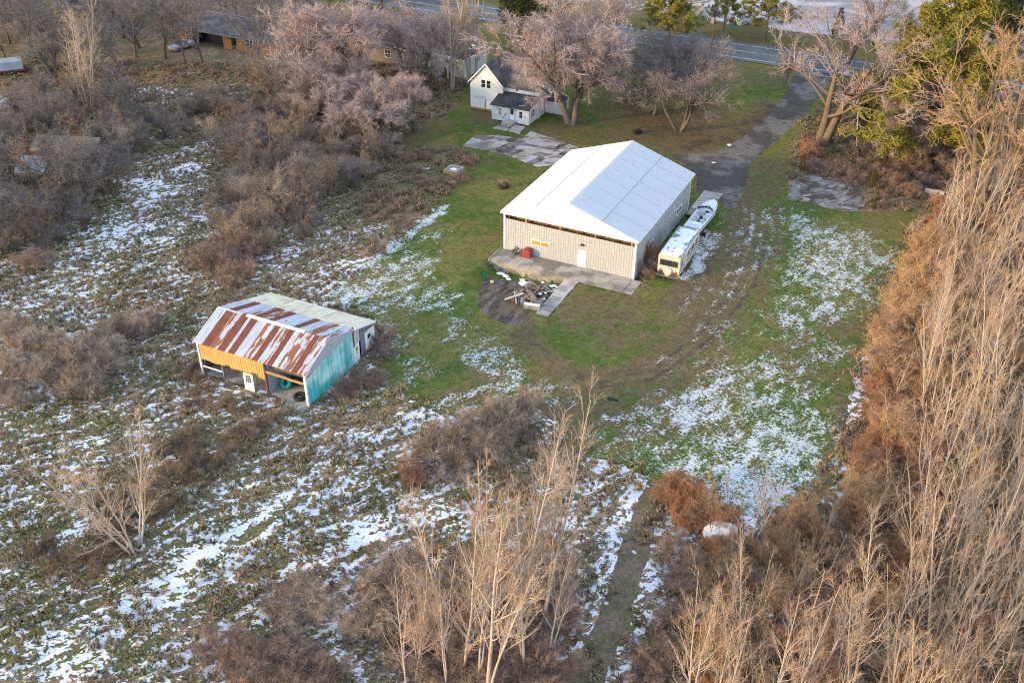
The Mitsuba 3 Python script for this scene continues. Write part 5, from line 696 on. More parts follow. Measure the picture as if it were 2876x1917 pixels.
win(HOUSE, h, DP + 1.6, 4.6, .5, 1.05, 0, 'v', out=1); win(HOUSE, h, DP + 3.2, 4.6, .5, 1.05, 0, 'v', out=1); win(HOUSE, h, DP + 1.9, 1.5, .7, 1.1, 0, 'v', out=1)
win(HOUSE, h, -3.9, 3.62, .35, .45, DP, bars=0, pane='glass_pale')
fd_ = put('door', MB().box((-3.2, -.03, .45), (-2.35, .0, 2.3)), 'door_white', HOUSE, h)
put('pane', MB().box((-3.05, -.042, 1.25), (-2.5, -.03, 2.15)), 'glass_dark', HOUSE, fd_); put('frame', MB().box((-3.3, -.05, .4), (-3.2, 0, 2.36)).box((-2.35, -.05, .4), (-2.25, 0, 2.36)).box((-3.2, -.05, 2.3), (-2.35, 0, 2.36)), 'metal_grey', HOUSE, fd_)
ch = put('chimney', MB().box((-8.95, 6.9, 6.6), (-8.3, 7.55, 8.5)), 'brick_red', HOUSE, h); put('cap', MB().box((-9.02, 6.83, 8.5), (-8.23, 7.62, 8.62)).box((-8.85, 7.0, 8.62), (-8.4, 7.45, 8.8)), 'concrete_pale', HOUSE, ch)
put('downspout', MB().tube([(.08, DP - .1, HE - .3), (.08, DP - .1, .35), (.35, DP - .5, .1)], .06, 6), 'trim_white', HOUSE, h)
put('step', MB().box((-3.75, -1.85, 0), (-2.0, -.0, .42)).box((-3.6, -2.15, 0), (-2.2, -1.85, .2)), 'concrete_pale', HOUSE, h)
put('hand_rail', MB().beam((-3.65, -1.7, .95), (-3.65, -.15, 1.35), .07, .07).beam((-3.65, -1.65, .4), (-3.65, -1.65, .95), .07, .07).beam((-3.65, -.2, .4), (-3.65, -.2, 1.3), .07, .07), 'wood_brown', HOUSE, h)
# rear ell, side annex
for (u0, u1, v0, v1, he, hr) in ((-10.2, -5.9, GVE + .2, 17.0, 3.9, 6.2), (-4.8, -1.6, DP + DM, 14.0, 3.4, 5.6)):
    put('wall', MB().box((u0, v0 + .11, 0), (u1, v1, he - .05)), 'siding_white', HOUSE, h); c_ = (u0 + u1) / 2; s_ = (hr - he) / (c_ - u0)
    put('wall', gable_wall(u0, u1, v1, he, hr, .1), 'siding_white', HOUSE, h)
    roof_slab(h, HOUSE, (u0 - .3, v0, he - .3 * s_), (c_, v0, hr), (c_, v1 + .3, hr), (u0 - .3, v1 + .3, he - .3 * s_), .1, 'shingle_dark')
    roof_slab(h, HOUSE, (c_, v0, hr), (u1 + .3, v0, he - .3 * s_), (u1 + .3, v1 + .3, he - .3 * s_), (c_, v1 + .3, hr), .1, 'shingle_dark')
put('wall', MB().box((.005, 6.4, 0), (2.85, 8.7, 1.9)), 'siding_white', HOUSE, h)
roof_slab(h, HOUSE, (.01, 6.2, 2.0), (3.0, 6.2, 1.9), (3.0, 8.9, 2.15), (.01, 8.9, 2.25), .08, 'shingle_dark', 'annex_roof')
put('annex_door', MB().box((2.855, 7.2, .1), (2.89, 7.9, 1.75)), 'glass_pale', HOUSE, h)
an = thing('aerial', 'thin television aerial with a long crossbar above the farmhouse roof', 'aerial')
put('mast', MB().tube([(-8.6, 12.6, 6.0), (-8.6, 12.6, 9.6)], .035, 5), 'metal_grey', HOUSE, an)
put('boom', MB().beam((-10.6, 12.6, 9.4), (-6.6, 12.6, 9.2), .07, .07), 'trim_white', HOUSE, an)
for k in range(9): put('element', MB().beam((-10.4 + .45 * k, 12.0 - .03 * k, 9.39 - .022 * k), (-10.4 + .45 * k, 13.2 + .03 * k, 9.39 - .022 * k), .03, .03), 'trim_white', HOUSE, an)
for (poly, lb) in (([(-4.3, -3.6), (-1.85, -3.7), (-1.9, -2.6), (-4.0, -2.4)], 'pale concrete pad left of the walk below the farmhouse steps'), ([(-1.65, -3.6), (.3, -3.8), (-.1, -1.0), (-1.9, -.7)], 'concrete walk panel right of the farmhouse steps')):
    single('paving_slab', lb, 'slab', MB().prism([(x, y, .0) for x, y in poly], (0, 0, .09)), 'concrete_pale', HOUSE)

# ------------------------------------------------------------------ long low house behind the pink trees
NH = Fr((-8.6, 162.4), -.52)
n = thing('long_house', 'long low tan house with flat dark roof and white block end', 'house')
put('wall', MB().box((-22, 0, 0), (-2.6, .15, 3.0)), 'wall_tan', NH, n)
put('wall', MB().box((-2.4, 0, 0), (-.002, .15, 3.1)), 'block_white', NH, n); put('wall', MB().box((-.15, .15, 0), (0, 7.6, 3.1)), 'block_white', NH, n)
put('wall', MB().box((-22, .15, 0), (-21.85, 7.6, 3.0)), 'wall_tan', NH, n); put('wall', MB().box((-21.85, 7.45, 0), (-.15, 7.6, 3.0)), 'wall_tan', NH, n)
put('roof', MB().box((-22.4, -.5, 3.1), (.25, 7.9, 3.22)), 'roof_tar', NH, n)
put('fascia', MB().box((-22.45, -.56, 2.98), (.3, -.5, 3.3)).box((.25, -.5, 2.98), (.31, 7.95, 3.3)).box((-22.4, 7.9, 3.1), (.25, 7.96, 3.3)), 'trim_white', NH, n)
put('snow_edge', MB().box((-6.5, -.4, 3.222), (-2.2, .2, 3.29)).box((-5, 7.3, 3.222), (0, 7.8, 3.3)), 'snow', NH, n)
win(NH, n, -12.5, 1.1, 1.2, 1.3, 0, vert=1); win(NH, n, -9.6, 1.1, 1.2, 1.3, 0, vert=1); win(NH, n, -16.5, 1.1, 1.2, 1.3, 0, vert=1); win(NH, n, -4.6, .9, 1.6, 1.5, 0, vert=1)
win(NH, n, 3.6, 1.1, .9, 1.5, 0, 'v', out=1)
put('porch_gable', MB().prism([(-6.4, -1.6, 1.9), (-2.0, -1.6, 1.9), (-2.0, -1.6, 2.1), (-4.2, -1.6, 3.05), (-6.4, -1.6, 2.1)], (0, 1.0, 0)), 'trim_white', NH, n)
put('porch_post', MB().box((-6.2, -1.5, 0), (-6.05, -1.35, 1.9)).box((-2.4, -1.5, 0), (-2.25, -1.35, 1.9)), 'trim_white', NH, n)

# ------------------------------------------------------------------ brick ranch house with a hip roof
RH = Fr((-42.6, 172.9), -.47)
n = thing('brick_house', 'low orange-brick ranch house with a grey hip roof among bare trees', 'house')
[put('wall', MB().box(p0, p1), 'brick_tan', RH, n) for p0, p1 in (((-9.5, 0, 0), (0, .2, 2.6)), ((-.2, .2, 0), (0, 8.6, 2.6)), ((-24, 8.4, 0), (-.2, 8.6, 2.6)))]
[put('wall', MB().box(p0, p1), 'brick_tan', RH, n) for p0, p1 in (((-24, -.0, 0), (-18.6, .2, 2.6)), ((-24, .2, 0), (-23.8, 8.4, 2.6)), ((-12.6, 0, 0), (-10.6, .2, 2.6)))]
put('porch_back', MB().box((-18.6, 1.6, 0), (-9.5, 1.75, 2.6)), 'steel_dark', RH, n)
hipr = MB(); e = .6; z0, z1 = 2.6, 4.9; x0, x1, y0, y1 = -24 - e, e, -e, 8.6 + e; ym = (y0 + y1) / 2
v = [(x0, y0, z0), (x1, y0, z0), (x1, y1, z0), (x0, y1, z0), (x0 + 5, ym, z1), (x1 - 5, ym, z1)]
hipr.add(v, [[0, 1, 5], [0, 5, 4], [1, 2, 5], [2, 3, 4], [2, 4, 5], [3, 0, 4], [0, 3, 2], [0, 2, 1]])
put('roof', hipr, 'shingle_grey', RH, n)
put('hip_cap', MB().beam((x1, y0, z0 + .06), (x1 - 5, ym, z1 + .05), .2, .06).beam((x1, y1, z0 + .06), (x1 - 5, ym, z1 + .05), .2, .06).beam((x0 + 5, ym, z1 + .05), (x1 - 5, ym, z1 + .05), .2, .06), 'metal_grey', RH, n)
put('gutter', MB().box((x0, y0 - .08, z0 - .08), (x1, y0, z0 + .05)).box((x1, y0, z0 - .08), (x1 + .08, y1, z0 + .05)), 'metal_grey', RH, n)
put('downspout', MB().tube([(.1, -.12, 2.5), (.1, -.12, .2), (.5, -.5, .05)], .07, 6), 'trim_white', RH, n)
win(RH, n, -2.3, 1.3, .5, 1.0, 0); win(RH, n, -7.0, 1.2, 1.4, 1.1, 0, vert=1); win(RH, n, -21.5, 1.4, .5, .6, 0, bars=0); win(RH, n, 2.6, 1.1, 1.2, 1.2, 0, 'v', out=1)
gh = thing('grey_house', 'grey-roofed house half hidden in the woods at the top left corner', 'house'); GH = Fr((-92, 196), -.4)
put('wall', MB().box((0, 0, 0), (12, 8, 2.7)), 'wall_tan', GH, gh); win(GH, gh, 2, 1, 1.2, 1.2, 0); win(GH, gh, 8, 1, 1.2, 1.2, 0)
put('roof', MB().prism([(-.5, -.5, 2.7), (-.5, 4, 5.0), (-.5, 8.5, 2.7)], (13, 0, 0)), 'shingle_grey', GH, gh)

# ------------------------------------------------------------------ derelict sheds at the left
for (o_, a_, L_, D_, he, hr, mr, mw, lb) in (((-66.3, 125.0), -.10, 8.6, 4.6, 1.9, 3.0, 'wood_grey', 'wood_brown', 'derelict grey-roofed shed sunk in brush at the left edge'), ((-66.5, 118.0), -.05, 4.4, 4.2, 1.6, 2.9, 'tarp_grey', 'stem_brown', 'small collapsed shed with a pale roof below the derelict grey-roofed one')):
    n = thing('derelict_shed', lb, 'shed'); F = Fr(o_, a_)
    put('wall', MB().box((0, 0, 0), (L_, D_, he)), mw, F, n)
    put('roof', MB().prism([(-.3, -.4, he - .1), (L_ + .3, -.4, he - .1), (L_ + .3, D_ / 2, hr), (-.3, D_ / 2, hr)], (0, 0, .08)), mr, F, n)
    put('roof', MB().prism([(-.3, D_ / 2, hr), (L_ + .3, D_ / 2, hr), (L_ + .3, D_ + .4, he - .1), (-.3, D_ + .4, he - .1)], (0, 0, .08)), mr, F, n)
    put('eave_board', MB().box((-.3, -.46, he - .2), (L_ + .3, -.4, he + .02)), 'wood_orange' if he < 1.8 else 'wood_grey', F, n)

# ------------------------------------------------------------------ motorhome beside the barn
def wheel(parent, fr, u, v, r, w, name='wheel'):
    a = np.arange(18) * 2 * np.pi / 18; ring = np.stack([0 * a, r * np.cos(a), r * np.sin(a)], 1) + (u, v, r)
    k = put(name, MB().prism(ring, (w, 0, 0)), 'rubber', fr, parent)
    ring2 = np.stack([0 * a, .5 * r * np.cos(a), .5 * r * np.sin(a)], 1) + (u - .015, v, r); put('rim', MB().prism(ring2, (w + .03, 0, 0)), 'metal_grey', fr, k)
def rounded(w, l, z0, z1, cr, fr_top=0.0):
    """a box with rounded long edges: cross-section in u-z, extruded along v"""
    pts = [(0, z0), (w, z0)]
    for a in np.linspace(0, np.pi / 2, 5): pts.append((w - cr + cr * math.cos(a), z1 - cr + cr * math.sin(a)))
    for a in np.linspace(np.pi / 2, np.pi, 5): pts.append((cr + cr * math.cos(a), z1 - cr + cr * math.sin(a)))
    return [(x, 0.0, z) for x, z in pts]
RV = Fr((16.14, 94.06), -.435); RVW, RVL, RVH = 2.5, 7.6, 3.0
rv = thing('motorhome', 'cream motorhome with snow on its roof parked along the shaded barn wall', 'motorhome')
put('body', MB().prism(rounded(RVW, RVL, .62, RVH - .05, .16), (0, RVL - .25, 0)), 'rv_cream', RV, rv)
put('nose', MB().prism([(x, RVL - .25, z) for x, _, z in rounded(RVW, RVL, .62, RVH - .12, .18)], (0, .35, 0)), 'rv_cream', RV, rv)
put('roof', MB().box((.1, .05, RVH - .052), (RVW - .1, RVL - .1, RVH)), 'rv_roof', RV, rv)
put('skirt', MB().box((.12, .1, .32), (RVW - .12, RVL - .3, .615)), 'rv_brown', RV, rv)
put('rear_window', MB().box((.28, -.025, 1.72), (2.2, .0, 2.32)), 'glass_dark', RV, rv)
put('window_frame', MB().box((.2, -.04, 1.64), (2.3, 0, 1.72)).box((.2, -.04, 2.32), (2.3, 0, 2.4)).box((.2, -.04, 1.72), (.28, 0, 2.32)).box((2.2, -.04, 1.72), (2.3, 0, 2.32)).box((1.62, -.035, 1.72), (1.67, 0, 2.32)).box((1.9, -.035, 1.72), (1.94, 0, 2.32)), 'rv_brown', RV, rv)
a = np.arange(24) * 2 * np.pi / 24
put('spare_wheel_cover', MB().prism(np.stack([1.2 + .48 * np.cos(a), 0 * a - .001, 1.1 + .48 * np.sin(a)], 1), (0, -.22, 0)), 'rv_cream', RV, rv)
put('bumper', MB().box((-.02, -.42, .45), (RVW + .02, -.14, .62)), 'chrome', RV, rv); put('rear_panel', MB().box((.08, -.03, .64), (RVW - .08, 0, .95)), 'rv_brown', RV, rv)
for u in (.3, 2.02): put('tail_lamp', MB().box((u, -.05, 1.0), (u + .22, -.005, 1.16)), 'tail_red', RV, rv)
put('vent', MB().box((1.8, -.045, .7), (2.25, -.031, .93)), 'steel_dark', RV, rv)
for v0, l, z0_, hh in ((.55, .7, 1.55, .75), (3.0, 1.1, 1.6, .75), (4.55, .9, 1.6, .75), (6.1, .9, 1.6, .8)):
    wk = put('side_window', MB().box((RVW - .01, v0, z0_), (RVW + .015, v0 + l, z0_ + hh)), 'glass_dark', RV, rv)
put('door', MB().box((RVW - .01, 2.1, .66), (RVW + .02, 2.75, 2.45)), 'rv_cream', RV, rv)
put('stripe', MB().box((RVW, .05, 1.16), (RVW + .012, RVL - .3, 1.28)).box((RVW, .05, .98), (RVW + .012, RVL - .3, 1.03)), 'rv_brown', RV, rv)
put('awning', MB().tube([(RVW + .06, 1.6, RVH - .3), (RVW + .06, RVL - 1.2, RVH - .3)], .06, 6), 'trim_white', RV, rv)
put('air_conditioner', MB().prism([(.95, 5.0, RVH), (1.75, 5.0, RVH), (1.7, 5.1, RVH + .3), (1.0, 5.1, RVH + .3)], (0, .95, 0)), 'trim_white', RV, rv)
for u, v in ((.75, 1.2), (1.6, 2.0), (1.1, 3.4), (.6, 6.6)): put('roof_vent', MB().box((u, v, RVH), (u + .42, v + .42, RVH + .12)), 'trim_white', RV, rv)
put('roof_rail', MB().box((.03, .05, RVH - .06), (.09, RVL - .3, RVH + .03)).box((RVW - .09, .05, RVH - .06), (RVW - .03, RVL - .3, RVH + .03)), 'metal_grey', RV, rv)
for k, (u, v, s_) in enumerate(((1.25, 6.5, .95), (1.3, 4.2, .8), (1.2, 2.9, .75), (1.75, 1.6, .6), (.6, 5.6, .45), (1.9, 3.9, .4), (.5, 3.2, .4), (.9, 2.1, .45))): put('snow_patch', mound((u, v, RVH + .02), s_, .07, 40 + k), 'snow', RV, rv)
for v in (1.7, RVL - 1.5):
    for u in (.02, RVW - .27): wheel(rv, RV, u, v, .37, .25)

# ------------------------------------------------------------------ boat on its trailer
BO = Fr((20.35, 103.75), -.50)
bo = thing('motorboat', 'white open motorboat with snow on its deck on a trailer ahead of the motorhome', 'boat')
vs = np.linspace(0, 7.9, 20); tb = vs / 7.9
half = 1.12 * np.where(tb < .55, 1 - .04 * (1 - tb / .55), np.sqrt(np.clip(1 - np.clip((tb - .55) / .452, 0, 1) ** 2.3, 0.0009, 1)))
keel, sheer = .62 + .9 * np.clip((tb - .6) / .4, 0, 1) ** 2, 1.62 + .38 * tb ** 1.5
CU = 1.12
def loft(rows): 
    P = np.array(rows); m, n_ = P.shape[:2]; i, j = np.meshgrid(np.arange(m - 1), np.arange(n_ - 1), indexing='ij')
    q = np.stack([i * n_ + j, i * n_ + j + 1, (i + 1) * n_ + j + 1, (i + 1) * n_ + j], -1).reshape(-1, 4)
    return MB().add(P.reshape(-1, 3), q)
rows = []
for i in range(20):
    hb, k, s_ = half[i], keel[i], sheer[i]
    rows.append([(CU + x * hb, vs[i], z) for x, z in ((-1, s_), (-.99, s_ - .12), (-.93, k + .45 * (s_ - k)), (-.86, k + .32 * (s_ - k)), (0, k), (.86, k + .32 * (s_ - k)), (.93, k + .45 * (s_ - k)), (.99, s_ - .12), (1, s_))])
put('hull', loft(rows), 'boat_white', BO, bo, smooth=35)
put('transom', MB().prism(rows[0], (0, .06, 0)), 'boat_white', BO, bo)
put('rub_rail', loft([[(CU + sg * half[i] * 1.012, vs[i], sheer[i] - .05), (CU + sg * half[i] * 1.012, vs[i], sheer[i] + .01)] for sg in (1,) for i in range(20)]), 'boat_navy', BO, bo)
ci, c0 = 11, 3
put('foredeck', loft([[(CU + x * half[i] * .985, vs[i], sheer[i] + .16 * (1 - x * x) * min(1, (19 - i) / 4 + .25)) for x in np.linspace(-1, 1, 9)] for i in range(ci, 20)]), 'boat_white', BO, bo, smooth=True)
put('gunwale', loft([[(CU - half[i] * .985, vs[i], sheer[i] + .005), (CU - half[i] * .80, vs[i], sheer[i] + .02), (CU - half[i] * .80, vs[i], 1.05)] for i in range(c0, ci + 1)]), 'boat_white', BO, bo)
put('gunwale', loft([[(CU + half[i] * .985, vs[i], sheer[i] + .005), (CU + half[i] * .80, vs[i], sheer[i] + .02), (CU + half[i] * .80, vs[i], 1.05)] for i in range(c0, ci + 1)]), 'boat_white', BO, bo)
put('cockpit_floor', MB().box((CU - .9, vs[c0] - .05, 1.0), (CU + .9, vs[ci] + .1, 1.06)), 'boat_navy', BO, bo)
put('bulkhead', MB().box((CU - .88, vs[ci], 1.06), (CU + .05, vs[ci] + .06, sheer[ci] + .1)).box((CU + .5, vs[ci], 1.06), (CU + .88, vs[ci] + .06, sheer[ci] + .1)), 'boat_white', BO, bo)
put('stern_deck', loft([[(CU + x * half[i] * .985, vs[i], sheer[i] + .02) for x in (-1, 0, 1)] for i in range(0, c0 + 1)]), 'boat_white', BO, bo)
put('engine_cover', MB().prism([(CU - .85, .5, 1.62), (CU + .85, .5, 1.62), (CU + .8, .55, 1.82), (CU - .8, .55, 1.82)], (0, .75, 0)), 'snow', BO, bo)
put('stern_board', MB().box((CU - .9, -.45, 1.0), (CU + .9, -.0, 1.08)), 'boat_white', BO, bo)
sd_ = put('windshield', loft([[(CU + x * half[ci + 1] * .95, vs[ci] + .15 + .75 * (1 - x * x), sheer[ci] + .02) for x in np.linspace(-1, 1, 9)], [(CU + x * half[ci + 1] * .9, vs[ci] - .05 + .6 * (1 - x * x), sheer[ci] + .48) for x in np.linspace(-1, 1, 9)]]), 'glass_dark', BO, bo)
put('frame', MB().tube([(CU + x * half[ci + 1] * .9, vs[ci] - .05 + .6 * (1 - x * x), sheer[ci] + .49) for x in np.linspace(-1, 1, 9)], .03, 5), 'chrome', BO, sd_)
for u, v in ((CU - .55, 3.35), (CU + .55, 3.35), (CU - .5, 2.1), (CU + .55, 2.2)):
    sk = put('seat', MB().box((u - .26, v - .28, 1.06), (u + .26, v + .26, 1.5)), 'boat_white', BO, bo); put('backrest', MB().box((u - .26, v - .4, 1.3), (u + .26, v - .28, 1.95)), 'boat_white', BO, sk); put('snow_cap', mound((u, v, 1.5), .28, .07, int(u * 90 + v * 7), 10), 'snow', BO, sk)
put('console', MB().box((CU + .3, 3.85, 1.06), (CU + .85, 4.3, 1.78)), 'boat_white', BO, bo)
put('hatch', MB().box((CU - .28, 5.7, sheer[15] + .02), (CU + .28, 6.2, sheer[15] + .13)), 'boat_navy', BO, bo)
put('bow_rail', MB().tube([(CU + sg * half[i] * .93 , vs[i], sheer[i] + .48) for sg, idx in ((-1, range(12, 20)), (1, range(19, 11, -1))) for i in idx], .028, 5), 'chrome', BO, bo)
for i in (12, 14, 16, 18):
    for sg in (-1, 1): put('rail_post', MB().tube([(CU + sg * half[i] * .93, vs[i], sheer[i]), (CU + sg * half[i] * .93, vs[i], sheer[i] + .48)], .022, 5), 'chrome', BO, bo)
put('snow_patch', mound((CU, 6.9, sheer[17] + .1), .45, .05, 61), 'snow', BO, bo)
bt = thing('boat_trailer', 'dark two-wheeled trailer under the white motorboat', 'trailer')
put('frame', MB().box((CU - .62, .2, .42), (CU - .5, 6.4, .54)).box((CU + .5, .2, .42), (CU + .62, 6.4, .54)).box((CU - .62, .9, .43), (CU + .62, 1.0, .55)).box((CU - .62, 3.9, .43), (CU + .62, 4.0, .55)).beam((CU, 6.3, .48), (CU, 8.6, .5), .1, .1), 'steel_dark', BO, bt)
for u in (-.18, 2.18): wheel(bt, BO, u, 1.7, .33, .22)
put('fender', MB().box((-.24, 1.3, .68), (.08, 2.1, .72)).box((2.14, 1.3, .68), (2.48, 2.1, .72)), 'metal_grey', BO, bt)

# ------------------------------------------------------------------ vehicles at the left edge
CA = Fr((-85.3, 141.6), -.05)
c = thing('camper_van', 'white camper with snow on its raised roof cut by the left edge', 'camper')
put('body', MB().prism(rounded(7.4, 0, .5, 2.6, .15), (0, 2.3, 0)), 'boat_white', CA, c); put('roof_box', MB().box((.4, .1, 2.6), (7.0, 2.2, 2.95)), 'tarp_grey', CA, c)
put('snow_patch', MB().box((.5, .15, 2.95), (6.2, 2.1, 3.05)), 'snow', CA, c); put('stripe', MB().box((0, -.012, 1.1), (7.4, 0, 1.3)), 'red_paint', CA, c)
for u in (1.2, 4.6): put('window', MB().box((u, -.02, 1.5), (u + 1.3, 0, 2.1)), 'glass_dark', CA, c)
FCA = Fr(CA.o[:2], CA.a - math.pi / 2)
for uu in (1.3, 6.3): wheel(c, Fr(CA((uu, .0, 0))[:2], CA.a - math.pi / 2), -.25, 0, .36, .22)
cb = thing('flatbed_trailer', 'grey flatbed trailer parked just beyond the white camper', 'trailer'); put('bed', MB().box((3.4, 3.6, .7), (9.8, 5.6, .86)), 'wood_grey', CA, cb); put('rail', MB().box((9.7, 3.6, .862), (9.8, 5.6, 1.3)), 'trim_white', CA, cb); wheel(cb, Fr(CA((6.2, 3.7, 0))[:2], CA.a - math.pi / 2), -.25, 0, .36, .22)
TK = Fr((-92.2, 159.0), .45)
t_ = thing('covered_trailer', 'long grey tarpaulin-covered trailer at the left edge above the camper', 'trailer')
put('cover', MB().prism([(0, 0, .9), (0, 2.4, .9), (0, 2.2, 2.2), (0, 1.2, 2.7), (0, .2, 2.2)], (9.0, 0, 0)), 'tarp_grey', TK, t_); put('chassis', MB().box((0, .1, .55), (9.2, 2.3, .89)), 'red_paint', TK, t_)
for uu in (2.5, 7): wheel(t_, Fr(TK((uu, .1, 0))[:2], TK.a - math.pi / 2), -.2, 0, .4, .22)
PU = Fr((-63.4, 176.2), -.5)
p_ = thing('pickup_truck', 'old grey-green pickup nose out beside the brick ranch house', 'pickup')
put('body', MB().box((0, 0, .45), (1.85, 5.2, 1.0)), 'tarp_grey', PU, p_); put('cab', MB().prism([(.1, 1.4, 1.0), (.1, 3.4, 1.0), (.1, 3.0, 1.7), (.1, 1.9, 1.7)], (1.65, 0, 0)), 'tarp_grey', PU, p_)
put('windscreen', MB().prism([(.2, 1.42, 1.02), (1.65, 1.42, 1.02), (1.6, 1.85, 1.66), (.25, 1.85, 1.66)], (0, -.03, .02)), 'glass_dark', PU, p_); put('bumper', MB().box((0, -.12, .45), (1.85, 0, .65)), 'chrome', PU, p_)
for u in (-.02, 1.65):
    for v in (1.0, 4.2): wheel(p_, PU, u, v, .36, .22)
for u in (.1, 1.5): put('headlight', MB().box((u, -.03, .72), (u + .25, 0, .9)), 'trim_white', PU, p_)

# ------------------------------------------------------------------ small things
up = thing('utility_pole', 'brown utility pole with a transformer between the yard grove and the road', 'pole')
PX, PY = 34.9, 171.6
put('pole', MB().tube([(PX, PY, 0), (PX + .1, PY, 5), (PX + .15, PY, 9.9)], (.17, .15, .12), 8), 'wood_brown', None, up)
put('transformer', MB().tube([(PX - .35, PY - .25, 8.4), (PX - .35, PY - .25, 9.4)], .3, 10), 'steel_dark', None, up)
put('lamp_arm', MB().beam((PX + .15, PY, 9.7), (PX + 1.1, PY - .1, 10.4), .08, .08).box((PX + .9, PY - .2, 10.38), (PX + 1.5, PY + .05, 10.52)), 'metal_grey', None, up)
sg = thing('road_sign', 'small pale blue sign board on a post across the road', 'sign')
put('post', MB().beam((42.6, 191.6, 0), (42.6, 191.6, 1.5), .1, .1), 'wood_grey', None, sg); put('board', MB().box((42.2, 191.5, .9), (43.0, 191.56, 2.1)), 'sign_blue', None, sg)
single('boulder', 'large pale blue-grey boulder on the edge of the gravel lot', 'boulder', chunk((45.9, 198.2, .7), 1.6, 21, .6), 'tarp_grey')
single('boulder', 'small dark boulder left of the large pale one', 'boulder', chunk((43.6, 197.6, .35), .8, 22, .6), 'stone')
single('boulder', 'brown boulder right of the large pale one', 'boulder', chunk((49.0, 197.4, .5), 1.0, 23, .6), 'wood_brown')
single('boulder', 'low grey rock by a stump left of the two roadside boulders', 'boulder', chunk((40.2, 198.2, .3), .7, 24, .5), 'stone')
for k, (x, y) in enumerate(((35.4, 193.5), (52, 188.5))): single('fence_post', ('thin wooden post on the verge left of the open-branched pine', 'thin wooden post on the verge right of the full pine')[k], 'post', MB().tube([(x, y, 0), (x, y, 1.5)], .07, 6), 'wood_grey')
single('junk_pile', 'small black heap of junk on the grass between the house tree and the barn', 'junk', chunk((18.5, 137.6, .25), .7, 31, .6), 'black')
single('junk_pile', 'black crumpled scrap on the lawn above the foreground poplars', 'junk', MB().mesh(trimesh.util.concatenate([trimesh.Trimesh(*chunk((9.0 + .22 * k, 71.2 - .08 * k, .06), .15, 32 + k, .5).get(), process=False) for k in range(4)])), 'black')
single('log', 'pale fallen log in the brush right of the ruined slab', 'log', MB().tube([(54.2, 116.9, .35), (56.4, 116.0, .3)], .42, 9), 'stone_pale')
single('boulder', 'pale flat-topped rock in the grass below the white camper', 'boulder', chunk((-72.5, 133.2, .3), 1.1, 41, .5), 'stone_pale')
for k, (xy, lb) in enumerate((((28.1, 126.5), 'scrap of white paper on the drive behind the barn'), ((31.5, 133.1), 'pale flat scrap on the drive further from the barn'))): single('litter', lb, 'litter', chunk((xy[0], xy[1], .06), .3, 50 + k, .25), 'trim_white')
single('snow_heap', 'lone white snow-covered heap in the rust-brown thicket at lower right', 'snow heap', mound((16.2, 53.6, .7), 1.35, .7, 70), 'snow')
single('snow_heap', 'tiny snow scrap deep in the lower right thicket', 'snow heap', mound((18.2, 45.5, .5), .25, .2, 71), 'snow')
rw = thing('ruined_wall', 'sunlit pale rubble-stone wall behind the poplars at the right edge', 'wall'); RW = Fr((63.5, 124.0), -.10)
r8 = np.random.default_rng(3)
for row in range(3):
    u = 0 if row % 2 else -.3
    while u < 12:
        w_ = r8.uniform(.7, 1.3); put('stone', MB().box((u + .02, r8.uniform(-.05, .05), row * .55 + .02), (u + w_ - .02, .7, row * .55 + .53)), 'stone_pale', RW, rw); u += w_
rs = thing('concrete_ruin', 'tilted pale slab and dark timbers of a collapsed hut behind the many-limbed tree', 'ruin')
put('slab', MB().prism([(64.8, 127.8, 0), (66.6, 127.4, 0), (66.4, 127.5, 3.0), (65.2, 127.8, 3.2)], (0, .25, 0)), 'concrete_pale', None, rs)
for k in range(5): put('timber', MB().beam((61.6 + .6 * k, 127.0, .2 + .3 * k), (64.4 + .1 * k, 127.6, 1.2 + .4 * k), .25, .2), 'wood_grey' if k % 2 else 'wood_brown', None, rs)
pr = thing('stone_ring', 'overgrown square stone planter holding snow and brush on the weedy lawn edge', 'planter'); PRF = Fr((-9.6, 122.0), -.45)
for k, (x0, y0, x1, y1) in enumerate(((0, 0, 2.1, .3), (0, 2.0, 2.1, 2.3), (0, .31, .3, 1.99), (1.8, .31, 2.1, 1.99))): put('kerb', MB().box((x0, y0, 0), (x1, y1, .55)), 'wood_orange' if k == 0 else 'stone', PRF, pr)
put('fill', MB().box((.3, .3, 0), (1.8, 2, .4)), 'stone', PRF, pr); put('snow_patch', mound((1.0, 1.2, .42), .5, .08, 81), 'snow', PRF, pr)
single('snow_heap', 'small snow patch in the weeds left of the stone planter', 'snow heap', mound((-12.0, 123.6, .1), .5, .1, 82), 'snow')
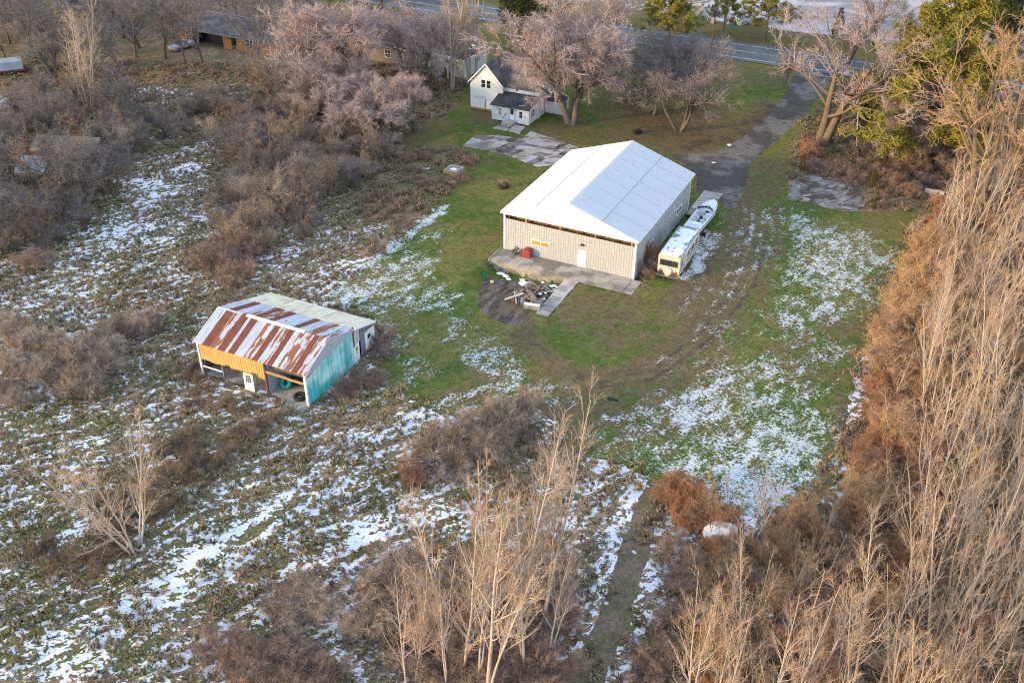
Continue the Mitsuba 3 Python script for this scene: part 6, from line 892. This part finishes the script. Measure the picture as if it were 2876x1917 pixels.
# ------------------------------------------------------------------ trees: polylines grown level by level
def path_pts(r, P0, D0, L, n, wander, up):
    B = len(P0); pts = np.zeros((B, n, 3)); pts[:, 0] = P0; d = nrm(D0)
    for j in range(1, n):
        d = nrm(d + wander * r.normal(size=(B, 3)) + np.array([0, 0, up])); pts[:, j] = pts[:, j - 1] + d * (L / (n - 1))[:, None]
    return pts
def kids(r, P, R, k, t0, t1, ang, sd, lr, tap, rr, n, up=0.0, wander=.1, up2=0.0, rmin=.004, lmin=.0):
    B, n0, _ = P.shape; idx = np.repeat(np.arange(B), k)
    t = r.uniform(t0, t1, len(idx)); f = t * (n0 - 1) * .9999; i = f.astype(int); w = (f - i)[:, None]
    pos = P[idx, i] * (1 - w) + P[idx, i + 1] * w; dp = nrm(P[idx, i + 1] - P[idx, i])
    rad = R[idx, i] * (1 - w[:, 0]) + R[idx, i + 1] * w[:, 0]
    Lp = np.linalg.norm(np.diff(P, axis=1), axis=2).sum(1)[idx]
    perp = nrm(np.cross(dp, r.normal(size=(len(idx), 3)))); th = np.radians(r.normal(ang, sd, len(idx)))[:, None]
    d = np.cos(th) * dp + np.sin(th) * perp; d[:, 2] += up
    L = np.maximum(Lp * lr * (1 - tap * t) * r.uniform(.65, 1.3, len(idx)), lmin)
    Q = path_pts(r, pos, d, L, n, wander, up2)
    r0 = np.maximum(rad * rr, rmin); return Q, r0[:, None] * np.linspace(1, .35, n)[None]
def twigs(r, P, R, k, t0, ang, sd, L0, rad, up=0.0):
    B, n0, _ = P.shape; idx = np.repeat(np.arange(B), k)
    t = r.uniform(t0, 1, len(idx)); f = t * (n0 - 1) * .9999; i = f.astype(int); w = (f - i)[:, None]
    pos = P[idx, i] * (1 - w) + P[idx, i + 1] * w; dp = nrm(P[idx, i + 1] - P[idx, i])
    perp = nrm(np.cross(dp, r.normal(size=(len(idx), 3)))); th = np.radians(r.normal(ang, sd, len(idx)))[:, None]
    d = np.cos(th) * dp + np.sin(th) * perp; d[:, 2] += up; d = nrm(d)
    return spikes(pos, pos + d * (L0 * r.uniform(.6, 1.4, len(idx)))[:, None], np.full(len(idx), rad))
def stems(r, n, h, spread, r0, npt, wander, up, base=.15, tmin=.75):
    a = r.uniform(0, 6.283, n); q = np.radians(spread) * np.sqrt(r.uniform(.02, 1, n)) if n > 1 else np.radians([spread * .3])
    D = np.stack([np.sin(q) * np.cos(a), np.sin(q) * np.sin(a), np.cos(q)], 1)
    P0 = np.stack([base * np.cos(a), base * np.sin(a), 0 * a - .15], 1) if n > 1 else np.zeros((1, 3)) - [0, 0, .15]
    L = h * r.uniform(tmin, 1, n); P = path_pts(r, P0, D, L, npt, wander, up)
    rs = r0 * (L / h); return P, rs[:, None] * np.linspace(1, .12, npt)[None] ** .8
def join(*parts):
    m = MB()
    for p in parts: m.add(*p)
    return m
FORMS, ZMAX, WMAX = {}, {}, {}
def form(key, trunk, crown, mt, mc):
    name = 'form_' + key
    g = {'type': 'shapegroup'}
    if trunk is not None: g['trunk'] = ply(trunk.get(), mt, smooth=True)
    g['crown' if trunk is not None else 'stems'] = ply(crown.get(), mc)
    scene[name] = g; FORMS[key] = name; ZMAX[key] = float(np.percentile(np.vstack(crown.v)[:, 2], 99.7)); WMAX[key] = float(np.percentile(np.hypot(*np.vstack(crown.v)[:, :2].T), 97))
def rg(s): return np.random.default_rng(s)
def poplar(key, seed, n, mt, mc, spread=14, k1=22, k2=6, k3=4, r0=.10, tr=.010, ang=36, lr=.32):
    r = rg(seed); P, R = stems(r, n, 10, spread, r0, 12, .035, .04, .25)
    A, RA = kids(r, P, R, k1, .16, .96, ang, 9, lr, .60, .55, 6, .18, .06, .07)
    B, RB = kids(r, A, RA, k2, .2, .95, 36, 10, .45, .4, .6, 4, .08, .1, .05, .010)
    form(key, join(tubes(P, R, 6), tubes(A, RA, 4), tubes(B, RB, 3)), join(twigs(r, B, RB, k3, .15, 34, 10, .36, tr, .1), twigs(r, A, RA, 4, .3, 35, 10, .4, tr, .1), twigs(r, P[:, 7:], R[:, 7:], 12, .2, 30, 8, .5, tr, .2)), mt, mc)
def spreading(key, seed, n, mt, mc, h=5.2, spread=34, k1=7, k2=7, k3=7, k4=6, r0=.30, ang=46, tr=.013, fork=.0, tw=.34, droop=.0):
    r = rg(seed); P, R = stems(r, n, h, spread, r0, 9, .07, .02, .12, .85)
    A, RA = kids(r, P, R, k1, .28, 1, ang, 12, .78, .35, .62, 8, .12, .10, .03)
    B, RB = kids(r, A, RA, k2, .25, 1, 44, 14, .52, .3, .6, 6, .08 - droop, .13, .03 - droop * .4, .022)
    C, RC = kids(r, B, RB, k3, .2, 1, 44, 15, .5, .3, .6, 4, .04 - droop, .16, .02 - droop, .014)
    form(key, join(tubes(P, R, 7), tubes(A, RA, 5)), join(tubes(B, RB, 4), tubes(C, RC, 3), twigs(r, C, RC, k4, .1, 42, 16, tw, tr, .03 - droop), twigs(r, B, RB, 5, .3, 45, 14, tw * 1.3, tr, .05 - droop)), mt, mc)
spreading('twinbig', 1, 3, 'bark_grey', 'twig_pink', 6.6, 18, 14, 8, 9, 7, .26, 48, tw=.4, droop=.05)
spreading('spread', 2, 2, 'bark_grey', 'twig_pink', 4.4, 48, 8, 8, 9, 7, .28, 52, tw=.4)
spreading('spread2', 3, 3, 'bark_ochre', 'twig_pink', 4.6, 46, 6, 8, 9, 7, .24, 50, tw=.4)
spreading('limby', 4, 2, 'bark_ochre', 'twig_pink', 7.8, 13, 8, 6, 7, 6, .36, 44, tw=.4)
spreading('limby2', 5, 5, 'bark_ochre', 'twig_tan', 7.4, 26, 5, 5, 6, 5, .24, 36, tw=.36)
spreading('darktree', 6, 2, 'bark_grey', 'twig_dark', 4.8, 46, 7, 7, 6, 5, .22, 50, tw=.5, droop=.06)
spreading('grey', 7, 1, 'bark_grey', 'twig_grey', 6.6, 6, 16, 6, 6, 5, .17, 46)
spreading('grey2', 17, 2, 'bark_grey', 'twig_grey', 6.0, 22, 9, 6, 6, 5, .18, 44)
spreading('mid', 8, 3, 'bark_grey', 'twig_grey', 5.8, 28, 8, 6, 7, 6, .16, 46, tw=.45)
poplar('poplarbig', 10, 3, 'bark_pale', 'twig_orange', 14, 20, 6, 4, .12)
poplar('poplarmulti', 11, 6, 'bark_pale', 'twig_pale', 28, 14, 5, 4, .065, .008)
poplar('poplar', 12, 1, 'bark_pale', 'twig_pale', 4, 26, 6, 4, .10)
poplar('poplarfg', 13, 2, 'bark_pale', 'twig_tan', 12, 20, 6, 3, .075, .0065, 35, .30)
poplar('poplarfg2', 14, 2, 'bark_pale', 'twig_orange', 10, 22, 6, 3, .075, .0065, 35, .30)
poplar('sapling', 15, 3, 'bark_grey', 'twig_orange', 24, 14, 5, 4, .07)
for k in range(4): poplar(f'pole{k}', 20 + k, 1, 'bark_pale', 'twig_tan', 16, 13, 4, 3, .075, .007, 36, .34)
for k in range(2): poplar(f'polec{k}', 30 + k, 2, 'bark_pale', 'twig_orange', 20, 10, 4, 3, .07, .007, 36, .34)
for k in range(2): poplar(f'poler{k}', 34 + k, 2, 'bark_ochre', 'twig_orange', 20, 13, 5, 3, .06, .008)
def pine(key, seed, mc, nw=11, lean=1.0, h0=.18, wide=.34):
    r = rg(seed); P, R = stems(r, 1, 10, 2, .17, 9, .015, .02)
    tr_ = [tubes(P, R, 7)]; BR, BRr, cl = [], [], []
    for w in np.linspace(h0, .97, nw):
        m = r.integers(4, 7); a0 = r.uniform(0, 6.28)
        for q in range(m):
            a = a0 + q * 6.283 / m + r.normal(0, .15); L = 10 * wide * (1 - .82 * (w - h0) / (1 - h0)) * r.uniform(.6, 1.15)
            p0 = np.array([0, 0, 10 * w * .97]); pts = path_pts(r, p0[None], np.array([[math.cos(a), math.sin(a), r.normal(.12, .1)]]), np.array([L]), 6, .06, .03)[0]; BR.append(pts); BRr.append(np.linspace(.05, .012, 6))
    BR, BRr = np.array(BR), np.array(BRr)
    S, SR = kids(r, BR, BRr, 6, .3, 1, 48, 12, .42, .3, .5, 4, .06, .1, .04, .008)
    tip = np.concatenate([S[:, 1], S[:, 2], S[:, 3], BR[:, 5], BR[:, 4], BR[:, 3]]); nb_ = 15
    c = np.repeat(tip, nb_, 0); d = nrm(r.normal(size=c.shape) + np.array([0, 0, .55])); ln = r.uniform(.22, .46, len(c))
    form(key, join(tubes(P, R, 7), tubes(BR, BRr, 4)), join(tubes(S, SR, 3), spikes(c + .12 * r.normal(size=c.shape), c + d * ln[:, None], np.full(len(c), .036))), 'bark_grey', mc)
pine('pine', 40, 'needle'); pine('pine2', 41, 'needle', 8, wide=.42, h0=.28); pine('pined', 42, 'needle_dark', 12, wide=.30, h0=.08)
def column(key, seed, mc, wide, n):
    r = rg(seed); P, R = stems(r, 1, 10, 2, .12, 8, .01, .02)
    z = r.uniform(.03, 1, n) ** .9; a = r.uniform(0, 6.28, n); prof = np.sin(np.pi * np.clip(z * .86 + .14, 0, 1)) ** .7
    rad = wide * prof * (.35 + .65 * np.sqrt(r.random(n))) * (1 + .25 * np.sin(3 * a + z * 9)); c = np.stack([rad * np.cos(a), rad * np.sin(a), z * 9.6], 1); c = np.repeat(c, 9, 0)
    d = nrm(r.normal(size=c.shape) + np.array([0, 0, .7])); form(key, join(tubes(P, R, 6)), join(spikes(c + .1 * r.normal(size=c.shape), c + d * r.uniform(.25, .6, (len(c), 1)), np.full(len(c), .05))), 'bark_grey', mc)
column('arbor', 43, 'needle_dark', 2.0, 900); column('juniper', 44, 'needle_juniper', 2.4, 600)

def shrub(key, seed, mc, n=14, k1=7, k2=5, k3=6, spread=58, tr=.011, up=.05, tw=.26, wand=.07, hh=1.25):
    r = rg(seed); P, R = stems(r, n, hh, spread, .022, 7, wand, up, .18, .6)
    A, RA = kids(r, P, R, k1, .2, 1, 42, 14, .52, .3, .6, 4, .06, .14, .03, .008); B, RB = kids(r, A, RA, k2, .2, 1, 44, 14, .5, .3, .6, 3, .04, .15, .02, .006)
    form(key, None, join(tubes(P, R, 4), tubes(A, RA, 3), tubes(B, RB, 3), twigs(r, B, RB, k3, .1, 42, 15, tw, tr * .6, .06)), None, mc)
for k in range(3): shrub(f'bush_{k}', 50 + k, 'stem_brown', spread=(58, 44, 50)[k])
for k in range(2): shrub(f'thin_{k}', 90 + k, ('stem_brown', 'twig_grey')[k], n=9, k1=9, spread=26, up=.12, hh=2.1, wand=.06, tw=.32)
for k in range(2): shrub(f'bush2_{k}', 54 + k, 'stem_red', spread=64)
for k in range(2): shrub(f'rust_{k}', 57 + k, 'stem_rust', spread=46, up=.12)
for k in range(2): shrub(f'tan_{k}', 60 + k, 'stem_tan', n=18, spread=30, up=.14, hh=1.7, wand=.08)
shrub('bramble_0', 63, 'stem_bramble', n=16, k1=6, k2=4, spread=80, hh=.95); shrub('bramble_1', 64, 'stem_bramble', n=16, k1=6, k2=4, spread=82, hh=.9); shrub('dome_0', 65, 'twig_grey', n=20)
def plant(key, x, y, sc, rot, name, label, cat, group=None, wide=1.0, lean=(0, 0), z=None, tall=1.0):
    k = thing(name, label, cat, group)
    gz = float(ground_at(x, y)) if z is None else z
    m = T().translate([x, y, gz]).rotate([1, 0, 0], lean[0]).rotate([0, 1, 0], lean[1]).rotate([0, 0, 1], rot).scale([sc * wide, sc * wide, sc * tall])
    scene[k] = {'type': 'instance', 'group': {'type': 'ref', 'id': FORMS[key]}, 'to_world': m}
    return k
r0 = rg(100)
NAMES = dict(pine='pine_tree', pine2='pine_tree', pined='pine_tree', arbor='evergreen_tree', juniper='juniper', poplarbig='poplar_tree', poplarmulti='bare_tree', poplar='poplar_tree', poplarfg='poplar_tree', sapling='sapling')
CATS = dict(pine_tree='pine', evergreen_tree='evergreen', juniper='juniper', poplar_tree='tree', bare_tree='tree', sapling='sapling')
LEAN = {'slender poplar leaning right': (4, 7), 'slim leaning poplar': (0, 8), 'bare tree with an ochre': (3, -14), 'bare tree with leaning': (0, -8), 'poplar at the bottom edge': (0, -5), 'orange-tipped poplar on': (2, -4)}
for i, (kind, x, y, hh, w, lab) in enumerate(TREES):
    nm = NAMES.get(kind, 'bare_tree'); kk = kind
    if kind == 'poplarfg' and ('orange' in lab or 'thin' in lab or 'slim' in lab or 'short' in lab): kk = 'poplarfg2'
    if kind == 'pine' and 'dark' in lab: kk = 'pined'
    ln = next((v for k_, v in LEAN.items() if lab.startswith(k_)), (0, 0))
    sc = hh / ZMAX[kk]
    plant(kk, x, y, sc, (i * 77) % 360, nm, lab, CATS[nm], None, w, ln)
def sample(poly, n, seed, dmin):
    r = rg(seed); P = shapely.Polygon(poly); x0, y0, x1, y1 = P.bounds; out = []; t = 0
    while len(out) < n and t < n * 60:
        t += 1; q = (r.uniform(x0, x1), r.uniform(y0, y1))
        if P.contains(shapely.Point(q)) and all((q[0] - o_[0]) ** 2 + (q[1] - o_[1]) ** 2 > dmin * dmin for o_ in out): out.append(q)
    return out
def mass(poly, n, seed, dmin, kinds, hr, name, label, wide=(.9, 1.25)):
    r = rg(seed + 555); key = numbered(name); labels[key] = {'label': label, 'category': 'brush', 'kind': 'stuff'}
    for i, (x, y) in enumerate(sample(poly, n, seed, dmin)):
        sc, w, rot = r.uniform(*hr), r.uniform(*wide), r.uniform(0, 360)
        if not free(x, y): continue
        scene[f'{key}__{i:03d}'] = {'type': 'instance', 'group': {'type': 'ref', 'id': FORMS[kinds[i % len(kinds)]]}, 'to_world': T().translate([x, y, float(ground_at(x, y))]).rotate([0, 0, 1], rot).scale([sc * w, sc * w, sc * r.uniform(.75, 1.1)])}
def free(x, y):
    for fr, (a0, a1, b0, b1) in ((BARN, (-1, 19.5, -4, 31)), (SHED, (-13, 1, -2, 12.2)), (HOUSE, (-12, 4, -4, 17)), (NH, (-23, 1, -2, 9)), (RH, (-25, 1, -1, 9.6)), (CA, (-1, 10, -1.5, 6)), (TK, (0, 9, 0, 3)), (PU, (-.5, 2.5, -2, 5.5))):
        u, v = local(fr, x, y)
        if a0 < u < a1 and b0 < v < b1: return False
    return int(class_at(x, y)) == 0 and not (171 < x * RN[0] + y * RN[1] < 185)
PLURAL = dict(tree='trees', bush='bushes', sapling='saplings')
def scatter(poly, n, seed, dmin, kinds, hr, name, cat, label, wide=(.9, 1.2), lean=4, ok=free, tall=1.0):
    r = rg(seed + 999)
    for i, (x, y) in enumerate(sample(poly, n, seed, dmin)):
        if not ok(x, y): continue
        hh = r.uniform(*hr); plant(kinds[i % len(kinds)], x, y, hh, r.uniform(0, 360), name, label, cat, PLURAL[cat] + label.split(cat if cat in label else 'poplar', 1)[1], r.uniform(*wide), (r.normal(0, lean), r.normal(0, lean)), tall=tall)
# bushes placed one by one, then the thickets
cnt = {}
for kind, x, y, rad, lab, grp in BUSHES:
    k = cnt.get(kind, 0); cnt[kind] = k + 1; nk = sum(1 for q in FORMS if q.startswith(kind + '_'))
    plant(f'{kind}_{k % nk}', x, y, rad * r0.uniform(.85, 1.2), r0.uniform(0, 360), 'bush', lab, 'bush', grp, r0.uniform(.95, 1.25), tall=r0.uniform(.8, 1.1))
bk = ['bush_0', 'thin_0', 'bush2_0', 'thin_1', 'bush_2', 'bush_1', 'thin_0', 'bush2_1', 'dome_0']
any_ = lambda x, y: True
open_ = lambda x, y: not (171 < x * RN[0] + y * RN[1] < 185)
scatter(POLY['tl_thicket'], 46, 1, 2.8, bk, (1.2, 2.1), 'bush', 'bush', 'grey-brown bush in the wide thicket at the upper left')
scatter(POLY['mid_thicket'], 55, 2, 2.2, bk, (1.3, 2.3), 'bush', 'bush', 'brown bush in the tangle between the snow strip and the pink trees')
mass(POLY['lr_thicket'], 60, 3, 1.5, ['rust_0', 'bush2_0', 'rust_1', 'bush_1', 'tan_0'], (.7, 1.35), 'brush', 'rust-brown brush filling the thicket at the lower right')
mass(POLY['r_band'], 80, 4, 1.9, ['rust_0', 'tan_0', 'bush2_0', 'rust_1', 'tan_1', 'bush2_1'], (1.2, 2.1), 'brush', 'rust and tan brush in the band right of the lawn')
mass(POLY['forest'], 110, 5, 3.0, ['tan_0', 'bush2_0', 'rust_0', 'tan_1'], (.9, 1.8), 'brush', 'tan undergrowth brush below the pale poplar stand')
mass(POLY['tr_brush'], 60, 6, 2.6, ['bush2_0', 'bush_1', 'dome_0', 'bush2_1'], (1.2, 2.2), 'brush', 'brown brush under the bare trees at the upper right')
mass(POLY['mid_woods'], 18, 7, 2.4, ['bush_0', 'dome_0', 'bush2_0'], (1.4, 2.2), 'brush', 'brush behind the hedge by the upper snow patch')
mass(POLY['left_woods'], 24, 8, 2.6, bk, (1.2, 2.0), 'brush', 'dark brush around the derelict sheds at the left edge')
fk = ['pole0', 'polec0', 'pole1', 'pole2', 'polec1', 'pole3']
scatter(POLY['forest'], 150, 11, 2.0, fk + ['poplarfg2'], (.9, 1.5), 'poplar_tree', 'tree', 'slender pale poplar in the dense stand along the right edge', (.8, 1.15), 4.5, any_)
scatter(POLY['forest_front'], 50, 12, 1.5, fk, (.8, 1.25), 'poplar_tree', 'tree', 'thin pale poplar in the front of the stand at the lower right', (.8, 1.05), 3, any_)
scatter(POLY['lr_thicket'], 46, 13, 1.5, ['poler0', 'poler1', 'polec0'], (.45, .85), 'sapling', 'sapling', 'rust-tinted sapling rising from the lower right thicket', (.9, 1.2), 5, any_)
scatter(POLY['r_band'], 26, 14, 2.6, ['polec1', 'poler0', 'pole1'], (.5, .85), 'sapling', 'sapling', 'sapling in the brush band right of the lawn', (.9, 1.2), 4)
scatter(POLY['tl_woods'], 125, 15, 5.0, ['grey', 'grey2', 'grey', 'darktree'], (1.0, 1.5), 'bare_tree', 'tree', 'grey bare tree in the dim woods at the top left', (.95, 1.25), 3)
scatter(POLY['far_top'], 60, 16, 4.0, ['grey2', 'grey'], (1.1, 1.5), 'bare_tree', 'tree', 'grey bare tree behind the pink-crowned trees at the top', (.9, 1.2), 3, open_)
scatter(POLY['left_woods'], 6, 17, 5.5, ['darktree', 'grey2'], (.8, 1.1), 'bare_tree', 'tree', 'dark bare tree in the corner below the derelict sheds', (1, 1.3), 4)
scatter(POLY['tl_thicket'], 38, 18, 4.0, ['grey2', 'sapling', 'mid', 'grey', 'poler0'], (.55, 1.0), 'bare_tree', 'tree', 'smaller bare tree standing in the wide upper left thicket', (.9, 1.2), 4)
scatter(POLY['mid_thicket'], 30, 19, 3.2, ['sapling', 'mid', 'poler0'], (.45, .75), 'sapling', 'sapling', 'sapling in the tangle below the pink trees', (.9, 1.3), 4)
scatter(POLY['tr_tangle'], 13, 20, 7.0, ['spread', 'mid', 'limby2', 'spread2'], (1.0, 1.45), 'bare_tree', 'tree', 'sunlit bare tree in the tangle at the upper right', (.9, 1.15), 4)
scatter(POLY['mid_woods'], 8, 21, 4.0, ['sapling', 'grey'], (.6, 1.1), 'bare_tree', 'tree', 'bare tree between the brick house and the pink trees', (.9, 1.1), 4)
scatter(POLY['tr_brush'], 12, 22, 5.0, ['mid', 'sapling', 'pined'], (.5, .95), 'bare_tree', 'tree', 'young tree in the brush at the upper right', (.9, 1.1), 4)
plant('bush2_0', 15.3, 94.6, 1.5, 20, 'bush', 'leafless reddish shrub squeezed between the motorhome and the barn corner', 'bush', tall=1.2)
plant('rust_1', 16.0, 96.5, 1.9, 90, 'bush', 'tall leafless shoots behind the shrub at the barn corner', 'bush', tall=1.25, wide=.7)
plant('tan_0', -1.35, 117.8, .55, 40, 'dry_plant', 'dry brown twigs standing in the tire planter', 'plant', z=.15)

# ------------------------------------------------------------------ rough grass: clumps in square patches, repeated over the field
def patch(key, seed, mats, n, size, hr, blades=11, wid=.045):
    r = rg(seed); g = {'type': 'shapegroup'}
    c = r.uniform(-size / 2, size / 2, (n, 2)); hh = r.uniform(*hr, n); which = r.integers(len(mats), size=n)
    for q, m in enumerate(mats):
        s_ = which == q
        if not s_.any(): continue
        cc, h_ = np.repeat(c[s_], blades, 0), np.repeat(hh[s_], blades) * r.uniform(.6, 1.15, s_.sum() * blades)
        a = r.uniform(0, 6.28, len(cc)); sp = r.uniform(.15, 1.0, len(cc)) * h_ * .95; w = r.uniform(.6, 1.3, len(cc)) * wid
        p0 = np.stack([cc[:, 0] + .06 * np.cos(a), cc[:, 1] + .06 * np.sin(a), 0 * a - .06], 1); p1 = p0 + np.stack([sp * .45 * np.cos(a), sp * .45 * np.sin(a), h_ * .8], 1); p2 = p0 + np.stack([sp * np.cos(a), sp * np.sin(a), h_ * r.uniform(.35, .95, len(cc))], 1)
        sd = np.stack([-np.sin(a), np.cos(a), 0 * a], 1) * w[:, None]
        v = np.stack([p0 - sd * .6, p0 + sd * .6, p1 - sd, p1 + sd, p2], 1).reshape(-1, 3)
        t = np.array([[0, 1, 3], [0, 3, 2], [2, 3, 4]]); f = (t[None] + (np.arange(len(cc)) * 5)[:, None, None]).reshape(-1, 3)
        g[f'blades_{q}'] = ply((v, f), m)
    scene[key] = g
for k in range(3): patch(f'form_grass{k}', 70 + k, ('grass_straw', 'grass_olive', 'grass_brown', 'grass_straw'), 30, 3.0, (.25, .52), 12, .05)
for k in range(2): patch(f'form_green{k}', 74 + k, ('grass_olive', 'grass_olive', 'grass_straw'), 26, 3.0, (.22, .45), 12, .05)
for k in range(2): patch(f'form_weed{k}', 77 + k, ('stem_red', 'grass_brown', 'stem_bramble'), 26, 3.0, (.45, .95), 14, .03)
for k in range(2): patch(f'form_fringe{k}', 80 + k, ('grass_straw', 'stem_tan'), 10, 1.6, (.4, .75), 14, .035)
for k in range(3): patch(f'form_turf{k}', 84 + k, ('turf_green', 'turf_green', 'turf_straw'), 95, 2.7, (.05, .13), 6, .028)
cell = 2.6; n_g = 0; rG = rg(200)
labels['dry_grass'] = {'label': 'clumps of dry straw and olive grass all over the rough field', 'category': 'grass', 'kind': 'stuff'}
for x in np.arange(-105, 85, cell):
    for y in np.arange(30, 168, cell):
        xx, yy = x + rG.uniform(-.8, .8), y + rG.uniform(-.8, .8)
        pick, keep = rG.random(), rG.random()
        if abs(xx) > 14 + yy * .60 or y < 34 or not free(xx, yy): continue
        i = np.searchsorted(gy, yy) - 1; j = np.searchsorted(gx, xx) - 1
        sn, gr = snow_f[i, j], green_f[i, j]
        if sn > .88 and keep < .55: continue
        nr = sn < .30
        key = f'form_weed{int(pick * 2)}' if nr and keep < .55 else (f'form_green{int(pick * 2)}' if pick < .18 + gr * .6 else f'form_grass{int(pick * 3)}')
        n_g += 1
        scene[f'dry_grass__{n_g:04d}'] = {'type': 'instance', 'group': {'type': 'ref', 'id': key}, 'to_world': T().translate([xx, yy, float(Z0[i, j])]).rotate([0, 0, 1], float(rG.uniform(0, 360))).scale(float(rG.uniform(.8, 1.2)))}
# fringe of taller dry grass along the mown edge
LP = np.array(LAWN + [LAWN[0]]); 
for a, bb in zip(LP[:-1], LP[1:]):
    if a[1] > 150: continue
    for t in np.arange(0, 1, 1.5 / max(1.5, np.linalg.norm(bb - a))):
        q = a + (bb - a) * t + rG.normal(0, .6, 2)
        if not free(q[0], q[1]) or rG.random() < .35 or snow_f[np.searchsorted(gy, q[1]) - 1, np.searchsorted(gx, q[0]) - 1] > .75: continue
        n_g += 1
        scene[f'dry_grass__{n_g:04d}'] = {'type': 'instance', 'group': {'type': 'ref', 'id': f'form_fringe{int(rG.random() * 2)}'}, 'to_world': T().translate([q[0], q[1], float(ground_at(q[0], q[1]))]).rotate([0, 0, 1], float(rG.uniform(0, 360))).scale(float(rG.uniform(.6, 1.0)))}


# short mown grass
labels['lawn_grass'] = {'label': 'short tufts of mown grass over the lawn around the barn', 'category': 'grass', 'kind': 'stuff'}
n_l = 0; rL = rg(300)
for x in np.arange(-40, 70, cell):
    for y in np.arange(45, 166, cell):
        xx, yy, rot, sc, keep, pick = x + rL.uniform(-.4, .4), y + rL.uniform(-.4, .4), float(rL.uniform(0, 360)), float(rL.uniform(.85, 1.15)), rL.random(), rL.random()
        if int(class_at(xx, yy)) != 1 or keep < .1: continue
        u, v = local(BARN, xx, yy)
        if -1 < u < 18.5 and -12.5 < v < 25: 
            if not (10.8 < u < 18.5 and v < -4.6): continue
        u, v = local(HOUSE, xx, yy)
        if -13 < u < 5 and -5 < v < 18: continue
        n_l += 1
        scene[f'lawn_grass__{n_l:04d}'] = {'type': 'instance', 'group': {'type': 'ref', 'id': f'form_turf{int(pick * 3)}'}, 'to_world': T().translate([xx, yy, float(ground_at(xx, yy))]).rotate([0, 0, 1], rot).scale(sc)}
